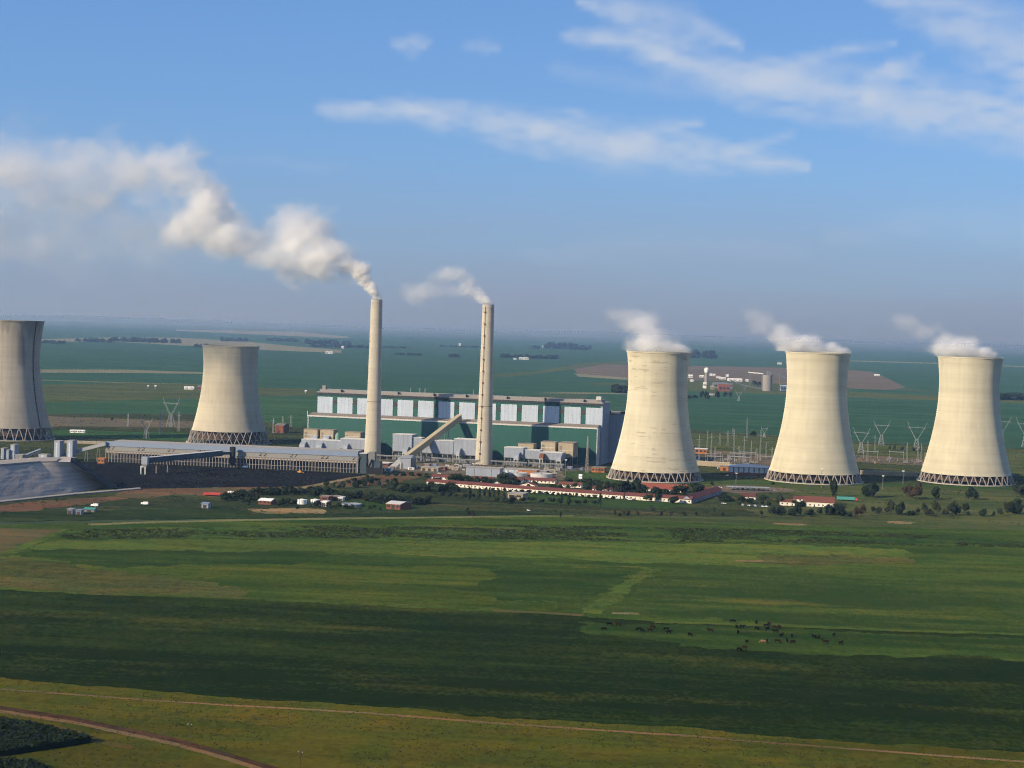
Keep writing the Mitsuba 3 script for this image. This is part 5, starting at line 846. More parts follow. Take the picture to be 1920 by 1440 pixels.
# ------------------------------------------------------------------ stacker conveyor over the coal yard
p0, p1, p2 = (np.array(p) for p in STACKER)
t = thing('coal_stacker', 'dark green stacker boom crossing the coal yard to the bunker', 'stacker')
part(t, 'boom', bar(p0, p1, 4.4, 5.0), 'mat_stacker')
part(t, 'roof', bar(p0 + [0, 0, 2.75], p1 + [0, 0, 2.75], 4.8, .5), 'mat_trim')
part(t, 'tail', bar(p1 + [0, 0, -.2], p2 + [0, 0, -.2], 3.2, 2.6), 'mat_stacker')
part(t, 'tail_roof', bar(p1 + [0, 0, 1.3], p2 + [0, 0, 1.3], 3.4, .4), 'mat_trim')
part(t, 'head_tower', Frame(p2[0], p2[1], 15)(box(-1, 3, -2, 3, 3, 21)), 'mat_dark')
sx, sy = STACKER_BASE
F = Frame(sx, sy, 10)
part(t, 'head_house', F(box(1.2, 7.2, -1.5, 3, 9.4, 16.4)), 'mat_grey_sheet')
part(t, 'head_base', F(box(1.6, 6.6, -1, 2.6, 7.6, 9.4)), 'mat_steel')
part(t, 'portal_beam', F(box(-.4, 5.2, 0, 1.2, 6.4, 7.6)), 'mat_trim')
for s in (-.2, 4.0):
    part(t, 'portal_leg', F(box(s, s + 1.0, 0, 1.2, 0, 6.4)), 'mat_trim')
d_ = (p1 - p0)
for f_ in (.16, .30):
    p = p0 + d_ * f_
    part(t, 'support', bar(p + [0, 0, -2.5], (p[0], p[1], 0), .6), 'mat_leg')

# ------------------------------------------------------------------ conveyors and towers at the left end of the bunker
for i, (p, q) in enumerate(LCONV):
    p, q = np.array(p), np.array(q)
    t = thing('yard_conveyor', ('grey enclosed conveyor rising from the left to the bunker roof', 'short pale conveyor ramp near the left edge of the coal yard')[i], 'conveyor', 'inclined yard conveyors')
    part(t, 'casing', bar(p + [0, 0, 1], q + [0, 0, 1], 3.2, 3.0 if i == 0 else 1.6), 'mat_galvanised' if i == 0 else 'mat_concrete')
    part(t, 'roof', bar(p + [0, 0, 2.8], q + [0, 0, 2.8], 3.6, .4), 'mat_grey_sheet')
    for f_ in (.35, .62, .85):
        c = p + (q - p) * f_
        part(t, 'trestle_leg', bar((c[0] - .8, c[1], c[2]), (c[0] - 1.4, c[1], 0), .5), 'mat_steel')
        part(t, 'trestle_leg', bar((c[0] + .8, c[1], c[2]), (c[0] + 1.4, c[1], 0), .5), 'mat_steel')
LL = dict(tall_a=('silo_tower', 'grey slab sided tower, left of the twin towers by the bunker conveyor', 'tower'), tall_b=('silo_tower', 'grey slab sided tower, right of the twin towers by the bunker conveyor', 'tower'),
          tall_c=('silo_tower', 'pale narrow tower near the left edge above the grey stockpile', 'tower'), low_a=('yard_shed', 'pale shed at the left edge of the photo behind the stockpile', 'shed'),
          low_b=('yard_shed', 'white fronted shed beside the narrow tower', 'shed'), low_c=('yard_shed', 'white sloping shed left of the twin towers', 'shed'),
          low_d=('yard_shed', 'dark low shed behind the short conveyor ramp', 'shed'), low_e=('yard_shed', 'low red and dark shed under the rising conveyor', 'shed'))
for k, (x, y, w, h, dep, rot) in LBOX.items():
    nm, lab, cat = LL[k]
    F = Frame(x, y, rot)
    t = thing(nm, lab, cat)
    mat = 'mat_brick' if k == 'low_e' else 'mat_steel' if k == 'low_d' else 'mat_grey_sheet'
    part(t, 'wall', F(box(-w / 2, w / 2, 0, dep, 0, h)), mat)
    part(t, 'roof', F(box(-w / 2 - .3, w / 2 + .3, -.3, dep + .3, h, h + .5)), 'mat_roof_grey')
    if k.startswith('tall') or k in ('low_b', 'low_c'):
        part(t, 'front_panel', F(box(-w * .16, w * .10, -.2, -.01, h * .15, h * .9)), 'mat_white_sheet')

# ------------------------------------------------------------------ compacted stockpile with its berm road
top, toe = np.array(HEAP_TOP), np.array(HEAP_TOE)


def ribbon(rows, n=40):
    """A smooth sheet through polylines of the same number of points, subdivided and roughened."""
    out = []
    for r in rows:
        s = np.linspace(0, len(r) - 1, n)
        out.append(np.column_stack([np.interp(s, np.arange(len(r)), np.array(r)[:, k]) for k in range(3)]))
    return out


back = [np.array([x - 40, y + 170, 24]) for x, y in top]
rows = []
for t_ in np.linspace(0, 1, 14):
    rows.append([np.array([*(toe[i] * (1 - t_) + top[i] * t_), 24 * t_]) for i in range(4)])
right = np.array([[-352, 1560, 0.0]])
rows.append([np.array([*(top[i] + [-5, 20]), 24.2]) for i in range(4)])
rows.append([np.array([*(top[i] + [-12, 50]), 24.0]) for i in range(4)])
rows.append([np.array([*(top[i] + [-20, 95]), 0.0]) for i in range(4)])
g = ribbon(rows, 70)
nr, nc = len(g), 70
v = np.vstack(g)
# the right-hand end runs out as a slope of its own
ends = []
for r in g:
    e = r[-1]
    k = e[2] / 24.0
    ends.append(np.array([e[0] + 38 * k, e[1] + 6 * k, 0.0 if k > 0 else 0.0]))
v = np.vstack([v, np.array(ends)])
v[:, 2] += (meshkit.fbm(v * [.08, .08, .2], 3, seed=4) - .5) * 1.2 * (v[:, 2] > .5)
fc = [[i * nc + j, i * nc + j + 1, (i + 1) * nc + j + 1] for i in range(nr - 1) for j in range(nc - 1)] + [[i * nc + j, (i + 1) * nc + j + 1, (i + 1) * nc + j] for i in range(nr - 1) for j in range(nc - 1)]
E0 = nr * nc
fe = [[i * nc + nc - 1, E0 + i, E0 + i + 1] for i in range(nr - 1)] + [[i * nc + nc - 1, E0 + i + 1, (i + 1) * nc + nc - 1] for i in range(nr - 1)]
key = thing('coal_stockpile', 'broad grey compacted coal stockpile with a flat top at the left edge', 'stockpile')
fc = np.array(fc)
down = np.cross(v[fc[:, 1]] - v[fc[:, 0]], v[fc[:, 2]] - v[fc[:, 0]])[:, 2] < 0
fc[down] = fc[down][:, ::-1]
scene[key] = mikit.ply(trimesh.Trimesh(v, fc, process=False), 'mat_heap')
part(key, 'end_slope', trimesh.Trimesh(v, fe, process=False), 'mat_coal', label='black loose coal slope at the right end')
plain('mat_pale_dust', (.23, .215, .20), 0.95, 0.05)
lay = []
for r0, r1 in ((0.965, 1.0),):
    pa = [np.array([*(toe[i] * (1 - r0) + top[i] * r0), 24 * r0 + .7]) for i in range(4)]
    pb = [np.array([*(top[i] + [-6, 34]), 25.2]) for i in range(4)]
    g2 = ribbon([pa, [np.array([*(top[i]), 24.9]) for i in range(4)], pb], 40)
    v2 = np.vstack(g2)
    f2 = [[i * 40 + j, i * 40 + j + 1, (i + 1) * 40 + j + 1] for i in range(2) for j in range(33)] + [[i * 40 + j, (i + 1) * 40 + j + 1, (i + 1) * 40 + j] for i in range(2) for j in range(33)]
part(key, 'crest_road', trimesh.Trimesh(v2, f2, process=False), 'mat_pale_dust', label='pale dusty road along the crest')
poly = sg.Polygon(BERM).buffer(0)
struct('berm_road', trimesh.creation.extrude_polygon(poly, 1.0, engine='earcut'), 'mat_pale_dust')

# ------------------------------------------------------------------ small works buildings
def shed(name, label, cat, spec, wall, roof, roof_rise=0.0, doors=0, windows=0, dy=0.0, pane='mat_window', group=None):
    x, y, w, h, dep, rot = spec
    F = Frame(x, y, rot)
    t = thing(name, label, cat, group)
    x0, x1 = -w / 2, w / 2
    if roof_rise:
        part(t, 'wall', F(gable_wall(x0, x1, 0, dep, 0, h, roof_rise)), wall)
        part(t, 'roof', F(gable(x0, x1, 0, dep, h + .02, roof_rise, .5, .3)), roof)
    else:
        part(t, 'wall', F(box(x0, x1, 0, dep, 0, h)), wall)
        part(t, 'roof', F(box(x0 - .6, x1 + .6, -.6, dep + .6, h, h + .45)), roof)
    for i in range(doors):
        c = x0 + w * (i + .5) / doors
        part(t, 'door', F(box(c - 1.5, c + 1.5, -.12, .02, .05, min(3.2, h * .75))), 'mat_louvre')
    for i in range(windows):
        c = x0 + w * (i + .5) / windows
        ww = w / windows * .32
        part(t, 'window', F(box(c - ww, c + ww, -.14, .02, h * .38, h * .78)), pane)
    return t, F


t, F = shed('workshop', 'blue grey sheet workshop with a shallow roof right before the right chimney', 'workshop', BOX['grey_shed'], 'mat_grey_sheet', 'mat_roof_grey')
w, h, dep = BOX['grey_shed'][2:5]
for i in range(6):
    part(t, 'bay_joint', F(box(-w / 2 + w * (i + .5) / 6 - .2, -w / 2 + w * (i + .5) / 6 + .2, -.2, 0, 0, h)), 'mat_dark_paint' if i in (1, 4) else 'mat_galvanised')
t, F = shed('office_block', 'long office with an orange brick front and white windows before the filters', 'office', BOX['office'], 'mat_orange_brick', 'mat_roof_grey')
w, h, dep = BOX['office'][2:5]
for i, c in enumerate((-14.5, -10.2, -7.6, -3.6)):
    part(t, 'window', F(box(c - 1.2, c + 1.2, -.2, .02, .8, h - .4)), 'mat_pane', label='tall white window')
part(t, 'dark_front', F(box(-w / 2, -2, -.1, .01, 0, h)), 'mat_grey_sheet')
part(t, 'door', F(box(6, 7, -.15, .01, 0, 2.4)), 'mat_louvre')
part(t, 'rear_wing', F(box(w * .3, w * .75, 2, dep + 2, 0, h * .85)), 'mat_dark_concrete')
part(t, 'rear_roof', F(box(w * .28, w * .77, 1.5, dep + 2.5, h * .85, h * .85 + .4)), 'mat_roof_grey')
shed('brick_store', 'long low beige store with a flat roof right of the transfer house', 'store', BOX['low_store'], 'mat_beige', 'mat_roof_grey', doors=3)
shed('brick_store', 'small brick store with a pink end right of the long beige store', 'store', BOX['low_store2'], 'mat_brick', 'mat_roof_brown', doors=1, windows=1)
shed('brick_store', 'small brick building with a pale flat roof at the foot of the left chimney', 'store', BOX['brick_store'], 'mat_brick', 'mat_trim', doors=1, windows=2)
shed('orange_store', 'low orange brick store left of the first steaming tower', 'store', BOX['orange_store'], 'mat_orange_brick', 'mat_roof_brown', windows=4)
shed('orange_kiosk', 'orange brick block touching the left end of the panelled pump house', 'kiosk', BOX['orange_kiosk'], 'mat_orange_brick', 'mat_roof_brown', doors=1)
shed('switch_house', 'orange brick switch house with a pale roof at the left of the switchyard', 'switch house', BOX['orange_house'], 'mat_orange_brick', 'mat_trim', windows=3)
shed('white_kiosk', 'tiny white kiosk between the two nearer steaming towers', 'kiosk', BOX['white_kiosk'], 'mat_white_paint', 'mat_roof_grey', doors=1)
shed('field_hut', 'small grey hut alone on the grass below the orange truck', 'hut', BOX['hut'], 'mat_grey_sheet', 'mat_blue_roof', roof_rise=1.0, doors=1)
shed('site_hut', 'grey site hut, leftmost of the two upright huts below the stockpile', 'hut', BOX['store_a'], 'mat_grey_sheet', 'mat_roof_grey', doors=1)
shed('site_hut', 'grey site hut, right one of the two upright huts below the stockpile', 'hut', BOX['store_b'], 'mat_grey_sheet', 'mat_blue_roof', doors=1)
shed('site_hut', 'low teal roofed hut right of the two upright site huts', 'hut', BOX['store_c'], 'mat_steel', 'mat_teal_paint', roof_rise=.8, doors=1)
shed('coal_yard_hut', 'small orange brick hut at the left end of the bunker columns', 'hut', BOX['coal_hut'], 'mat_orange_brick', 'mat_orange_brick', windows=2)
shed('pitched_store', 'small brick building with an arched dark doorway right of the crossed leg tower', 'store', BOX['brick_gable'], 'mat_brick', 'mat_roof_brown', roof_rise=2.2, doors=1)
shed('brick_barn', 'red brick barn with a pale roof on the lawn in front of the tree belt', 'barn', BOX['brick_white'], 'mat_brick', 'mat_trim', roof_rise=1.4, doors=1, windows=3)
shed('white_roof_house', 'low brick house with a white roof, left of the white tanks', 'house', BOX['white_house'], 'mat_brick', 'mat_white_paint', roof_rise=1.3, windows=3)
shed('brick_block', 'tall plain brick block behind the white tanks', 'block', BOX['brick_block'], 'mat_brick', 'mat_roof_brown', windows=1)
shed('brick_block', 'smaller plain brick block right of the taller one behind the tanks', 'block', BOX['brick_block2'], 'mat_brick', 'mat_roof_brown', doors=1)
shed('white_block', 'small white block at the right of the two brick blocks', 'block', BOX['white_block'], 'mat_white_paint', 'mat_white_paint', doors=1)
shed('white_block', 'white angular block right of the two white tanks', 'block', BOX['white_block2'], 'mat_white_paint', 'mat_white_paint', doors=1)
shed('gate_lodge', 'small beige lodge with a grey roof among the tall poplars', 'lodge', BOX['gate_house'], 'mat_beige', 'mat_roof_grey', windows=2, doors=1)
# the pump house with pale panels
x, y, w, h, dep, rot = BOX['pump_house']
F = Frame(x, y, rot)
t = thing('pump_house', 'pump house with tall pale blue panels and a pointed flat roof between two towers', 'pump house')
part(t, 'wall', F(box(-w / 2, w / 2, 0, dep, 0, h * .8)), 'mat_steel')
for i in range(8):
    c = -w / 2 + w * (i + .5) / 8
    part(t, 'panel', F(box(c - w / 22, c + w / 22, -.3, -.01, h * .22, h * .76)), 'mat_pane')
part(t, 'plinth', F(box(-w / 2 - .2, w / 2 + .2, -.5, -.02, 0, h * .18)), 'mat_brick')
part(t, 'roof', F(hexa([[-w / 2 - 1, -1.2, h * .8], [w / 2 + 1, -1.2, h * .8], [w / 2 + 1, dep + 1, h * .8], [-w / 2 - 1, dep + 1, h * .8]], [[-w / 2 - 1, -1.2, h * .84], [w / 2 + 1, -1.2, h * .84], [w / 4, dep - 4, h], [-w / 4, dep - 4, h]])), 'mat_trim')
# carport
x, y, w, h, dep, rot = BOX['carport']
F = Frame(x, y, rot)
t = thing('carport', 'long carport with a thin pale roof between the houses and the towers', 'carport')
part(t, 'roof', F(box(-w / 2, w / 2, 0, dep, 2.9, 3.2)), 'mat_galvanised')
for i in range(11):
    part(t, 'post', F(box(-w / 2 + w * i / 10 - .1, -w / 2 + w * i / 10 + .1, .3, .5, 0, 2.9)), 'mat_steel')
    part(t, 'post', F(box(-w / 2 + w * i / 10 - .1, -w / 2 + w * i / 10 + .1, dep - .5, dep - .3, 0, 2.9)), 'mat_steel')
# round tanks
for (x, y, r, h), at in zip(TANKS, ('left', 'right')):
    t = thing('round_basin', f'wide round white walled basin before the office, {at} of the pair', 'basin', 'round basins before the office')
    F = Frame(x, y, 0)
    part(t, 'wall', F(lathe([(r, 0), (r, h), (r - .4, h), (r - .4, h - .8), (0.01, h - .8)], 48)), 'mat_trim', smooth=30)
    part(t, 'bridge', F(box(-r, r, -.4, .4, h + .05, h + .5)), 'mat_galvanised')
    part(t, 'pivot', F(lathe([(.8, h - .8), (.8, h + 1.2), (.01, h + 1.2)], 12)), 'mat_galvanised')
for (x, y, r, h), (nm, lab) in zip(CLARIFIERS, (('white_tank', 'round white tank, left of the pair among trees'), ('white_tank', 'round white tank, right of the pair among trees'), ('clarifier', 'broad low round clarifier basin right of the white tanks'))):
    t = thing(nm, lab, 'tank')
    F = Frame(x, y, 0)
    if nm == 'white_tank':
        part(t, 'drum', F(lathe([(r, 0), (r, h - .6), (r + .2, h - .6), (r + .2, h - .2), (.01, h + .5)], 32)), 'mat_white_paint', smooth=30)
        part(t, 'ladder', F(bar((-r * .5, -r * .9, 0), (-r * .5, -r * .9, h), .3)), 'mat_steel')
    else:
        part(t, 'wall', F(lathe([(r, 0), (r, h), (r - .4, h), (r - .4, h - 1), (.01, h - 1)], 40)), 'mat_grey_sheet', smooth=30)
        part(t, 'bridge', F(box(-r, r, -.4, .4, h + .05, h + .5)), 'mat_galvanised')
# walls
for ((x0, y0), (x1, y1), h), lab in zip(WALLS, ('long beige boundary wall between the two right steaming towers', 'long beige wall behind the first steaming tower', 'pale low wall behind the conveyors right of the large left tower')):
    t = thing('boundary_wall', lab, 'wall')
    L = math.hypot(x1 - x0, y1 - y0)
    F = Frame(x0, y0, math.degrees(math.atan2(y0 - y1, x1 - x0)))
    n = int(L / 4)
    for i in range(n):
        part(t, 'panel', F(box(L * i / n + .06, L * (i + 1) / n - .06, 0, .3, 0, h)), 'mat_beige')
    part(t, 'coping', F(box(0, L, -.1, .4, h, h + .25)), 'mat_trim')
struct('dark_blue_sheet', trimesh.creation.extrude_polygon(sg.Polygon([(222, 1762), (262, 1755), (268, 1772), (230, 1780)]), .05, engine='earcut'), 'mat_dark_blue')  # flat, smooth, dark blue sheet on the ground

# ------------------------------------------------------------------ the village
def house(name, label, F, w, dep, h, rise, wall='mat_white_wall', roof='mat_red_roof', group=None, step=3.6):
    t = thing(name, label, 'house', group)
    part(t, 'wall', F(gable_wall(-w / 2, w / 2, 0, dep, 0, h, rise)), wall)
    part(t, 'roof', F(gable(-w / 2, w / 2, 0, dep, h + .03, rise, .6, .25)), roof)
    n = max(2, int(w / step))
    for i in range(n):
        c = -w / 2 + w * (i + .5) / n
        if i % 4 == 2:
            part(t, 'door', F(box(c - .5, c + .5, -.1, .02, 0.02, 2.1)), 'mat_louvre')
        else:
            part(t, 'window', F(box(c - .65, c + .65, -.1, .02, 1.0, 2.2)), 'mat_window')
    return t


HL_ = ['small white house with red gabled roof, left of the white group at the right', 'small white house half hidden behind trees, just right of the white gabled one', 'big white house with a dark red roof, right of the white group', 'small white and red house among bushes below the carport',
       'red roofed house at the left end of the village', 'red roofed house behind the dark trees left of the workshop', 'long red roof behind the row, below the workshop', 'long red roofed house below the left round basin', 'red roofed house below the right round basin',
       'short red roofed house right of the red village roofs, before the dark trees', 'long orange red roofed house before the first steaming tower', 'short red roofed house at the right end of the village, behind the wing',
       'white gabled end between the red roofs at the left', 'white gabled end near the middle of the red roofs', 'broad white gabled end in the middle of the village', 'white gabled end at the left end of the red roofs']
for (x, y, w, h, rise, dep, rot, k), lab in zip(HOUSES, HL_):
    h, rise = max(2.6, min(h, 5)), max(1.2, min(rise, 4))
    if k == 'gable':                                            # its gable end faces the viewer
        F = Frame(x, y, rot - 90)
        t = thing('gabled_hall', lab, 'house', 'gabled halls of the village')
        part(t, 'wall', F(gable_wall(0, dep, -w / 2, w / 2, 0, h, rise)), 'mat_white_wall')
        part(t, 'roof', F(gable(0, dep, -w / 2, w / 2, h + .03, rise, .5, .25)), 'mat_trim' if w < 12 else 'mat_red_roof')
        part(t, 'door', F(box(-.1, .02, -.8, .8, .02, 2.2)), 'mat_louvre')
    else:
        house('house', lab, Frame(x, y, rot), w, dep, h, rise, roof='mat_orange_roof' if k == 'orange' else rng.choice(['mat_red_roof', 'mat_rust_roof', 'mat_dull_roof']), group='houses of the village')
for ((xa, ya), (xb, yb), h, rise, dep), lab in zip(LONGHOUSES, ('long white walled hostel row with red roof, left half behind the poplars', 'long white walled hostel row with red roof, facing the bright playing field', 'white walled hostel row with red roof below the first steaming tower')):
    L = math.hypot(xb - xa, yb - ya)
    F = Frame((xa + xb) / 2, (ya + yb) / 2, math.degrees(math.atan2(ya - yb, xb - xa)))
    t = house('hostel_row', lab, F, L, dep, h, rise, group='long hostel rows')
    for i in range(int(L / 9)):
        part(t, 'buttress', F(hexa([[-L / 2 + 4 + 9 * i, -1.4, 0], [-L / 2 + 4.4 + 9 * i, -1.4, 0], [-L / 2 + 4.4 + 9 * i, -.02, 0], [-L / 2 + 4 + 9 * i, -.02, 0]], [[-L / 2 + 4 + 9 * i, -.3, h], [-L / 2 + 4.4 + 9 * i, -.3, h], [-L / 2 + 4.4 + 9 * i, -.02, h], [-L / 2 + 4 + 9 * i, -.02, h]])), 'mat_white_wall')
(xa, ya), (xb, yb), h, rise, dep = WING
L = math.hypot(xb - xa, yb - ya)
house('hostel_wing', 'grey walled hostel wing running away from the right end of the hostel row', Frame((xa + xb) / 2, (ya + yb) / 2, math.degrees(math.atan2(ya - yb, xb - xa))), L, dep, h, rise, wall='mat_grey_sheet')

# ------------------------------------------------------------------ vehicles
def hull(points):
    m = m3.Manifold.hull_points(np.asarray(points, np.float64)).to_mesh()
    return trimesh.Trimesh(m.vert_properties[:, :3], m.tri_verts, process=False)


def ring_pts(x0, x1, y0, y1, z0, z1, r):
    return [(x, y, z) for x, dx in ((x0, r), (x1, -r)) for y, dy in ((y0, r), (y1, -r)) for z, dz in ((z0, r), (z1, -r)) for x, y, z in ((x + dx, y + dy, z), (x + dx, y, z + dz), (x, y + dy, z + dz))]


def wheel():
    m = trimesh.creation.cylinder(.32, .22, sections=14)
    m.apply_transform(trimesh.transformations.rotation_matrix(math.pi / 2, [1, 0, 0]))
    return m


CAR_BODY = hull(ring_pts(-2.1, 2.1, -.82, .82, .28, .88, .14))
CAR_CABIN = hull([(x, y, z) for x, y, z in ((-1.7, .76, .86), (-1.7, -.76, .86), (1.0, .76, .86), (1.0, -.76, .86), (-1.25, .62, 1.36), (-1.25, -.62, 1.36), (.45, .62, 1.36), (.45, -.62, 1.36))])
CAR_ROOF = hull([(x, y, z) for x in (-1.25, .47) for y in (-.64, .64) for z in (1.362, 1.43)])
SHAPES = {}


def shape_of(name, mesh, mat, smooth=False):
    k = (name, mat)
    if k not in SHAPES:
        SHAPES[k] = mikit.ply(mesh, mat, smooth=smooth)
    return SHAPES[k]


WHEEL = wheel()
CARL = ['white car parked apart at the left end of the carport', 'white car in the open at the right of the carport'] + [f'{c} car under the carport roof' for c in ('white', 'white', 'dark', 'blue', 'blue', 'dark', 'white')] + \
       [f'{c} car in the row parked on the grass' for c in ('white', 'dark', 'white', 'dark', 'white', 'dark', 'white', 'white')] + ['white car at the corner of the hostel wing'] + \
       ['white car beside the filter legs left of the right chimney', 'white car on the yard road, second of three by the right chimney', 'white car nearest the workshop wall', 'white car on the road left of the workshop', 'white car close to the foot of the right chimney', 'dark car parked before the hostel row, leftmost of three', 'white car parked before the hostel row, middle of three', 'dark car parked before the hostel row, rightmost of three', 'white car beside the right round basin', 'white car at the right end of the bunker', 'white car tilted on the grass below the lollipop trees']
for (x, y, k, rot), lab in zip(CARS, CARL):
    grp = 'cars under the carport' if 'carport roof' in lab else 'cars parked in the row on the grass' if 'row parked' in lab else None
    t = thing('parked_car', lab, 'car', grp)
    SPOT[t] = x / y
    F = Frame(x, y, rot)
    paint = f'mat_{k}_paint'
    W_ = F.world()
    for nm, mesh, mat in (('body', CAR_BODY, paint), ('windows', CAR_CABIN, 'mat_window'), ('roof', CAR_ROOF, paint)):
        put(t, nm, {**shape_of('car_' + nm, mesh, mat), 'to_world': W_})
    for wx in (-1.3, 1.3):
        for wy in (-.78, .78):
            put(t, 'wheel', {**shape_of('wheel', WHEEL, 'mat_tyre'), 'to_world': F.world(wx, wy, .32)})


def boxy(name, label, cat, x, y, rot, cab, cabmat, load, loadmat, wheels, wr=.5):
    t = thing(name, label, cat)
    F = Frame(x, y, rot)
    part(t, 'cab', F(hull(ring_pts(*cab, .15))), cabmat)
    part(t, 'windscreen', F(box(cab[0] - .04, cab[0] + .3, cab[2] + .2, cab[3] - .2, cab[4] + (cab[5] - cab[4]) * .5, cab[5] - .2)), 'mat_window')
    part(t, 'load_body', F(hull(ring_pts(*load, .1))), loadmat)
    part(t, 'chassis', F(box(min(cab[0], load[0]) + .1, max(cab[1], load[1]) - .1, -.5, .5, .5, .9)), 'mat_dark')
    for wx in wheels:
        for wy in (-1.0, 1.0):
            put(t, 'wheel', {**shape_of('wheel', WHEEL, 'mat_tyre'), 'to_world': F.world(wx, wy, wr, s=(wr / .32, 1.2, wr / .32))})


for (x, y, k, rot), lab in zip(VANS, ('white van on the dirt left of the site huts, below the stockpile', 'white van on the grass below the berm road', 'white van parked before the left end of the tree belt', 'white lorry on the flat stockpile near the twin towers', 'small white van under the bunker columns')):
    boxy('delivery_van', lab, 'van', x, y, rot, (-2.9, -1.2, -1.0, 1.0, .4, 1.9), 'mat_white_paint', (-1.15, 2.8, -1.05, 1.05, .45, 2.4), 'mat_white_paint', (-2.0, 1.8), .38)
boxy('red_truck', 'long orange red truck on the red soil below the coal yard', 'truck', TRUCK[0], TRUCK[1], 5, (-7.2, -4.9, -1.2, 1.2, .5, 2.7), 'mat_red_paint', (-4.7, 7.2, -1.25, 1.25, .9, 2.9), 'mat_red_paint', (-6, -2, 4.5, 5.8))
boxy('green_truck', 'teal covered truck with a red end beside the dark column tree', 'truck', GREEN_TRUCK[0], GREEN_TRUCK[1], 10, (7.4, 9.6, -1.2, 1.2, .5, 2.8), 'mat_red_paint', (-9, 7.2, -1.3, 1.3, .9, 3.6), 'mat_teal_paint', (-7, -5.5, 4, 8.5))
# excavator by the columns
F = Frame(EXCAVATOR[0], EXCAVATOR[1], 10)
t = thing('loader', 'yellow wheel loader before the bunker columns', 'loader')
part(t, 'body', F(hull(ring_pts(-2.2, 2.0, -1.1, 1.1, .9, 2.3, .2))), 'mat_yellow_paint')
part(t, 'cab', F(hull(ring_pts(-.6, .9, -.8, .8, 2.3, 3.6, .1))), 'mat_yellow_paint')
part(t, 'arm', F(bar((2, 0, 1.6), (4, 0, .9), .5)), 'mat_yellow_paint')
part(t, 'bucket', F(hull([(4, -1.4, .1), (4, 1.4, .1), (5.2, -1.4, .1), (5.2, 1.4, .1), (4, -1.4, 1.3), (4, 1.4, 1.3)])), 'mat_rust')
for wx in (-1.4, 1.4):
    for wy in (-1.1, 1.1):
        put(t, 'wheel', {**shape_of('wheel', WHEEL, 'mat_tyre'), 'to_world': F.world(wx, wy, .75, s=(2.3, 2.2, 2.3))})

for x, y, w, h, dep, mat, txt in YARD:
    t = thing('yard_container', f'small {txt} container in the works yard below the filters', 'container', f'{txt} yard containers')
    SPOT[t] = x / y
    F = Frame(x, y, 15)
    part(t, 'box', F(box(-w / 2, w / 2, 0, dep, .15, h)), mat)
    part(t, 'lid', F(box(-w / 2 - .08, w / 2 + .08, -.08, dep + .08, h, h + .12)), 'mat_roof_grey')
    part(t, 'door', F(box(-w * .3, w * .3, -.06, 0, .4, h - .3)), 'mat_steel')

# ------------------------------------------------------------------ pylons, masts, poles
def pylon(key, x, y, H, rot=20):
    F = Frame(x, y, rot)
    w = H * .11
    z1, z2, zb = H * .42, H * .50, H * .80
    legs, arms = [], []
    for sx in (-1, 1):
        for sy in (-1, 1):
            legs.append(bar((sx * w, sy * w, 0), (sx * w * .35, sy * w * .35, z1), .32))
            arms.append(bar((sx * w * .35, sy * w * .35, z1), (sx * H * .25, sy * w * .3, zb), .30))
        arms.append(bar((sx * H * .25, 0, zb), (sx * H * .33, 0, H), .28))
        arms.append(bar((sx * H * .25, w * .3, zb), (sx * H * .29, 0, H * .9), .2))
    for i in range(4):
        f0, f1 = i / 4, (i + 1) / 4
        a0, a1 = w * (1 - .65 * f0), w * (1 - .65 * f1)
        for sy in (-1, 1):
            legs.append(bar((-a0, sy * a0, z1 * f0), (a1, sy * a1, z1 * f1), .18))
            legs.append(bar((a0, sy * a0, z1 * f0), (-a1, sy * a1, z1 * f1), .18))
    for i in range(3):
        f0, f1 = i / 3, (i + 1) / 3
        for sx in (-1, 1):
            xa, xb_ = sx * (w * .35 + (H * .25 - w * .35) * f0), sx * (w * .35 + (H * .25 - w * .35) * f1)
            za, zb_ = z1 + (zb - z1) * f0, z1 + (zb - z1) * f1
            arms.append(bar((xa, w * .3, za), (xb_, -w * .3, zb_), .16))
    part(key, 'tower_body', F(join(*legs)), 'mat_galvanised')
    part(key, 'arm_frame', F(join(*arms)), 'mat_galvanised')
    part(key, 'cross_beam', F(join(bar((-H * .30, -w * .3, zb), (H * .30, -w * .3, zb), .3), bar((-H * .30, w * .3, zb), (H * .30, w * .3, zb), .3), *[bar((-H * .3 + H * .1 * i, -w * .3, zb), (-H * .2 + H * .1 * i, w * .3, zb), .16) for i in range(6)])), 'mat_galvanised')
    for sx in (-.28, 0, .28):
        part(key, 'insulator', F(bar((sx * H, 0, zb - .2), (sx * H, 0, zb - H * .09), .3)), 'mat_dark_concrete')


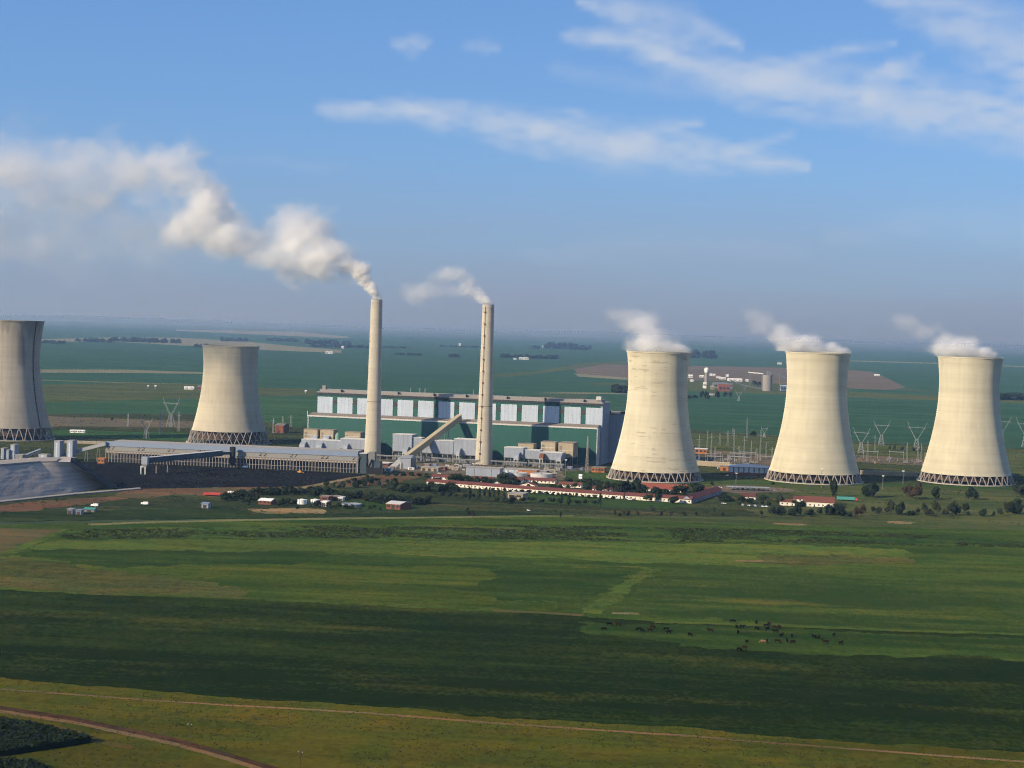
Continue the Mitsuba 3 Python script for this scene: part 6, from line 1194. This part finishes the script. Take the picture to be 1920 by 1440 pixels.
PYL = ['lattice pylon with raised horn arms, left of the two clear ones between the right towers', 'largest lattice pylon with raised horn arms between the two right steaming towers', 'lattice pylon half hidden behind the right edge of the last tower', 'lattice pylon at the right edge of the photo',
       'slim lattice pylon just right of the middle steaming tower', 'slim pylon standing in front of the crossed leg tower', 'faint lattice pylon right of the two behind the coal bunker', 'faint lattice pylon left of the two behind the coal bunker', 'faint pylon behind the switchyard, near the lone dark tree', 'far pylon in the green field before the mine works']
for (x, y, H), lab in zip(PYLONS, PYL):
    pylon(thing('pylon', lab, 'pylon', 'lattice power pylons'), x, y, H)
lab = 'thin grey lattice mast of the switchyard behind the towers'
for i, (x, y, H) in enumerate(MASTS):
    key = thing('switchyard_mast', lab if x > 0 else 'thin grey lattice mast on the rough ground behind the coal bunker', 'mast', 'switchyard masts' if x > 0 else 'masts behind the bunker')
    SPOT[key] = x / y
    F = Frame(x, y, 10)
    b_ = [bar((sx * .9, sy * .9, 0), (sx * .25, sy * .25, H), .2) for sx in (-1, 1) for sy in (-1, 1)]
    n = int(H / 3)
    for j in range(n):
        f0, f1 = j / n, (j + 1) / n
        a0, a1 = .9 - .65 * f0, .9 - .65 * f1
        b_.append(bar((-a0 if j % 2 else a0, -a0, H * f0), (a1 if j % 2 else -a1, -a1, H * f1), .14))
    part(key, 'lattice', F(join(*b_)), 'mat_galvanised')
    if i % 2 == 0:
        part(key, 'cross_arm', F(bar((-3.5, 0, H * .82), (3.5, 0, H * .82), .25)), 'mat_galvanised')
# switchgear: transformers, beams and insulator posts on the gravel
for (x0, x1, y0, y1, n) in ((200, 310, 1900, 2010, 46), (420, 520, 1985, 2090, 24)):
    side = 'left of' if x0 < 300 else 'right of'
    for _ in range(n):
        x, y = rng.uniform(x0, x1), rng.uniform(y0, y1)
        F = Frame(x, y, 10)
        k = rng.random()
        if k < .25:
            key = thing('transformer', f'dark oil transformer in the switchyard {side} the middle steaming tower', 'transformer', f'transformers {side} the middle tower')
            SPOT[key] = x / y
            part(key, 'tank', F(box(-2, 2, -1.5, 1.5, .4, 3.4)), 'mat_steel')
            part(key, 'radiator', F(box(2.1, 2.9, -1.3, 1.3, .6, 3.0)), 'mat_galvanised')
            for b0 in (-1.2, 0, 1.2):
                part(key, 'bushing', F(bar((b0, 0, 3.4), (b0, 0, 5.2), .35)), 'mat_rust')
        elif k < .45:
            key = thing('gantry', f'grey busbar gantry of the switchyard {side} the middle steaming tower', 'gantry', f'gantries {side} the middle tower')
            SPOT[key] = x / y
            part(key, 'beam', F(bar((-9, 0, 9), (9, 0, 9), .6)), 'mat_galvanised')
            for b0 in (-8.5, 8.5):
                part(key, 'post', F(bar((b0, 0, 0), (b0, 0, 11), .4)), 'mat_galvanised')
        else:
            key = thing('insulator_post', f'small insulator post in the switchyard {side} the middle steaming tower', 'insulator post', f'insulator posts {side} the middle tower')
            SPOT[key] = x / y
            part(key, 'stand', F(box(-.35, .35, -.35, .35, 0, 2.6)), 'mat_galvanised')
            part(key, 'insulator', F(bar((0, 0, 2.6), (0, 0, 5.2), .5)), 'mat_rust')
x, y, H = LATTICE_MAST
key = thing('lattice_mast', 'tall slender lattice mast before the right end of the green wall', 'mast')
F = Frame(x, y, 20)
b_ = [bar((sx * 1.3, sy * 1.3, 0), (sx * .35, sy * .35, H), .22) for sx in (-1, 1) for sy in (-1, 1)]
for j in range(14):
    f0, f1 = j / 14, (j + 1) / 14
    a0, a1 = 1.3 - .95 * f0, 1.3 - .95 * f1
    for sy in (-1, 1):
        b_.append(bar((-a0 if j % 2 else a0, sy * a0, H * f0), (a1 if j % 2 else -a1, sy * a1, H * f1), .16))
part(key, 'lattice', F(join(*b_)), 'mat_leg')
part(key, 'platform', F(box(-1, 1, -1, 1, H, H + .3)), 'mat_steel')


def lamp(label, x, y, H, group=None):
    key = thing('yard_lamp', label, 'lamp post', group)
    F = Frame(x, y, 15)
    part(key, 'post', F(lathe([(.28, 0), (.16, H), (.01, H)], 8)), 'mat_steel')
    part(key, 'head', F(box(-1.1, 1.1, -.5, .5, H, H + .7)), 'mat_white_paint')


lamp('tall lamp post with a white head at the right end of the filter row', *LAMP)
for (x, y, H), at in zip(YARD_LAMPS, ('in front of the middle steaming tower', 'on the grass between the middle and right towers', 'in front of the shadowed wall left of the right tower', 'on the grass before the pump house')):
    lamp(f'thin lamp post {at}', x, y, H, 'lamp posts before the towers')
x, y, H = WATER_PILLAR
key = thing('water_pillar', 'small white block tower on a stem beside the lawn right of the basins', 'water tower')
F = Frame(x, y, 15)
part(key, 'stem', F(box(-.8, .8, -.8, .8, 0, H * .45)), 'mat_trim')
part(key, 'tank', F(box(-1.6, 1.6, -1.6, 1.6, H * .45, H)), 'mat_white_paint')
part(key, 'band', F(box(-1.65, 1.65, -1.65, 1.65, H * .68, H * .74)), 'mat_roof_grey')
for (x, y, H), at in zip(UTILITY, ('left, beside the dirt road', 'right, at the lower edge of the photo')):
    key = thing('utility_pole', f'thin wooden utility pole on the olive grass, {at}', 'utility pole', 'utility poles on the near grass')
    F = Frame(x, y, 25)
    part(key, 'pole', F(lathe([(.15, 0), (.10, H), (.01, H)], 8)), 'mat_bark')
    part(key, 'cross_arm', F(bar((-.9, 0, H - .5), (.9, 0, H - .5), .14)), 'mat_bark')
    for b0 in (-.8, 0, .8):
        part(key, 'insulator', F(bar((b0, 0, H - .43), (b0, 0, H - .2), .12)), 'mat_white_paint')

# ------------------------------------------------------------------ mine works and farms on the plain
x, y, w, h, dep, rot = MINE['silo']
F = Frame(x, y, 0)
t = thing('storage_silo', 'big round grey concrete silo on the plain between two towers', 'silo')
part(t, 'drum', F(lathe([(w / 2, 0), (w / 2, h * .9), (w / 2 - .5, h * .9), (0.01, h * .9)], 36)), 'mat_silo', smooth=30)
part(t, 'head_house', F(box(-2, 10, -4, 4, h * .9 + .02, h * 1.12)), 'mat_steel')
t = thing('silo_conveyor', 'dark inclined conveyor falling to the right from the big silo', 'conveyor')
part(t, 'casing', bar((x + 9, y, h * 1.08), (x + 66, y + 5, h * .62), 4.5), 'mat_steel')
for f_ in (.4, .8):
    part(t, 'trestle_leg', bar((x + 9 + 57 * f_, y, h * (1.08 - .46 * f_)), (x + 9 + 57 * f_, y, 0), 1.0), 'mat_steel')
t = thing('silo_bridge', 'white level conveyor bridge running left from the top of the silo', 'conveyor')
part(t, 'casing', bar((x - 12, y + 3, h * .97), (x - 52, y + 6, h * 1.03), 2.6), 'mat_white_paint')
for f_ in (15, 46):
    part(t, 'trestle_leg', bar((x - f_, y + 5, h * .96), (x - f_, y + 5, 0), 1.2), 'mat_steel')
t = thing('low_conveyor', 'dark low conveyor sagging to the left of the silo foot', 'conveyor')
part(t, 'casing', join(bar((x - 14, y, 5), (x - 60, y - 6, 12), 3.2), bar((x - 60, y - 6, 12), (x - 100, y - 10, 26), 3.2)), 'mat_steel')
part(t, 'trestle_leg', bar((x - 60, y - 6, 12), (x - 60, y - 6, 0), 1.2), 'mat_steel')
x, y, w, h, dep, rot = MINE['tower_a']
F = Frame(x, y, 0)
t = thing('water_tower', 'water tower with a round white tank on a grey shaft on the far plain', 'water tower')
part(t, 'shaft', F(lathe([(w * .55, 0), (w * .42, h * .72), (.01, h * .72)], 16)), 'mat_silo')
part(t, 'tank', F(lathe([(w * .42, h * .72), (w * .66, h * .8), (w * .66, h * .95), (w * .3, h * 1.02), (.01, h * 1.03)], 20)), 'mat_white_paint', smooth=40)
ML = dict(white_tall=('white upright building among the trees of the mine works', 'mat_white_paint'), white_row=('long white row of mine buildings left of the silo', 'mat_white_paint'), w1=('small white building just left of the water tower', 'mat_white_paint'), w2=('small white building just right of the water tower', 'mat_white_paint'),
          w3=('white building a little right and below the water tower', 'mat_white_paint'), w4=('tiny white building above the long white row', 'mat_white_paint'), w5=('white building at the left edge of the mine works', 'mat_white_paint'), w6=('low white building joining the long white row on its left', 'mat_white_paint'),
          shed=('dark teal shed in the middle of the mine works', 'mat_steel'), brown=('brown shed before the teal shed of the mine works', 'mat_brick'), tan=('small tan building right of the white upright one', 'mat_beige'), head=('dark winding head frame building left of the low conveyor', 'mat_steel'),
          w7=('low white building before the dark trees of the mine works', 'mat_white_paint'), w8=('low pale building right of the one before the trees', 'mat_trim'), w9=('tiny white building at the left of the mine works, below the others', 'mat_white_paint'), w10=('tiny white building right of the long white row', 'mat_white_paint'), w11=('white farm building far behind the ploughed field', 'mat_white_paint'), silo_foot=('white block right of the silo foot at the tower edge', 'mat_white_paint'))
for k, (lab, mat) in ML.items():
    x, y, w, h, dep, rot = MINE[k]
    shed('mine_building', lab, 'building', (x, y, w, h, dep, rot), mat, 'mat_brick' if k in ('w3', 'w8') else mat, windows=3 if w > 8 else 1, roof_rise=0 if k in ('white_tall', 'head') else h * .35, group='buildings of the far mine')
FL = ['white farm shed left of the crossed leg tower', 'pink farm shed touching the left side of the crossed leg tower', 'white farm house below the far trees right of the right chimney', 'small white shed left of that far white farm house', 'white farm house at the far field edge above the boiler house left end',
      'tiny white house in the far woods left of the left chimney', 'white dot of a hut at the field edge left of the boiler house', 'white farm building on the edge of the ploughed field by the right tower', 'tiny white house among far trees between the chimneys', 'tiny white house left of the far dark wood', 'white farm sheds before the far wood right of the last tower',
      'leftmost of three small white sheds right of the large left tower', 'middle of three small white sheds right of the large left tower', 'rightmost of three small white sheds right of the large left tower', 'grey hut on the olive field, right of the two', 'dark hut on the olive field, left of the two']
for spec, lab in zip(FARMS, FL):
    w, h = spec[2], spec[3]
    shed('farm_shed', lab, 'farm building', spec, 'mat_brick' if 'pink' in lab else 'mat_steel' if 'hut on the olive' in lab else 'mat_white_paint', 'mat_white_paint' if 'pink' not in lab else 'mat_roof_brown', roof_rise=h * .3, windows=2, group='farm buildings on the plain')

# ------------------------------------------------------------------ trees
def leaf_cloud(n, shell, size, seed, blobs, shape=(1, 1, 1), lobes=9, lift=0.0):
    """A crown in the unit box (x, y within 0.5, z from 0 to 1): leaf clumps over uneven lobes, with gaps between."""
    r = np.random.default_rng(seed)
    cen = r.normal(size=(lobes, 3))
    cen /= np.linalg.norm(cen, axis=1, keepdims=True)
    cen *= r.uniform(.10, .38, (lobes, 1))
    rad = r.uniform(.12, .29, lobes)
    pick = r.integers(0, lobes, n)
    d = r.normal(size=(n, 3))
    d /= np.linalg.norm(d, axis=1, keepdims=True)
    p = cen[pick] + d * (rad[pick] * r.uniform(shell, 1.05, n))[:, None]
    u = r.normal(size=(n, 3))
    u -= d * (u * d).sum(1)[:, None] * .7
    u /= np.linalg.norm(u, axis=1, keepdims=True)
    w = np.cross(d + .5 * r.normal(size=(n, 3)), u)
    w /= np.linalg.norm(w, axis=1, keepdims=True) + 1e-9
    s = size * r.uniform(.6, 1.4, n)[:, None]
    v = np.stack([p - u * s, p + w * s * .8, p + u * s, p - w * s * .8], 1).reshape(-1, 3)
    i = np.arange(n) * 4
    f = np.vstack([np.stack([i, i + 1, i + 2], 1), np.stack([i, i + 2, i + 3], 1)])
    parts = [trimesh.Trimesh(v, f, process=False)]
    for c, q in zip(cen[:blobs], rad[:blobs]):
        b = trimesh.creation.icosphere(1, q * .82)
        b.vertices *= 1 + .25 * (meshkit.noise(b.vertices * 9 + c * 30) - .5)[:, None]
        b.apply_translation(c)
        parts.append(b)
    m = join(*parts)
    lo, hi = np.percentile(m.vertices, 1, axis=0), np.percentile(m.vertices, 99, axis=0)
    m.vertices = (m.vertices - (lo + hi) / 2) / (hi - lo)               # fills the unit box
    m.vertices[:, 2] += .5
    return m


CROWNS = {'round': [leaf_cloud(850, .72, .045, s, 8, lobes=11) for s in range(5)], 'airy': [leaf_cloud(520, .5, .042, 20 + s, 3, lobes=10) for s in range(4)], 'rust': [leaf_cloud(560, .55, .045, 40 + s, 4, lobes=10) for s in range(3)],
          'column': [leaf_cloud(800, .7, .04, 60, 9, lobes=14)], 'poplar': [leaf_cloud(500, .65, .05, 70 + s, 7, lobes=11) for s in range(2)], 'lollipop': [leaf_cloud(600, .75, .055, 80 + s, 8, lobes=9) for s in range(3)], 'shrub': [leaf_cloud(480, .7, .055, 90 + s, 7, lobes=9) for s in range(3)]}


def trunk_mesh(seed):
    r = np.random.default_rng(seed)
    ms = [lathe([(.055, 0), (.036, .35), (.022, .75), (.004, 1)], 7)]
    for k in range(5):
        a, z = r.uniform(0, 6.28), r.uniform(.35, .75)
        ms.append(bar((0, 0, z), (.26 * math.cos(a), .26 * math.sin(a), z + .26), .026))
    return join(*ms)


TRUNKS = [trunk_mesh(s) for s in range(3)]
TREE_TXT = {'round': ('dark dense round tree', 'leafy_tree', 'tree'), 'airy': ('thin open crowned grey green tree', 'gum_tree', 'tree'), 'rust': ('reddish brown leaved thin tree', 'rusty_tree', 'tree'), 'column': ('dark column shaped tree', 'column_tree', 'tree'),
            'poplar': ('tall narrow dark poplar', 'poplar', 'tree'), 'lollipop': ('small round headed tree on a thin stem', 'round_headed_tree', 'tree'), 'shrub': ('low dark green bush', 'bush', 'bush')}


def zone(x, y):
    px_ = x / y
    if y > 2500:
        return 'on the far plain', 'far'
    if y > 1950:
        return 'on the ground behind the towers', 'behind'
    if px_ > .13:
        return ('in the lower right row', 'lower right') if y < 1345 else ('in the upper right row', 'upper right') if px_ > .17 else ('by the small right houses', 'right houses')
    if px_ > .035:
        return ('on the scrub below the playing field', 'field edge') if y < 1375 else ('around the bright playing field', 'playing field') if y < 1460 else ('among the right red roofs', 'red roofs right')
    if px_ > -.075:
        return ('in the planted rows', 'planted rows') if y < 1520 else ('between the left red roofs', 'red roofs left')
    if px_ > -.13:
        return ('on the slope below the left chimney', 'slope') if y > 1470 else ('in the belt right of the tanks', 'belt right')
    return ('in the belt below the coal yard', 'belt left') if y > 1390 else ('around the white tanks', 'tanks')


for k, (x, y, h, w, kind) in enumerate(TREES):
    txt, nm, cat = TREE_TXT[kind]
    at, zn = zone(x, y)
    t = thing(nm, f'{txt} {at}', cat, f'{txt}s, {zn}')
    SPOT[t] = x / y
    r = random.Random(k)
    h, w = h * 1.04, w * 1.08
    base = {'round': .12, 'airy': .22, 'rust': .22, 'column': .04, 'poplar': .10, 'lollipop': .38, 'shrub': 0.0}[kind]
    mat = {'airy': 'mat_leaf_grey', 'rust': 'mat_leaf_rust'}.get(kind, 'mat_leaf')
    m = CROWNS[kind][k % len(CROWNS[kind])]
    F = Frame(x, y, r.uniform(0, 360))
    put(t, 'crown', {**shape_of(f'crown_{kind}{k % len(CROWNS[kind])}', m, mat), 'to_world': F.world(0, 0, h * base, (w, w * r.uniform(.85, 1.15), h * (1 - base)))})
    tw = max(h, 4.0)
    put(t, 'trunk', {**shape_of(f'trunk{k % 3}', TRUNKS[k % 3], 'mat_bark'), 'to_world': F.world(0, 0, 0, (tw * .55, tw * .55, h * .8))})
# far woods: one dense mass each
for k, ((xa, ya), (xb, yb), h) in enumerate(WOODS):
    r = np.random.default_rng(500 + k)
    L = math.hypot(xb - xa, yb - ya)
    n = int(min(60, max(6, L / (h * .7))))
    ms = []
    for i in range(n * 2):
        f_ = r.uniform(0, 1)
        hh = h * r.uniform(.6, 1.1)
        m = CROWNS['round'][i % 5].copy() if n < 24 else leaf_cloud(70, .7, .12, int(r.integers(1e6)), 5, lobes=6)
        m.vertices *= [hh * r.uniform(.9, 1.5), hh * r.uniform(.9, 1.5), hh]
        m.apply_translation([xa + (xb - xa) * f_, ya + (yb - ya) * f_ + r.uniform(-.5, 3) * h, 0])
        ms.append(m)
    key = fresh('distant_wood')
    scene[key] = mikit.ply(join(*ms), 'mat_leaf')
    labels[key] = {'label': 'dark distant wood on the hazy plain', 'category': 'wood', 'kind': 'stuff'}

# ------------------------------------------------------------------ cattle
def blob_chain(chains):
    ball = lambda p, r: m3.Manifold.sphere(r, 10).translate(tuple(map(float, p)))
    out = None
    for ch in chains:
        for (p, r), (q, s) in zip(ch, ch[1:]):
            hl = m3.Manifold.batch_hull([ball(p, r), ball(q, s)])
            out = hl if out is None else out + hl
    m = out.to_mesh()
    t = trimesh.Trimesh(m.vert_properties[:, :3], m.tri_verts, process=True)
    trimesh.smoothing.filter_taubin(t, iterations=4)
    return t


def cow(graze):
    body = [((-.85, 0, 1.02), .30), ((-.3, 0, .98), .37), ((.35, 0, .97), .36), ((.75, 0, 1.03), .30)]
    head = [((.78, 0, 1.1), .24), ((1.12, 0, .85 if graze else 1.28), .16), ((1.32, 0, .45 if graze else 1.38), .13), ((1.52, 0, .22 if graze else 1.24), .085)]
    ch = [body, head]
    for s in (-1, 1):
        ch.append([((.62, .19 * s, .85), .16), ((.60, .19 * s, .45), .085), ((.60, .19 * s, .07), .07)])
        ch.append([((-.78, .19 * s, .95), .20), ((-.66, .19 * s, .68), .12), ((-.86, .19 * s, .42), .075), ((-.80, .19 * s, .07), .07)])
        hx, hz = (1.22, .62) if graze else (1.22, 1.44)
        ch.append([((hx, .10 * s, hz), .05), ((hx - .06, .26 * s, hz + .02), .04)])
    ch.append([((-1.12, 0, 1.18), .05), ((-1.22, 0, .8), .035), ((-1.2, 0, .5), .055)])
    return blob_chain(ch)


COWM = [cow(True), cow(False)]
CROP_Z = .15
HIDE = {'b': ('mat_black_hide', 'black'), 'r': ('mat_red_hide', 'red brown'), 't': ('mat_tan_hide', 'pale tan')}
for k, (x, y, c) in enumerate(COWS):
    mat, col = HIDE[c]
    t = thing('cow', f'{col} cow in the herd on the dark crop field', 'cow', f'{col} cows of the herd')
    SPOT[t] = x / y
    scene[t] = {**shape_of(f'cow{k % 2}', COWM[k % 2], mat, True), 'to_world': Frame(x, y, rng.uniform(0, 360), CROP_Z).world(s=(1.3, 1.3, 1.3))}

same = {}
for key in SPOT:
    same.setdefault(labels[key]['label'], []).append(key)
for text, keys in same.items():
    if len(keys) > 1:
        head, _, tail = text.partition(' in ' if ' in ' in text else ' of ' if ' of ' in text else ' on ' if ' on ' in text else ' ')
        for i, key in enumerate(sorted(keys, key=SPOT.get)):
            n = len(keys)
            place = 'leftmost' if i == 0 else 'rightmost' if i == n - 1 else f'{ORD[i]} from left' if i < n / 2 else f'{ORD[n - 1 - i]} from right'
            labels[key]['label'] = text.replace(head, f'{place} {head}', 1) if ' from ' not in place else f'{head}, {place}' + text[len(head):]

# ------------------------------------------------------------------ tussocks and weeds on the near fields
def scatter(name, label, polys, n, size, mat, seed, z=0.0, gate=.45):
    r = np.random.default_rng(seed)
    tufts = []
    for k in range(4):
        q = 7
        p = r.normal(size=(q, 3)) * [.38, .38, .22] + [0, 0, .35]
        u = r.normal(size=(q, 3))
        u /= np.linalg.norm(u, axis=1, keepdims=True)
        w = np.cross(u, r.normal(size=(q, 3)))
        w /= np.linalg.norm(w, axis=1, keepdims=True)
        s = r.uniform(.25, .6, (q, 1))
        tufts.append(np.stack([p - u * s, p + w * s * .8, p + u * s, p - w * s * .8], 1).reshape(-1, 3))
    i4 = np.arange(7) * 4
    fq = np.vstack([np.stack([i4, i4 + 1, i4 + 2], 1), np.stack([i4, i4 + 2, i4 + 3], 1)])
    area = np.array([p_.area for p_, _ in polys])
    vs, fs, at, done = [], [], 0, 0
    import shapely
    while done < n:
        pl = polys[int(r.choice(len(polys), p=area / area.sum()))][0]
        x0, y0, x1, y1 = pl.bounds
        x, y = r.uniform(x0, x1, 400), r.uniform(y0, y1, 400)
        q = np.column_stack([x * .03, y * .05, np.full(400, float(seed))])
        ok = (np.abs(x) < y * .34) & (meshkit.noise(q) > gate) & shapely.contains_xy(pl, x, y)
        for xk, yk in zip(x[ok], y[ok]):
            s, a = size * r.uniform(.5, 1.6), r.uniform(0, 6.28)
            c_, s_ = math.cos(a), math.sin(a)
            t_ = tufts[int(r.integers(4))] * [s, s, s * .7]
            vs.append(t_ @ np.array([[c_, s_, 0], [-s_, c_, 0], [0, 0, 1]]) + [xk, yk, z])
            fs.append(fq + at)
            at += len(t_)
            done += 1
    key = fresh(name)
    scene[key] = mikit.ply(trimesh.Trimesh(np.vstack(vs), np.vstack(fs), process=False), mat)
    labels[key] = {'label': label, 'category': 'grass', 'kind': 'stuff'}


PL = [(sg.Polygon(p).buffer(0), k) for _, k, p, _ in FIELDS]
pick = lambda *ks: [(p, k) for p, k in PL if k in ks]
scatter('weeds', 'dark weed clumps on the pale green crop strips', pick('f_weed'), 9000, .75, 'mat_tuft', 1, gate=.40)
scatter('grass_tussocks', 'dark grass tussocks on the olive foreground grass', pick('f_grassA'), 9000, .32, 'mat_tuft', 2, gate=.3)
scatter('scrub', 'low scrub on the rough ground around the village', pick('f_scrub'), 9000, .9, 'mat_leaf_grey', 3, gate=.5)
scatter('maize', 'tall dark maize plants in the corner field', pick('f_maize'), 4000, 1.0, 'mat_leaf', 4, 2.0, gate=0)

# ------------------------------------------------------------------ smoke and steam
def plume(name, label, y, puffs, depth, cells, seed, floor, sharp, cat, cuts=(), tau=1.0, albedo=(.998, .998, .998), vdepth=.8, wild=1.0):
    px_, pz_, rx_, rz_ = (np.array([p[k] for p in puffs]) for k in range(4))
    xl, xr = (px_ - rx_ * 1.5).min(), (px_ + rx_ * 1.5).max()
    z0, z1 = floor, (pz_ + rz_ * 1.6).max()
    y0, y1 = y - depth, y + depth
    edges = [xl, *cuts, xr]
    key = thing(name, label, cat)
    for b, cell in zip(range(len(edges) - 1), cells):
        x0, x1 = edges[b] + (.15 if b else 0), edges[b + 1] - .15
        near = [p for p in puffs if p[0] + p[2] * 1.7 > x0 and p[0] - p[2] * 1.7 < x1]
        za, zb = (z0, min(z1, max(p[1] + p[3] * 1.6 for p in near))) if b == len(edges) - 2 else (min(p[1] - p[3] * 1.6 for p in near), min(z1, max(p[1] + p[3] * 1.6 for p in near)))
        dep = 1.6 * vdepth * max((p[2] + p[3]) / 2 for p in near)
        ya, yb = y - dep, y + dep
        nx, ny, nz = (max(8, int((q1 - q0) / cell)) for q0, q1 in ((x0, x1), (ya, yb), (za, zb)))
        Z, Y, X_ = np.meshgrid(za + (np.arange(nz) + .5) / nz * (zb - za), ya + (np.arange(ny) + .5) / ny * (yb - ya), x0 + (np.arange(nx) + .5) / nx * (x1 - x0), indexing='ij')
        q = np.stack([X_, Y, Z], -1)
        out = np.zeros(X_.shape)
        n1 = meshkit.fbm(q / 30.0, 5, seed) - .5
        n2 = meshkit.fbm(q / 9.0, 4, seed + 7) - .5 + .45 * (meshkit.fbm(q / 3.6, 2, seed + 13) - .5)
        for (cx, cz, rx, rz, t_) in near:
            ry = vdepth * (rx + rz) / 2
            k = np.clip(min(rx, rz) / 16.0, 0, 1)
            d = np.sqrt(((X_ - cx) / rx) ** 2 + ((Y - y) / ry) ** 2 + ((Z - cz) / rz) ** 2) + wild * (1.3 * k * n1 + (.95 - .35 * k) * n2) - .10
            s = np.clip((1.05 - d) / (sharp + .55 * k), 0, 1)
            out += 1.3 * t_ * tau / (2 * ry) * s * s * (3 - 2 * s)
        # nothing reaches the outer faces of the boxes
        ends = [np.clip((Y - ya) / 5, 0, 1), np.clip((yb - Y) / 5, 0, 1), np.clip((zb - Z) / 5, 0, 1)]
        if za != z0:
            ends.append(np.clip((Z - za) / 5, 0, 1))
        if b == 0:
            ends.append(np.clip((X_ - x0) / 6, 0, 1))
        if b == len(edges) - 2:
            ends.append(np.clip((x1 - X_) / 4, 0, 1))
        grid = mi.VolumeGrid(np.ascontiguousarray((out * np.minimum.reduce(ends))[..., None].astype(np.float32)))
        lo, hi = np.array([x0, ya, za]), np.array([x1, yb, zb])
        put(key, 'cloud', {'type': 'cube', 'to_world': T().translate(((lo + hi) / 2).tolist()).scale(((hi - lo) / 2).tolist()), 'bsdf': {'type': 'null'}, 'exterior': {'type': 'ref', 'id': 'haze_air'},
                           'interior': {'type': 'heterogeneous', 'albedo': rgb(*albedo), 'scale': 1.0, 'phase': {'type': 'hg', 'g': 0.1},
                                        'sigma_t': {'type': 'gridvolume', 'grid': grid, 'to_world': T().translate(lo.tolist()).scale((hi - lo).tolist())}}}, kind='stuff')


plume('smoke', 'thick white smoke drifting left from the left chimney', SMOKE_A[0], SMOKE_A[1], 70, (3.0, 2.2, 1.2), 3, CHIMNEYS[0][2] + .4, .38, 'smoke', cuts=(-262.0, -176.0), wild=1.35, tau=.85)
plume('smoke', 'thin pale smoke curling left from the right chimney', SMOKE_B[0], SMOKE_B[1], 16, (1.3, 1.0), 5, CHIMNEYS[1][2] + .4, .5, 'smoke', cuts=(-50.0,), tau=.65, wild=1.4)
for (x, y, H, *_), puffs, lab in zip(TOWERS, STEAM, ('left', 'middle', 'right')):
    plume('steam', f'white steam leaning left over the rim of the {lab} of the three bright towers', y, puffs, 36, (1.7,), 11 + len(lab), H + .25, .5, 'steam', vdepth=.85, tau=1.05, wild=1.25)

# ------------------------------------------------------------------ haze over the plain
scene['haze'] = {'type': 'cube', 'to_world': T().translate([0, REACH / 2 - 2000, (HAZE_TOP - 1.5) / 2]).scale([REACH, REACH / 2 + 2500, (HAZE_TOP + 1.5) / 2]), 'bsdf': {'type': 'null'}, 'interior': {'type': 'ref', 'id': 'haze_air'}}
labels['haze'] = {'label': 'thin blue haze over the whole plain', 'category': 'haze', 'kind': 'stuff'}
